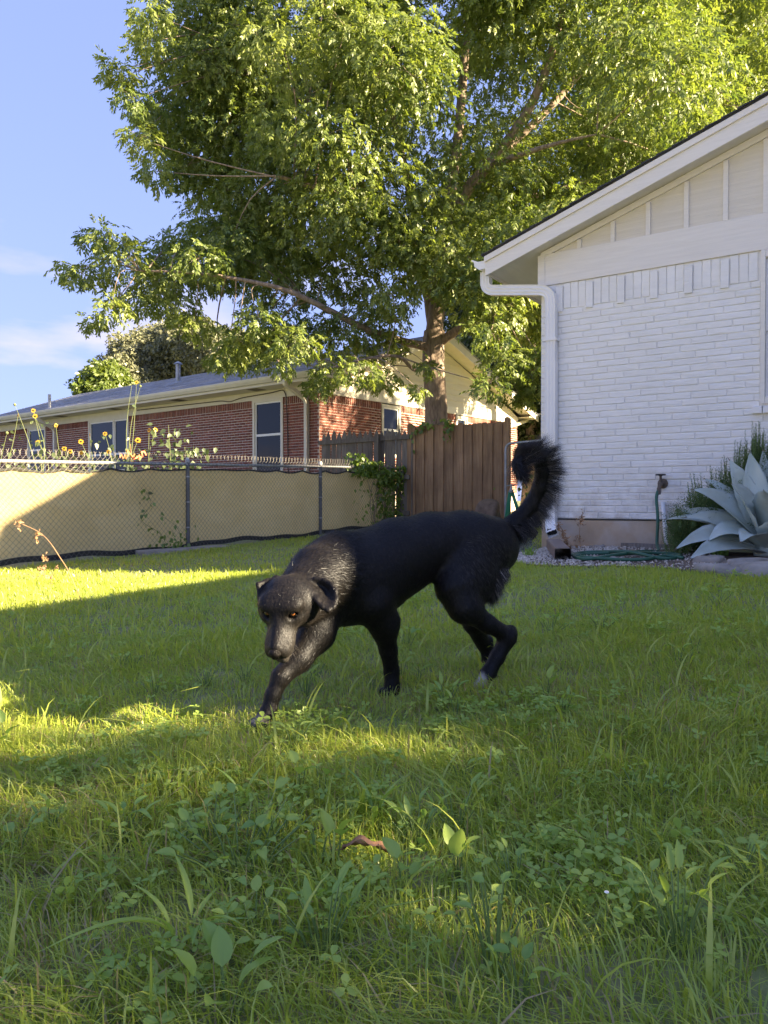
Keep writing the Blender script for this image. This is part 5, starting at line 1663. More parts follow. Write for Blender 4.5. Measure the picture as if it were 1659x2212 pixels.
# ------------------------------------------------------------------ sunflowers behind the fence
def flower(px, py, d, r, face, parent, off, npet=15):
    c = P(px, py, d)
    f = Vector(face).normalized()
    sd = f.cross(Vector((0, 0, 1))).normalized(); up = sd.cross(f)
    db = MB()
    b = c + f * 0.004
    ring = [b + (sd * math.cos(a) + up * math.sin(a)) * r * 0.36 for a in np.linspace(0, 2 * math.pi, 13)[:-1]]
    db.add(ring + [b + f * r * 0.16], [(i, (i + 1) % 12, 12) for i in range(12)])
    db.add([p - f * 0.012 for p in ring], [tuple(range(12))[::-1]])
    ds_ = db.shift(off).build('disc', M['disc_brown'], parent)
    pb = MB()
    for i in range(npet):
        a = 2 * math.pi * i / npet + random.uniform(-0.08, 0.08)
        rd = sd * math.cos(a) + up * math.sin(a); tn = -sd * math.sin(a) + up * math.cos(a)
        rr_ = r * random.uniform(0.88, 1.08)
        p0 = c + rd * r * 0.3; bow = f * random.uniform(-0.1, 0.1) * r
        pb.add([p0 - tn * r * 0.05, p0 + tn * r * 0.05, c + rd * rr_ * 0.68 + tn * r * 0.13 + bow, c + rd * rr_ + bow * 2, c + rd * rr_ * 0.68 - tn * r * 0.13 + bow], [(0, 1, 2, 4), (4, 2, 3)])
    pb.shift(off).build('petals', M['petal'], ds_)


def sunflower(heads, foot, label, buds=(), nleaf=12, r=0.031):
    """heads: (px, py, facing); one plant with a branching stem rooted behind the fence at s = foot."""
    y = random.uniform(0.3, 0.55)
    base = fw(foot, y, 0)
    t = thing('sunflower', label, 'sunflower', tuple(base), 0, 'sunflowers behind the fence')
    dpt = base.y
    mid = base + Vector((0, 0, 0.9))
    sm_ = MB(); sm_.tube([base, base.lerp(mid, 0.5) + Vector((0.03, 0, 0)), mid], [0.012, 0.011, 0.01], 6)
    tips = []
    for h in list(heads) + [(*b, None) for b in buds]:
        c = P(h[0], h[1], dpt)
        m_ = mid.lerp(c, 0.55) + Vector((random.uniform(-.06, .06), random.uniform(-.05, .05), random.uniform(-.05, .05)))
        w_ = catmull([mid, m_, c], 6)
        sm_.tube(w_, [0.006 - 0.004 * i / (len(w_) - 1) for i in range(len(w_))], 5)
        tips += w_[2:]
    sm_.shift(base).build('stem', M['stalk_green'], t)
    for px, py, f in heads:
        flower(px, py, dpt - 0.012, r * random.uniform(0.9, 1.08), f, t, base)
    for px, py in buds:
        MB().lathe([(0.006, -0.02), (0.018, -0.006), (0.017, 0.008), (0.004, 0.018)], tuple(P(px, py, dpt) - base), 8).build('bud', M['stalk_green'], t)
    pts = [tuple(random.choice(tips) + Vector((random.gauss(0, .06), random.gauss(0, .06), random.gauss(-.05, .06)))) for _ in range(nleaf)]
    pts += [tuple(base + Vector((random.gauss(0, .16), random.gauss(0, .14), random.uniform(0.6, 1.35)))) for _ in range(nleaf * 2)]
    leaf_patch('leaves', t, base, pts, (0.1, -0.7, 0.7), 0.078, M['sun_leaf'], 0.75)


FC = (0.25, -1, 0.15)
sunflower([(72, 887, FC), (76, 899, (0.4, -1, -0.2))], 0.75, 'sunflower carrying two blooms one above the other against the far eave', [(32, 874)])
sunflower([(39, 897, (-0.9, -0.6, 0.1))], 0.25, 'sunflower with one small bloom turned sideways near the left edge', [(15, 935)])
sunflower([(82, 955, FC)], 0.9, 'sunflower whose large bloom stands in front of the far small window')
sunflower([(121, 919, (0.9, -0.6, 0)), (139, 969, FC)], 1.15, 'sunflower with one side-on bloom beside the downspout and one low bloom')
sunflower([(152, 975, FC), (175, 954, (0.4, -1, 0))], 1.45, 'sunflower with two small blooms left of the double window', r=0.034)
sunflower([(175, 978, (-0.3, -1, -0.4)), (194, 940, (-0.9, -0.4, 0))], 1.6, 'low sunflower with a drooping bloom just over the rail', r=0.038)
sunflower([(227, 937, FC)], 1.75, 'sunflower whose bloom stands alone in front of the double window')
sunflower([(295, 826, (0.1, -1, 0.3))], 2.05, 'tallest sunflower with its bloom up against the grey roof', [(285, 828), (303, 834)])
sunflower([(298, 951, FC)], 2.2, 'sunflower with a bloom just above the orange strip', r=0.04)
sunflower([(322, 929, (-0.5, -0.9, 0.3)), (336, 928, (0.6, -0.7, 0.4))], 2.35, 'sunflower with a pair of nodding blooms against the brick wall', r=0.036)
sunflower([(235, 976, (0.2, -1, -0.3))], 1.85, 'sunflower with a dull bloom low in front of the double window', r=0.033)
for i, (s, lab) in enumerate(((2.75, 'leafy stalk without flowers against the brick wall right of the sunflowers'), (3.05, 'low leafy plant behind the rail right of the near post'), (-0.3, 'tangle of leafy stalks at the left edge above the fence'))):
    b = fw(s, 0.45, 0)
    t = thing('leafy_stalk', lab, 'plant', tuple(b))
    h = (1.75, 1.45, 1.7)[i]
    MB().tube([b, b + Vector((0.02, 0, h * 0.5)), b + Vector((-0.03, 0, h))], [0.009, 0.007, 0.003], 5).shift(b).build('stem', M['stalk_green'], t)
    pts = [tuple(b + Vector((random.gauss(0, .17), random.gauss(0, .14), random.uniform(0.8, h)))) for _ in range(95)]
    leaf_patch('leaves', t, b, pts, (0.1, -0.7, 0.7), 0.10, M['sun_leaf'], 0.75)

# ------------------------------------------------------------------ the dog
def dogp(px, py, d): return np.array(P(px, py, d))


DOG_BASE = Vector((0.05, 2.35, float(g(0.05, 2.35))))
dog = thing('dog', 'lean black dog with lowered head and raised bushy tail walking across the grass', 'dog', tuple(DOG_BASE))
VX = 0.0042
HEADING = np.array([-0.874, -0.486, 0.0])
NEARS = np.array([0.486, -0.874, 0.0])         # towards the dog's left, the side that is seen
ZUP = np.array([0, 0, 1.0])
prims = []                                     # (function, lo, hi, blend, flow direction, hair length)


def cone(a, b, ra, rb, k=0.02, hair=0.010, flow=None):
    a, b = np.asarray(a), np.asarray(b); ab = b - a; l2 = ab @ ab
    def f(p):
        t = np.clip(((p - a) @ ab) / l2, 0, 1)
        return np.linalg.norm(p - a - t[..., None] * ab, axis=-1) - (ra + (rb - ra) * t)
    r = max(ra, rb)
    prims.append((f, np.minimum(a, b) - r, np.maximum(a, b) + r, k, (ab / math.sqrt(l2)) if flow is None else flow, hair))


def econe(a, b, sa, sb, side=NEARS, k=0.03, hair=0.014, flow=None):
    """Tapered segment with an elliptical section: s = (half width along side, half size across)."""
    a, b = np.asarray(a), np.asarray(b); ab = b - a; l2 = ab @ ab
    def f(p):
        t = np.clip(((p - a) @ ab) / l2, 0, 1)
        q = p - a - t[..., None] * ab
        ws = sa[0] + (sb[0] - sa[0]) * t; wo = sa[1] + (sb[1] - sa[1]) * t
        qs = q @ side; qo = np.sqrt(np.maximum((q * q).sum(-1) - qs * qs, 0))
        rr = np.sqrt((qs / ws) ** 2 + (qo / wo) ** 2) + 1e-9
        return (rr - 1) * np.sqrt((qs * qs + qo * qo + 1e-12)) / rr
    r = max(*sa, *sb)
    prims.append((f, np.minimum(a, b) - r, np.maximum(a, b) + r, k, (-ab / math.sqrt(l2)) if flow is None else flow, hair))


def ell(c, axes, rad, k=0.02, hair=0.012, flow=None):
    c = np.asarray(c); A = np.asarray(axes); rad = np.asarray(rad)
    def f(p):
        q = (p - c) @ A.T / rad
        k0 = np.linalg.norm(q, axis=-1); k1 = np.linalg.norm(q / rad, axis=-1) + 1e-9
        return k0 * (k0 - 1) / k1
    r = rad.max()
    prims.append((f, c - r, c + r, k, -ZUP if flow is None else flow, hair))


def tri_slab(a, b, c, th, k=0.006, hair=0.006, flow=None):
    a, b, c = map(np.asarray, (a, b, c))
    ba, cb, ac = b - a, c - b, a - c
    nor = np.cross(ba, ac)
    d2 = lambda v: (v * v).sum(-1)
    def f(p):
        pa, pb, pc = p - a, p - b, p - c
        sgn = (np.sign(pa @ np.cross(ba, nor)) + np.sign(pb @ np.cross(cb, nor)) + np.sign(pc @ np.cross(ac, nor)))
        seg = lambda e, q: d2(q - np.clip((q @ e) / (e @ e), 0, 1)[..., None] * e)
        edge = np.minimum(np.minimum(seg(ba, pa), seg(cb, pb)), seg(ac, pc))
        face = (pa @ nor) ** 2 / (nor @ nor)
        return np.sqrt(np.where(sgn < 2.0, edge, face)) - th
    prims.append((f, np.minimum(np.minimum(a, b), c) - th, np.maximum(np.maximum(a, b), c) + th, k, -ZUP if flow is None else flow, hair))


BACK = -HEADING * 0.95 - ZUP * 0.25
# trunk
torso = [((1080, 1188, 2.64), (.055, .060)), ((1060, 1182, 2.61), (.084, .102)), ((1000, 1176, 2.57), (.094, .112)), ((930, 1177, 2.515), (.096, .106)), ((860, 1204, 2.46), (.106, .127)),
         ((800, 1238, 2.41), (.114, .140)), ((745, 1258, 2.36), (.108, .133)), ((702, 1273, 2.30), (.094, .112)), ((678, 1284, 2.26), (.07, .075))]
for (a, sa), (b, sb) in zip(torso, torso[1:]):
    econe(dogp(*a), dogp(*b), sa, sb, NEARS, 0.02, 0.014, BACK)
ell(dogp(735, 1195, 2.33), [HEADING, NEARS, ZUP], (.09, .055, .06), 0.05, 0.018, BACK)       # withers
neck = [((728, 1232, 2.34), .102), ((690, 1250, 2.235), .090), ((660, 1282, 2.15), .074), ((644, 1306, 2.10), .060)]
for (a, ra), (b, rb) in zip(neck, neck[1:]):
    cone(dogp(*a), dogp(*b), ra, rb, 0.035, 0.020, -HEADING * 0.9 - ZUP * 0.15)

# near hind leg
TH = np.array([-0.45, -0.2, -0.87]); TH /= np.linalg.norm(TH)
ell(dogp(1039, 1192, 2.55), [HEADING, NEARS, ZUP], (.082, .062, .105), 0.05, 0.020, -HEADING * 0.5 - ZUP * 0.9)
ell(dogp(1017, 1246, 2.49), [HEADING, NEARS, ZUP], (.106, .056, .103), 0.03, 0.022, -HEADING * 0.5 - ZUP * 0.9)
cone(dogp(985, 1272, 2.46), dogp(1003, 1312, 2.445), .068, .050, 0.03, 0.014, -ZUP)
cone(dogp(1000, 1310, 2.445), dogp(1052, 1347, 2.475), .044, .029, 0.03, 0.010)
cone(dogp(1052, 1347, 2.475), dogp(1096, 1371, 2.51), .029, .025, 0.015, 0.008)
cone(dogp(1104, 1362, 2.52), dogp(1098, 1380, 2.51), .019, .021, 0.015, 0.008)
cone(dogp(1096, 1378, 2.51), dogp(1074, 1420, 2.50), .027, .0235, 0.02, 0.007)
cone(dogp(1074, 1420, 2.50), dogp(1054, 1456, 2.485), .0235, .024, 0.012, 0.007)
cone(dogp(1054, 1456, 2.485), dogp(1044, 1476, 2.465), .025, .023, 0.012, 0.006)
for i, o_ in enumerate((-0.024, -0.008, 0.009, 0.025)):
    c = dogp(1040, 1484, 2.455) + NEARS * o_ + HEADING * (0.010 if i in (1, 2) else 0.0)
    ell(c, [HEADING, NEARS, ZUP], (.017, .0095, .016), 0.007, 0.004, -ZUP)
# far hind leg
OF = -NEARS * 0.13
ell(dogp(1045, 1225, 2.66), [HEADING, NEARS, ZUP], (.095, .05, .11), 0.04, 0.02, -ZUP)
cone(dogp(1010, 1285, 2.65), dogp(1022, 1345, 2.66), .062, .034, 0.03, 0.012)
cone(dogp(1022, 1345, 2.66), dogp(1044, 1392, 2.72), .034, .026, 0.02, 0.008)
cone(dogp(1050, 1385, 2.73), dogp(1056, 1440, 2.73), .026, .022, 0.015, 0.007)
cone(dogp(1056, 1440, 2.73), dogp(1048, 1458, 2.70), .024, .024, 0.015, 0.006)
# near front leg, planted
ell(dogp(790, 1262, 2.325), [HEADING, NEARS, ZUP], (.072, .045, .10), 0.045, 0.014, -ZUP)
cone(dogp(806, 1305, 2.33), dogp(829, 1350, 2.365), .058, .042, 0.03, 0.010)
ell(dogp(847, 1338, 2.38), [HEADING, NEARS, ZUP], (.022, .022, .024), 0.02, 0.01, -ZUP)
cone(dogp(829, 1350, 2.365), dogp(839, 1405, 2.40), .042, .0275, 0.03, 0.007)
cone(dogp(839, 1405, 2.40), dogp(846, 1450, 2.425), .0275, .0235, 0.012, 0.006)
cone(dogp(846, 1450, 2.425), dogp(847, 1488, 2.42), .0235, .026, 0.012, 0.005)
for i, o_ in enumerate((-0.026, -0.009, 0.009, 0.026)):
    c = dogp(841, 1497, 2.41) + NEARS * o_ + HEADING * (0.014 if i in (1, 2) else 0.004)
    ell(c, [HEADING, NEARS, ZUP], (.020, .0105, .014), 0.007, 0.004, -ZUP)
# far front leg, stretched forwards
cone(dogp(702, 1290, 2.31), dogp(683, 1366, 2.22), .070, .052, 0.04, 0.010)
cone(dogp(683, 1366, 2.22), dogp(644, 1424, 2.15), .052, .037, 0.03, 0.008)
cone(dogp(644, 1424, 2.15), dogp(607, 1462, 2.11), .037, .0265, 0.015, 0.007)
cone(dogp(607, 1462, 2.11), dogp(589, 1502, 2.09), .0265, .0205, 0.012, 0.006)
cone(dogp(589, 1502, 2.09), dogp(581, 1532, 2.08), .0205, .0195, 0.012, 0.005)
cone(dogp(581, 1532, 2.08), dogp(569, 1556, 2.06), .021, .024, 0.012, 0.005)
for i, o_ in enumerate((-0.025, -0.008, 0.009, 0.025)):
    c = dogp(560, 1566, 2.045) + NEARS * o_ + HEADING * (0.014 if i in (1, 2) else 0.004)
    ell(c, [HEADING, NEARS, ZUP], (.021, .0105, .014), 0.007, 0.004, -ZUP)
# tail
tail = [(1083, 1150, 2.66), (1118, 1126, 2.68), (1148, 1092, 2.68), (1166, 1055, 2.67), (1173, 1020, 2.66), (1167, 992, 2.64), (1148, 975, 2.63), (1128, 980, 2.62), (1118, 1002, 2.61), (1122, 1026, 2.60)]
trad = [.038, .032, .028, .026, .025, .024, .022, .020, .019, .013]
TAILP = np.array([dogp(*t) for t in tail])
for i in range(len(tail) - 1):
    cone(TAILP[i], TAILP[i + 1], trad[i], trad[i + 1], 0.022 if i == 0 else 0.012, 0.05 if i else 0.03)
N_BODY = len(prims)

# head: local frame R (viewer's right), F (muzzle), U (top of the skull)
HF = np.array([-0.125, -0.60, -0.79]); HF /= np.linalg.norm(HF)
HU = ZUP - HF * (ZUP @ HF); HU /= np.linalg.norm(HU)
HR = -np.cross(HF, HU)
HA = np.stack([HR, HF, HU])
EYE_M = dogp(606, 1321, 2.0)
HK = EYE_M - 0.070 * HF - 0.022 * HU
hl = lambda x, y, z: HK + HR * x + HF * y + HU * z
hb = -HF
ell(hl(0, 0.010, -0.002), HA, (.070, .062, .051), 0.03, 0.008, hb)
ell(hl(0, 0.045, 0.010), HA, (.050, .050, .040), 0.03, 0.006, hb)
for s in (-1, 1):
    ell(hl(.034 * s, .056, .037), HA, (.024, .020, .012), 0.03, 0.005, hb)      # brow
    ell(hl(.052 * s, .026, -.028), HA, (.030, .050, .042), 0.03, 0.007, hb)      # cheek
    ell(hl(.022 * s, .138, -.026), HA, (.016, .036, .019), 0.018, 0.004, hb)     # upper lip
    ell(hl(.044 * s, .074, .002), HA, (.013, .014, .010), 0.012, 0.004, hb)      # under the eye
econe(hl(0, .060, -.008), hl(0, .160, -.016), (.041, .035), (.021, .019), HR, 0.03, 0.004, hb)
econe(hl(0, .030, -.046), hl(0.003, .164, -.059), (.034, .020), (.019, .013), HR, 0.014, 0.006, hb)
cone(hl(0, .060, .016), hl(0, .164, .001), .014, .010, 0.02, 0.003, hb)
# ears: the viewer's right one hangs as a cup, the left one is folded back
def fan(pts, cup, th):
    m_ = np.mean(pts, axis=0) + cup
    for i in range(len(pts)):
        tri_slab(pts[i], pts[(i + 1) % len(pts)], m_, th, 0.006, 0.008, -ZUP)
er = [dogp(664, 1256, 2.075), dogp(682, 1250, 2.075), dogp(701, 1253, 2.07), dogp(716, 1262, 2.06), dogp(725, 1277, 2.045), dogp(727, 1295, 2.03), dogp(721, 1311, 2.015), dogp(709, 1319, 2.005), dogp(696, 1311, 2.01), dogp(683, 1297, 2.02), dogp(672, 1281, 2.035)]
fan(er, np.array([0.002, 0.040, 0.004]), .0062)
el_ = [dogp(597, 1247, 2.085), dogp(575, 1255, 2.075), dogp(557, 1262, 2.06), dogp(560, 1288, 2.05), dogp(566, 1314, 2.04), dogp(580, 1294, 2.05)]
fan(el_, np.array([0.012, 0.03, 0.0]), .0055)


def dog_field():
    lo = np.min([p[1] for p in prims], axis=0) - 0.03
    hi = np.max([p[2] for p in prims], axis=0) + 0.03
    n = np.ceil((hi - lo) / VX).astype(int) + 1
    D = np.full(n, 0.12, dtype=np.float32)
    ax = [lo[i] + VX * np.arange(n[i]) for i in range(3)]
    for f, a, b, k, fl, hr in prims:
        i0 = np.maximum(((a - lo - 2.2 * k - 0.012) / VX).astype(int), 0)
        i1 = np.minimum(((b - lo + 2.2 * k + 0.012) / VX).astype(int) + 2, n)
        sl_ = tuple(slice(i0[j], i1[j]) for j in range(3))
        G = np.stack(np.meshgrid(*[ax[j][sl_[j]] for j in range(3)], indexing='ij'), -1)
        v = f(G).astype(np.float32)
        old = D[sl_]
        h = np.maximum(k - np.abs(old - v), 0) / k
        D[sl_] = np.minimum(old, v) - h * h * k * 0.25
    # eye sockets, nostril side grooves, ear cup is open already
    for s in (-1, 1):
        c = hl(.034 * s, .0780, .0235)
        a, b = c - 0.03, c + 0.03
        i0 = ((a - lo) / VX).astype(int); i1 = ((b - lo) / VX).astype(int) + 2
        sl_ = tuple(slice(i0[j], i1[j]) for j in range(3))
        G = np.stack(np.meshgrid(*[ax[j][sl_[j]] for j in range(3)], indexing='ij'), -1)
        q = (G - c) @ HA.T / np.array([.0125, .017, .0108])
        k0 = np.linalg.norm(q, axis=-1)
        v = ((k0 - 1) * 0.0105).astype(np.float32)
        k = 0.004
        old = D[sl_]
        h = np.maximum(k - np.abs(old + v), 0) / k
        D[sl_] = np.maximum(old, -v) + h * h * k * 0.25
    return D, lo


def surface_nets(D, lo):
    S = D < 0
    n = np.array(D.shape)
    c = np.zeros(n - 1, dtype=np.int8)
    acc = np.zeros((*(n - 1), 3), dtype=np.float32); cnt = np.zeros(n - 1, dtype=np.int16)
    any_ = np.zeros(n - 1, bool); all_ = np.ones(n - 1, bool)
    for i in (0, 1):
        for j in (0, 1):
            for k in (0, 1):
                s = S[i:n[0] - 1 + i, j:n[1] - 1 + j, k:n[2] - 1 + k]
                any_ |= s; all_ &= s
    act = any_ & ~all_
    idx = np.argwhere(act)
    vid = np.full(act.shape, -1, dtype=np.int64); vid[act] = np.arange(len(idx))
    pos = np.zeros((len(idx), 3)); ct = np.zeros(len(idx))
    corners = [(i, j, k) for i in (0, 1) for j in (0, 1) for k in (0, 1)]
    for a in corners:
        for ax_ in range(3):
            if a[ax_]: continue
            b = list(a); b[ax_] = 1
            da = D[idx[:, 0] + a[0], idx[:, 1] + a[1], idx[:, 2] + a[2]]; db = D[idx[:, 0] + b[0], idx[:, 1] + b[1], idx[:, 2] + b[2]]
            m = (da < 0) != (db < 0)
            t = np.where(m, da / (da - db + 1e-12), 0)
            pt = np.tile(np.array(a, float), (len(idx), 1)); pt[:, ax_] += t
            pos += np.where(m[:, None], pt, 0); ct += m
    V = lo + VX * (idx + pos / ct[:, None])
    quads = []
    for ax_ in range(3):
        o1, o2 = [(1, 2), (2, 0), (0, 1)][ax_]
        s0 = S; s1 = np.roll(S, -1, axis=ax_)
        e = np.argwhere((s0 != s1))
        e = e[(e[:, ax_] < n[ax_] - 1) & (e[:, o1] > 0) & (e[:, o2] > 0) & (e[:, o1] < n[o1] - 1) & (e[:, o2] < n[o2] - 1)]
        ins = S[e[:, 0], e[:, 1], e[:, 2]]
        def vv(d1, d2):
            q = e.copy(); q[:, o1] -= d1; q[:, o2] -= d2
            return vid[q[:, 0], q[:, 1], q[:, 2]]
        Q = np.stack([vv(1, 1), vv(0, 1), vv(0, 0), vv(1, 0)], 1)
        Q[~ins] = Q[~ins][:, ::-1]
        quads.append(Q)
    F = np.concatenate(quads)
    F = F[(F >= 0).all(1)]
    return V, F


def smooth_mesh(V, F, it=3, lam=0.5):
    n = len(V)
    a = np.concatenate([F[:, [0, 1]], F[:, [1, 2]], F[:, [2, 3]], F[:, [3, 0]]])
    a = np.concatenate([a, a[:, ::-1]])
    deg = np.bincount(a[:, 0], minlength=n)[:, None]
    for s in range(it):
        for l_ in (lam, -lam * 1.03):
            av = np.stack([np.bincount(a[:, 0], weights=V[a[:, 1], k], minlength=n) for k in range(3)], 1) / np.maximum(deg, 1)
            V = V + l_ * (av - V)
    return V


D_, lo_ = dog_field()
DV, DF = surface_nets(D_, lo_)
DV = smooth_mesh(DV, DF, 3)
# keep only the largest connected shell is not needed: all parts overlap
pd = np.stack([p[0](DV) for p in prims], 1)
near_p = np.argmin(pd, axis=1)
flow = np.array([p[4] for p in prims])[near_p]; hair = np.array([p[5] for p in prims])[near_p]
# colour of the coat: pale toes, greyish breeches and chin
pale = np.zeros(len(DV))
toe = dogp(1032, 1474, 2.45)
pale = np.maximum(pale, np.clip(1.25 - np.linalg.norm((DV - toe) / np.array([.030, .034, .040]), axis=1), 0, 1) * 1.6)
toe2 = dogp(560, 1568, 2.045)
pale = np.maximum(pale, np.clip(1.2 - np.linalg.norm((DV - toe2) / .03, axis=1), 0, 1) * 0.8)
br = dogp(1083, 1292, 2.53)
pale = np.maximum(pale, 0.75 * np.clip(1.3 - np.linalg.norm((DV - br) / np.array([.045, .07, .05]), axis=1), 0, 1))
ch = hl(0.006, .176, -.064)
pale = np.maximum(pale, 0.10 * np.clip(1.3 - np.linalg.norm((DV - ch) / .032, axis=1), 0, 1))
mz = hl(.03, .13, -.03)
pale = np.maximum(pale, 0.035 * np.clip(1.3 - np.linalg.norm((DV - mz) / .05, axis=1), 0, 1))  # muzzle lightened on the side the sun strikes
pale = np.clip(pale, 0, 1)


def coat_mat(name, rough, strand=False):
    m, n, l = nt_of(name)
    b = n['Principled BSDF']
    at = n.new('ShaderNodeAttribute'); at.attribute_name = 'pale'
    mx = n.new('ShaderNodeMixRGB')
    mx.inputs[1].default_value = (0.0040, 0.0034, 0.0032, 1)
    mx.inputs[2].default_value = (0.50, 0.46, 0.42, 1)
    l.new(at.outputs['Fac'], mx.inputs[0])
    geo = n.new('ShaderNodeNewGeometry')         # brown cast in the black hair, in streaks a few millimetres wide
    mp2 = n.new('ShaderNodeMapping'); mp2.inputs['Scale'].default_value = (150, 150, 75)
    n2 = n.new('ShaderNodeTexNoise'); n2.inputs['Scale'].default_value = 1.0; n2.inputs['Detail'].default_value = 5
    r2 = n.new('ShaderNodeMapRange'); r2.inputs['From Min'].default_value = 0.48; r2.inputs['From Max'].default_value = 0.72
    r2.inputs['To Max'].default_value = 0.010
    cb = n.new('ShaderNodeCombineColor')
    l.new(geo.outputs['Position'], mp2.inputs['Vector']); l.new(mp2.outputs[0], n2.inputs['Vector']); l.new(n2.outputs['Fac'], r2.inputs['Value'])
    sc = []
    for f in (1.0, 0.80, 0.68):
        q = n.new('ShaderNodeMath'); q.operation = 'MULTIPLY'; q.inputs[1].default_value = f
        l.new(r2.outputs[0], q.inputs[0]); sc.append(q)
    for i_, q in enumerate(sc): l.new(q.outputs[0], cb.inputs[i_])
    ad = n.new('ShaderNodeMixRGB'); ad.blend_type = 'ADD'; ad.inputs[0].default_value = 1.0
    l.new(mx.outputs[0], ad.inputs[1]); l.new(cb.outputs[0], ad.inputs[2])
    l.new(ad.outputs[0], b.inputs['Base Color'])
    b.inputs['Roughness'].default_value = rough
    b.inputs['Specular IOR Level'].default_value = 0.28 if strand else 0.24
    b.inputs['Specular Tint'].default_value = (0.88, 0.92, 1.0, 1)
    b.inputs['Sheen Weight'].default_value = 0.02
    b.inputs['Sheen Tint'].default_value = (0.8, 0.65, 0.55, 1)
    if not strand:
        geo = n.new('ShaderNodeNewGeometry')
        mp = n.new('ShaderNodeMapping'); mp.inputs['Scale'].default_value = (150, 150, 90)
        no = n.new('ShaderNodeTexNoise'); no.inputs['Scale'].default_value = 1.0; no.inputs['Detail'].default_value = 4
        bp = n.new('ShaderNodeBump'); bp.inputs['Strength'].default_value = 0.6; bp.inputs['Distance'].default_value = 0.003
        l.new(geo.outputs['Position'], mp.inputs['Vector']); l.new(mp.outputs[0], no.inputs['Vector'])
        l.new(no.outputs['Fac'], bp.inputs['Height']); l.new(bp.outputs[0], b.inputs['Normal'])
    return m


M['coat'] = coat_mat('black_coat', 0.55)
M['hair'] = coat_mat('black_hair', 0.40, True)
off = np.array(DOG_BASE)
body = np_mesh('body', DV - off, DF, M['coat'], dog, smooth=True, attrs={'pale': pale})

# vertex normals
fn = np.cross(DV[DF[:, 2]] - DV[DF[:, 0]], DV[DF[:, 3]] - DV[DF[:, 1]])
NV = np.zeros_like(DV)
for k in range(4):
    for c in range(3):
        NV[:, c] += np.bincount(DF[:, k], weights=fn[:, c], minlength=len(DV))
NV /= np.linalg.norm(NV, axis=1, keepdims=True) + 1e-12

# fur: fine tapered strands that lie along the coat
r_ = np.random.default_rng(77)
IS_TAIL = (near_p >= N_BODY - 9) & (near_p < N_BODY)
IS_HEAD = near_p >= N_BODY
brd = np.linalg.norm((DV - dogp(1088, 1272, 2.54)) / np.array([.05, .09, .075]), axis=1)
IS_BREECH = brd < 1.0


def strands(sel, n, lift, lmin, lmax, wid, palev=None, out=None, droop=0.0, spread=0.25, curve=0.0):
    vi = r_.choice(np.nonzero(sel)[0], n)
    p = DV[vi] + r_.normal(scale=0.002, size=(n, 3)); nm = NV[vi]; p = p - nm * 0.001
    fl = flow[vi] if out is None else out(vi)
    tg = fl - nm * (fl * nm).sum(1, keepdims=True)
    tg /= np.linalg.norm(tg, axis=1, keepdims=True) + 1e-6
    d = tg + nm * lift * r_.uniform(0.4, 1.5, (n, 1)) + r_.normal(scale=spread, size=(n, 3))
    d /= np.linalg.norm(d, axis=1, keepdims=True)
    L = r_.uniform(lmin, lmax, (n, 1))
    s = np.cross(d, nm + r_.normal(scale=0.3, size=(n, 3))); s /= np.linalg.norm(s, axis=1, keepdims=True) + 1e-6
    m1 = p + d * L * 0.5 + nm * L * 0.03
    bend_ = np.array([0, 0, -1.0]) * droop + tg * curve
    m2 = p + d * L + bend_ * L
    V = np.stack([p - s * wid, p + s * wid, m1 - s * wid * 0.75, m1 + s * wid * 0.75, m2], 1)
    F = np.array([(0, 1, 3), (0, 3, 2), (2, 3, 4)])[None] + np.arange(n)[:, None, None] * 5
    pl = np.repeat(pale[vi] if palev is None else palev(vi), 5)
    return V.reshape(-1, 3), F.reshape(-1, 3), pl


def tail_out(vi):
    """Tail hair stands away from the spine of the tail, mostly to the outer side and back down it."""
    p = DV[vi]
    dd = ((p[:, None] - TAILP[None]) ** 2).sum(2); j = np.clip(np.argmin(dd, 1), 1, len(TAILP) - 2)
    tg = TAILP[np.minimum(j + 1, len(TAILP) - 1)] - TAILP[np.maximum(j - 1, 0)]
    tg /= np.linalg.norm(tg, axis=1, keepdims=True)
    ctr = np.array(P(1128, 1030, 2.63))
    o_ = p - ctr; o_ /= np.linalg.norm(o_, axis=1, keepdims=True)
    cl_ = 0.22 * np.sin(p[:, 2:3] * 170 + 2 * np.sin(p[:, :1] * 60)) + 0.12 * np.sin(p[:, 2:3] * 330)
    return o_ * 1.0 + tg * (0.05 + cl_) + np.array([0.25, 0.0, -0.12])


thigh = np.linalg.norm((DV - dogp(1050, 1230, 2.48)) / np.array([.11, .14, .12]), axis=1) < 1
sets = [strands(thigh, 9000, 0.05, 0.012, 0.022, 0.00035, lambda vi: np.where(r_.random(len(vi)) < 0.35, r_.uniform(0.02, 0.14, len(vi)), 0.01), None, 0.0, 0.14),
        strands(~IS_TAIL & ~IS_HEAD, 90000, 0.07, 0.007, 0.013, 0.00035, None, None, 0.0, 0.12),
        strands(IS_HEAD, 30000, 0.05, 0.003, 0.006, 0.00026, None, None, 0.0, 0.08),
        strands((near_p >= 8) & (near_p <= 11), 9000, 0.16, 0.014, 0.026, 0.0004),
        strands(IS_TAIL, 12000, 0.14, 0.010, 0.017, 0.0004, None, None, 0.0, 0.12)]
cT = np.array(P(1128, 1035, 2.63))
outer = IS_TAIL & (NV @ np.array([0.80, 0.25, -0.1]) > 0.25) & (DV[:, 2] < P(1140, 985, 2.63).z + 0.03) & (DV[:, 2] > P(1118, 1140, 2.68).z - 0.02)
fl_old = flow.copy()
sets.append(strands(outer, 9500, 1.3, 0.035, 0.085, 0.00030, lambda vi: np.where(r_.random(len(vi)) < 0.22, r_.uniform(0.1, 0.45, len(vi)), 0.02), tail_out, 0.05, 0.10))
top_ = IS_TAIL & (DV[:, 2] >= P(1140, 990, 2.63).z)
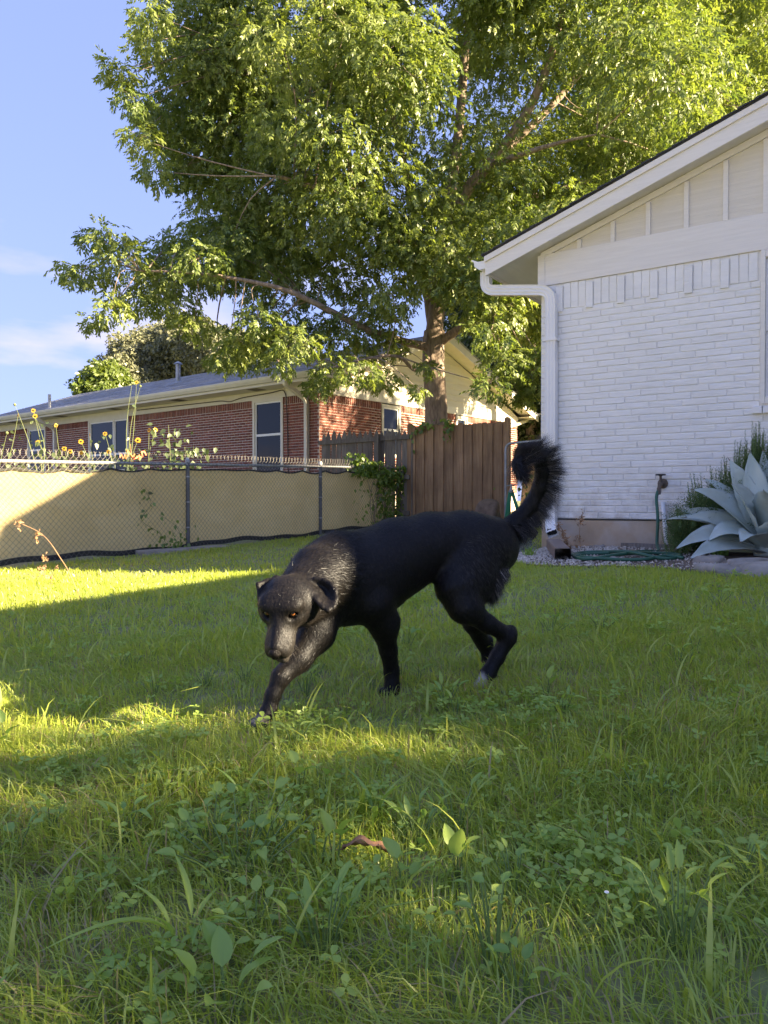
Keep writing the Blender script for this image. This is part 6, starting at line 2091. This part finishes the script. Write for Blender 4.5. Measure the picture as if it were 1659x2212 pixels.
sets.append(strands(top_ & (NV[:, 2] > -0.1), 5000, 0.6, 0.012, 0.028, 0.00032, lambda vi: np.full(len(vi), 0.03), tail_out, 0.0, 0.12))
sets.append(strands(IS_BREECH & (NV @ np.array([0.6, -0.1, -0.3]) > -0.2), 5200, 0.5, 0.025, 0.055, 0.0006, lambda vi: np.where(r_.random(len(vi)) < np.clip(pale[vi] * 1.5 + 0.12, 0, 1), r_.uniform(0.2, 0.7, len(vi)), 0.03), lambda vi: np.tile(np.array([0.35, 0.1, -0.95]), (len(vi), 1)), 0.1, 0.2))
# underside of the tail root
root_ = IS_TAIL & (DV[:, 0] < P(1130, 1100, 2.68).x) & (NV[:, 2] < 0.1)
sets.append(strands(root_, 2200, 0.8, 0.03, 0.06, 0.0005, None, lambda vi: np.tile(np.array([0.7, 0.2, -0.5]), (len(vi), 1)), 0.15, 0.2))
chin = np.linalg.norm((DV - hl(.010, .168, -.060)) / .034, axis=1) < 1
sets.append(strands(chin, 700, 0.5, 0.004, 0.009, 0.0003, lambda vi: r_.uniform(0.02, 0.25, len(vi))))
V_, F_, P_l, o_ = [], [], [], 0
for V, F, pl in sets:
    V_.append(V); F_.append(F + o_); P_l.append(pl); o_ += len(V)
fur = np_mesh('fur', np.concatenate(V_) - off, np.concatenate(F_), M['hair'], dog, attrs={'pale': np.concatenate(P_l)})
fur['kind'] = 'stuff'
wk = MB()
for i in range(14):                            # whiskers
    s = 1 if i % 3 else -1
    a = hl(.030 * s, .150 + random.uniform(-.015, .015), -.030 + random.uniform(-.01, .008))
    e = a + HR * s * random.uniform(.015, .03) + HF * random.uniform(-.005, .03) - HU * random.uniform(.0, .03)
    wk.tube([Vector(a), Vector((a + e) / 2) + Vector((0, 0, .003)), Vector(e)], [.0003, .00025, .0001], 3, cap=False)
wk.shift(DOG_BASE).build('whiskers', pm('whisker', (0.06, 0.055, 0.05), None, 5, 0.4), dog)['kind'] = 'stuff'

# nose
bm = bmesh.new(); bmesh.ops.create_icosphere(bm, subdivisions=4, radius=1.0)
for v in bm.verts:
    x, y, z = v.co
    k = 1.0
    for s in (-1, 1):
        dn = math.hypot(x - 0.48 * s, z + 0.12)
        if y > 0.2 and dn < 0.30: k -= 0.42 * (1 - (dn / 0.30) ** 2)
    if y > 0 and abs(x) < 0.07 and z < 0.1: k -= 0.10
    tz = 1.0 if z > 0 else 1 - 0.25 * abs(x)
    q = np.array([x * .0168 * (1.0 + 0.12 * z) * tz, y * .0140 * k, z * .0170])
    w_ = hl(0, .1795, -.007) + HR * q[0] + HF * q[1] + HU * q[2]
    v.co = Vector(w_) - DOG_BASE
me = bpy.data.meshes.new('nose'); bm.to_mesh(me); bm.free(); me.shade_smooth()
me.materials.append(pm('wet_black_nose', (0.004, 0.0036, 0.0036), (0.008, 0.007, 0.007), 400, 0.36, 0.4, 900, spec=0.16))
link(bpy.data.objects.new('nose', me), dog)

# eyes: dark ball, amber iris, black pupil
M['eye_dark'] = pm('eye_ball', (0.012, 0.007, 0.004), None, 5, 0.08, spec=0.6)
M['iris'] = pm('amber_iris', (0.17, 0.06, 0.018), (0.26, 0.10, 0.03), 500, 0.12, spec=0.5)
M['pupil'] = pm('pupil', (0.004, 0.003, 0.003), None, 5, 0.04, spec=0.6)
for s in (-1, 1):
    c = Vector(hl(.034 * s, .0722, .0205))
    gz = (Vector((0, 0, CAM_Z)) - c).normalized()
    gz = (gz + Vector((0.0, 0, -0.05))).normalized()
    R_ = .0108
    bm = bmesh.new(); bmesh.ops.create_uvsphere(bm, u_segments=24, v_segments=16, radius=R_)
    me = bpy.data.meshes.new('eye'); bm.to_mesh(me); bm.free(); me.shade_smooth(); me.materials.append(M['eye_dark'])
    e_o = bpy.data.objects.new('eye', me); link(e_o, dog); e_o.location = c - DOG_BASE
    def cap_(ang, rad):
        mb = MB()
        sd = gz.orthogonal().normalized(); up_ = gz.cross(sd)
        n = 24
        mb.v.append(tuple(gz * rad))
        for j in range(1, 5):
            t = ang * j / 4
            for k in range(n):
                a = 2 * math.pi * k / n
                mb.v.append(tuple(gz * rad * math.cos(t) + (sd * math.cos(a) + up_ * math.sin(a)) * rad * math.sin(t)))
        mb.f += [(0, 1 + k, 1 + (k + 1) % n) for k in range(n)]
        for j in range(3):
            mb.f += [(1 + j * n + k, 1 + (j + 1) * n + k, 1 + (j + 1) * n + (k + 1) % n, 1 + j * n + (k + 1) % n) for k in range(n)]
        return mb
    cap_(0.60, R_ * 1.012).build('iris', M['iris'], e_o, smooth=True)
    cap_(0.30, R_ * 1.024).build('pupil', M['pupil'], e_o, smooth=True)

# ------------------------------------------------------------------ grass
BEDP = [(p.x, p.y) for p in fp] + [(p.x, p.y) for p in bp_[::-1]]


def blades(n, dmin, dmax, margin, hmin, hmax, wid, segs, seed, lean=0.9, straw=0.0):
    r = np.random.default_rng(seed)
    y = np.sqrt(r.uniform(dmin ** 2, dmax ** 2, n))
    x = r.uniform(-1, 1, n) * (0.505 * y + margin)
    # keep off the beds, the houses and the far side of the fence
    sx, sy = x - FX, y - FY
    keep = ((-sx * fdir.y + sy * fdir.x) < -0.02) & ~in_poly(x, y, BEDP)
    hu = (x - HX) * 0.83 - (y - HY) * 0.557; hv = (x - HX) * 0.557 + (y - HY) * 0.83
    keep &= ~((hu > -0.02) & (hv > -1.3))
    x, y = x[keep], y[keep]
    # grass grows in clumps of different height
    cl = 0.5 + 0.5 * np.sin(x * 3.1 + 1.3 * np.sin(y * 2.3)) * np.sin(y * 3.7 + 1.1 * np.sin(x * 2.9))
    cl2 = 0.5 + 0.5 * np.sin(x * 9.7 + 2 * np.sin(y * 7.1)) * np.sin(y * 8.3 + 1.7 * np.sin(x * 6.1))
    bare = (cl2 < 0.16) & (r.random(len(x)) < 0.55)
    x, y, cl, cl2 = x[~bare], y[~bare], cl[~bare], cl2[~bare]
    m = len(x)
    z = g(x, y) - 0.004
    h = r.uniform(hmin, hmax, m) * (0.62 + 0.5 * cl + 0.3 * cl2)
    tall = r.random(m) < 0.02
    h = np.where(tall, h * 1.6, h)
    a = r.uniform(0, 2 * np.pi, m) + 0.9 * np.sin(x * 1.3) + 0.7 * np.cos(y * 1.9)
    a = np.where(r.random(m) < 0.4, 2.5 * cl2 + 4 * cl, a)
    ln = r.random(m) ** 1.1 * lean
    dx, dy = np.cos(a), np.sin(a)
    f = r.uniform(0, 2 * np.pi, m)
    wx, wy = np.cos(f), np.sin(f)
    w = wid * r.uniform(0.6, 1.3, m) * np.where(tall, 1.3, 1)
    prof = [(0.0, 0.0, 0.8), (0.45, 0.22, 1.0), (0.8, 0.62, 0.7), (0.92, 1.15, 0.0)] if segs == 3 else [(0.0, 0.0, 1.0), (0.6, 0.35, 0.85), (0.93, 1.0, 0.0)]
    rows = []
    for k, (fz, fo, fw_) in enumerate(prof):
        cx, cy, cz = x + dx * ln * h * fo, y + dy * ln * h * fo, z + h * fz * (1 - 0.25 * ln * fz)
        if fw_ > 0:
            rows.append(np.stack([cx - wx * w * fw_, cy - wy * w * fw_, cz], 1)); rows.append(np.stack([cx + wx * w * fw_, cy + wy * w * fw_, cz], 1))
        else: rows.append(np.stack([cx, cy, cz], 1))
    V = np.stack(rows, 1)
    nv = V.shape[1]
    tri_ = [(0, 1, 3), (0, 3, 2), (2, 3, 5), (2, 5, 4), (4, 5, 6)] if segs == 3 else [(0, 1, 3), (0, 3, 2), (2, 3, 4)]
    F = np.array(tri_)[None] + np.arange(m)[:, None, None] * nv
    dry = 0.5 + 0.5 * np.sin(x * 2.0 + 0.8) * np.cos(y * 2.6 + 0.4 * x)
    near = np.clip((3.0 - y) / 2.0, 0, 1)
    rv = np.clip(0.40 + 0.24 * (cl - 0.5) + r.normal(scale=0.27, size=m), 0, 0.8)
    dead = r.random(m) < (0.02 + 0.24 * dry * near + straw)
    rv = np.where(dead, r.uniform(0.9, 1.0, m), rv)
    ln_dead = dead
    rnd = np.repeat(rv, nv)
    return V.reshape(-1, 3), F.reshape(-1, 3), rnd


bands = [blades(46000, 0.55, 2.0, 0.35, 0.035, 0.085, 0.0013, 3, 1, 1.7), blades(46000, 2.0, 3.6, 0.45, 0.03, 0.06, 0.0017, 3, 2, 1.65),
         blades(62000, 3.6, 6.6, 0.6, 0.03, 0.06, 0.0026, 2, 3, 1.45), blades(90000, 6.6, 15.5, 0.8, 0.03, 0.055, 0.0042, 2, 4, 1.3),
         blades(38000, 0.55, 3.2, 0.35, 0.025, 0.055, 0.0011, 2, 5, 2.4, 0.3)]
Vs, Fs, Rs, o_ = [], [], [], 0
for V, F, r in bands:
    Vs.append(V); Fs.append(F + o_); Rs.append(r); o_ += len(V)
gr = np_mesh('grass', np.concatenate(Vs), np.concatenate(Fs), M['grass'], attrs={'rnd': np.concatenate(Rs)})
tag(gr, 'green lawn grass growing over the whole yard', 'grass', kind='stuff')

# broad blades of coarse grass here and there
def broad(n, dmin, dmax, seed):
    r = np.random.default_rng(seed)
    mb = []
    y = np.sqrt(r.uniform(dmin ** 2, dmax ** 2, n)); x = r.uniform(-1, 1, n) * (0.5 * y + 0.1)
    rows, k = [], 6
    a = r.uniform(0, 2 * np.pi, n); h = r.uniform(0.10, 0.17, n); ln = r.uniform(0.3, 1.3, n); w = r.uniform(0.0025, 0.005, n)
    z = g(x, y)
    for i in range(k):
        t = i / (k - 1)
        cx, cy = x + np.cos(a) * ln * h * t ** 1.8, y + np.sin(a) * ln * h * t ** 1.8
        cz = z + h * (t - 0.42 * np.minimum(ln, 1) * t ** 3)
        ww = w * (0.8 + 0.6 * t - 1.35 * t ** 2.2)
        sx, sy = -np.sin(a + 0.5), np.cos(a + 0.5)
        rows += [np.stack([cx - sx * ww, cy - sy * ww, cz + ww * 0.3], 1), np.stack([cx + sx * ww, cy + sy * ww, cz], 1)]
    V = np.stack(rows, 1)
    F = np.array([q for i in range(k - 1) for q in ((2 * i, 2 * i + 1, 2 * i + 3), (2 * i, 2 * i + 3, 2 * i + 2))])[None] + np.arange(n)[:, None, None] * 2 * k
    return V.reshape(-1, 3), F.reshape(-1, 3), np.repeat(r.uniform(0.3, 0.75, n), 2 * k)


V, F, r = broad(520, 0.8, 5.0, 9)
cg = np_mesh('coarse_grass', V, F, M['grass'], attrs={'rnd': r})
tag(cg, 'broad arching blades of coarse grass scattered through the lawn', 'grass', kind='stuff')

# ------------------------------------------------------------------ broad-leaved weeds in the lawn
def weed_leaf_mesh(l, w, fold=0.2, curl=0.3, wave=0.0):
    mb = MB()
    n = 8
    for i in range(n):
        t = i / (n - 1)
        ww = w * (math.sin(math.pi * t ** 0.75) ** 0.8) * 0.5 if 0 < t < 1 else 0.002
        x = l * t; z = -curl * l * t * t + 0.12 * l * t
        mb.v += [(x, -ww, z + fold * ww + wave * math.sin(t * 14) * w), (x, -ww * 0.45, z + 0.25 * fold * ww), (x, 0, z - 0.1 * fold * ww), (x, ww * 0.45, z + 0.25 * fold * ww), (x, ww, z + fold * ww - wave * math.sin(t * 13) * w)]
    for i in range(n - 1):
        for k in range(4):
            a = i * 5 + k
            mb.f.append((a, a + 1, a + 6, a + 5))
    return mb.mesh('leaf', M['weed_leaf'], True)


LEAF_KINDS = {'oval': [weed_leaf_mesh(1, 0.55, 0.3, 0.25 + 0.15 * i, 0.02) for i in range(3)],
              'long': [weed_leaf_mesh(1, 0.30, 0.4, 0.3 + 0.2 * i, 0.015) for i in range(3)],
              'strap': [weed_leaf_mesh(1, 0.115, 0.5, 0.45 + 0.2 * i, 0.004) for i in range(3)]}


def weed(px, py, kind, n, size, label, height=0.06, spread=0.05, tilt=(0.2, 1.0), sub=0, group=None):
    q = on_ground(px, py)
    base = Vector((q.x, q.y, float(g(q.x, q.y))))
    t = thing('lawn_weed', label, 'weed', tuple(base), 0, group or 'weeds in the lawn')
    st = MB()
    if kind != 'strap' and n > 3: n, size = int(n * 1.5), size * 0.8
    for i in range(n):
        a = 2.4 * i + random.uniform(-0.4, 0.4)
        r = spread * math.sqrt((i + 0.5) / n)
        hh = height * random.uniform(0.85, 1.5)
        p = Vector((r * math.cos(a), r * math.sin(a), hh))
        lo = bpy.data.objects.new('leaf', random.choice(LEAF_KINDS[kind]))
        link(lo, t)
        lo.location = p
        tl = random.uniform(*tilt)
        lo.rotation_euler = (random.uniform(-0.4, 0.4), -tl, a + random.uniform(-0.5, 0.5))
        s = size * random.uniform(0.5, 0.85)
        lo.scale = (s, s, s)
        st.tube([(0.3 * p.x, 0.3 * p.y, 0), (0.6 * p.x, 0.6 * p.y, hh * 0.6), tuple(p)], [0.0016, 0.0014, 0.001], 4, cap=False)
    st.build('stem', M['weed_stem'], t)
    return t


W = [(520, 1905, 'oval', 17, 0.052, 'large dense clump of oval-leaved weed in the left foreground', 0.075, 0.13, (0.0, 0.8)),
     (455, 1850, 'oval', 7, 0.05, 'oval-leaved weed on the left flank of the dense clump', 0.065, 0.06, (0.1, 0.9)),
     (600, 1850, 'oval', 6, 0.042, 'oval-leaved weed just above the right end of the dense clump', 0.06, 0.06, (0.1, 0.9)),
     (725, 1900, 'oval', 3, 0.062, 'weed with one upright round leaf left of the dead leaf', 0.055, 0.025, (0.5, 1.2)),
     (690, 1895, 'long', 5, 0.04, 'small narrow-leaved weed left of the dead leaf', 0.05, 0.04, (0.3, 1.0)),
     (990, 1900, 'oval', 3, 0.066, 'pair of big upright oval leaves right of the dead leaf', 0.05, 0.02, (0.9, 1.35)),
     (875, 1945, 'oval', 3, 0.055, 'pair of heart-like leaves just below the dead leaf', 0.045, 0.02, (0.6, 1.1)),
     (900, 1835, 'long', 8, 0.06, 'bright narrow-leaved weed above the dead leaf', 0.055, 0.05, (0.7, 1.3)),
     (985, 1815, 'long', 7, 0.058, 'bright upright weed right of the centre foreground', 0.06, 0.045, (0.7, 1.4)),
     (265, 1830, 'long', 6, 0.07, 'weed with long pointed leaves at the left of the foreground', 0.05, 0.04, (0.3, 1.1)),
     (30, 1870, 'oval', 4, 0.055, 'broad-leaved weed at the left edge of the foreground', 0.05, 0.035, (0.3, 1.1)),
     (110, 1815, 'long', 4, 0.05, 'upright weed near the left edge above the broad-leaved one', 0.05, 0.03, (0.8, 1.3)),
     (420, 2055, 'strap', 5, 0.17, 'coarse grass with a wide leaning blade in the lower left', 0.03, 0.03, (0.4, 1.2)),
     (390, 2070, 'strap', 4, 0.13, 'coarse grass with arching blades left of the wide blade', 0.03, 0.03, (0.5, 1.2)),
     (700, 2075, 'long', 9, 0.062, 'leafy weed with pale upright leaves in the lower middle', 0.06, 0.06, (0.3, 1.2)),
     (550, 2050, 'oval', 6, 0.05, 'oval-leaved weed beside the wide leaning blade', 0.045, 0.06, (0.1, 0.9)),
     (490, 2215, 'oval', 5, 0.075, 'weed with a yellow-green leaf at the bottom edge', 0.05, 0.05, (0.4, 1.1)),
     (1070, 2110, 'oval', 8, 0.038, 'sprig of small round leaves climbing in the lower right middle', 0.085, 0.05, (0.2, 1.0)),
     (1040, 2060, 'oval', 5, 0.04, 'small round-leaved weed above the climbing sprig', 0.055, 0.045, (0.2, 0.9)),
     (1130, 2180, 'oval', 4, 0.045, 'low round-leaved weed at the bottom right of the middle', 0.045, 0.035, (0.2, 1.0)),
     (1465, 2060, 'long', 9, 0.068, 'tall weed with pointed leaves at the right of the foreground', 0.07, 0.055, (0.3, 1.3)),
     (1395, 2000, 'oval', 5, 0.045, 'small weed left of the tall pointed-leaved weed', 0.05, 0.045, (0.2, 1.0)),
     (1600, 1905, 'long', 6, 0.05, 'low bright weed trailing at the right edge', 0.045, 0.06, (0.1, 0.8)),
     (1640, 1935, 'oval', 5, 0.045, 'round-leaved weed at the very right edge', 0.045, 0.04, (0.2, 1.0)),
     (1390, 1745, 'long', 7, 0.04, 'feathery low weed in the right middle of the lawn', 0.05, 0.06, (0.2, 0.9)),
     (1110, 1945, 'oval', 5, 0.04, 'weed with a tiny yellow flower in the right foreground', 0.05, 0.045, (0.2, 1.0)),
     (1000, 1700, 'oval', 4, 0.035, 'small grey-green weed in the middle of the lawn below the dog', 0.045, 0.03, (0.3, 1.0)),
     (650, 1735, 'oval', 3, 0.055, 'single bright leaf pair in the lawn left of the middle', 0.06, 0.02, (0.5, 1.1)),
     (700, 1745, 'oval', 3, 0.04, 'pale weed right of the single bright leaf pair', 0.055, 0.025, (0.3, 1.0)),
     (525, 1755, 'strap', 3, 0.12, 'tall coarse grass blades standing left of the middle', 0.03, 0.015, (0.9, 1.3)),
     (810, 1800, 'strap', 4, 0.14, 'tall bright grass blades standing below the dog', 0.03, 0.02, (0.9, 1.35)),
     (965, 1535, 'long', 5, 0.075, 'bright weed between the hind paws and the foreground', 0.05, 0.04, (0.5, 1.3)),
     (985, 1560, 'long', 4, 0.055, 'second bright weed just below the one before the hind paws', 0.05, 0.03, (0.4, 1.2)),
     (660, 1505, 'long', 4, 0.075, 'bright weed beside the stretched front leg of the dog', 0.05, 0.03, (0.5, 1.3)),
     (640, 1625, 'long', 5, 0.055, 'weed in the grass in front of the stretched paw', 0.05, 0.035, (0.4, 1.2)),
     (1180, 1515, 'oval', 3, 0.06, 'yellow-green leaf pair right of the hind legs', 0.055, 0.02, (0.6, 1.2)),
     (1215, 1560, 'long', 4, 0.07, 'pale weed right of the yellow-green leaf pair', 0.05, 0.03, (0.3, 1.2)),
     (1190, 1375, 'oval', 6, 0.07, 'round-leaved weed in the lawn right of the hock', 0.06, 0.08, (0.3, 1.1)),
     (1300, 1365, 'long', 6, 0.085, 'spreading weed in the middle of the right lawn', 0.05, 0.09, (0.1, 0.9)),
     (1550, 1310, 'oval', 5, 0.09, 'round-leaved weed on the lawn below the agave', 0.06, 0.08, (0.3, 1.0)),
     (1080, 1250, 'long', 4, 0.07, 'small weed at the lawn edge behind the dog', 0.05, 0.06, (0.3, 1.0)),
     (410, 1325, 'long', 5, 0.08, 'pale weed in the left lawn below the fence', 0.05, 0.06, (0.3, 1.0)),
     (110, 1450, 'long', 3, 0.07, 'upright yellow-green leaf in the left middle lawn', 0.06, 0.02, (0.9, 1.4)),
     (640, 1440, 'strap', 4, 0.13, 'coarse bluish grass blades left of the dog muzzle', 0.03, 0.03, (0.6, 1.2)),
     (10, 1640, 'oval', 3, 0.06, 'yellow-green leaf in the sunlit grass at the left edge', 0.06, 0.02, (0.7, 1.3)),
     (880, 1400, 'oval', 5, 0.075, 'leafy weed behind the near front leg of the dog', 0.06, 0.06, (0.3, 1.1)),
     (905, 1485, 'long', 3, 0.06, 'small pale weed at the near front paw', 0.05, 0.02, (0.5, 1.2)),
     (1465, 1440, 'long', 4, 0.07, 'small weed in the far right lawn', 0.05, 0.05, (0.2, 1.0))]
for row in W:
    weed(row[0], row[1], *row[2:5], row[5], row[6], row[7], row[8])
# tiny clover-like weeds that nothing tells apart
rw_ = random.Random(5)
for i in range(30):
    d = rw_.uniform(1.3, 5.0)
    x = rw_.uniform(-0.47, 0.47) * d
    y_ = 1082 + FPX * (CAM_Z - float(g(x, d))) / d
    weed(CX + FPX * x / d, y_, rw_.choice(['oval', 'oval', 'long']), rw_.randint(3, 6), rw_.uniform(0.025, 0.05), 'small broad-leaved weed scattered among the grass', 0.045, 0.04, (0.2, 1.1), group='small weeds scattered in the grass')
# low ground cover of small leaves in patches
rg = np.random.default_rng(31)
cp, cs = [], []
for _ in range(150):
    d = math.sqrt(rg.uniform(0.8, 5.0) if rg.random() < 0.5 else rg.uniform(0.8, 24.0)); x = rg.uniform(-0.52, 0.52) * d
    k = rg.integers(6, 26); sp_r = rg.uniform(0.03, 0.10)
    cp.append(np.stack([x + rg.normal(scale=sp_r, size=k), d + rg.normal(scale=sp_r, size=k), np.zeros(k)], 1)); cs.append(rg.uniform(0.010, 0.022, k))
cp, cs = np.concatenate(cp), np.concatenate(cs)
ok = ~in_poly(cp[:, 0], cp[:, 1], BEDP); cp, cs = cp[ok], cs[ok]
cp[:, 2] = g(cp[:, 0], cp[:, 1]) + rg.uniform(0.022, 0.058, len(cp))
n = len(cp)
dv_ = rg.normal(size=(n, 3)); dv_[:, 2] = 0.25 * dv_[:, 2] + 0.15; dv_ /= np.linalg.norm(dv_, axis=1, keepdims=True)
LV, LF = [], []
for i in range(3):
    a = i * 2.1; c, s_ = math.cos(a), math.sin(a)
    b = len(LV)
    for u, v, w in ((0, 0, 0), (0.45, 0.32, 0.08), (0.8, 0.30, 0.05), (1.0, 0, -0.06), (0.8, -0.30, 0.05), (0.45, -0.32, 0.08), (0.5, 0, -0.02), (0.5, 0, -0.02)):
        LV.append((u * c - v * s_, u * s_ + v * c, w + 0.12 * u))
    LF += [(b, b + 1, b + 6), (b + 1, b + 2, b + 6), (b + 2, b + 3, b + 6), (b + 3, b + 4, b + 6), (b + 4, b + 5, b + 6), (b + 5, b, b + 6)]
cov = foliage('ground_cover', cp, frames(dv_, rg, 0.25), cs, (np.array(LV, float), np.array(LF)), M['cover_leaf'])
tag(cov, 'low patches of small three-part leaves spread through the lawn', 'ground cover')

# white clover-like head on a thin stalk
q = on_ground(1310, 2030); q = Vector((q.x, q.y, float(g(q.x, q.y))))
t = thing('flower_stalk', 'thin bare stalk with a tiny white top in the right foreground', 'flower', tuple(q))
h_ = P(1311, 1928, q.y).z - q.z
MB().tube([(0, 0, 0), (0.001, 0, h_ * 0.5), (0.0, 0, h_)], 0.0013, 5).build('stalk', M['weed_stem'], t)
MB().lathe([(0.001, -0.001), (0.0036, 0.0005), (0.003, 0.0015), (0.0005, 0.002)], (0, 0, h_), 8).build('head', M['pvc'], t)
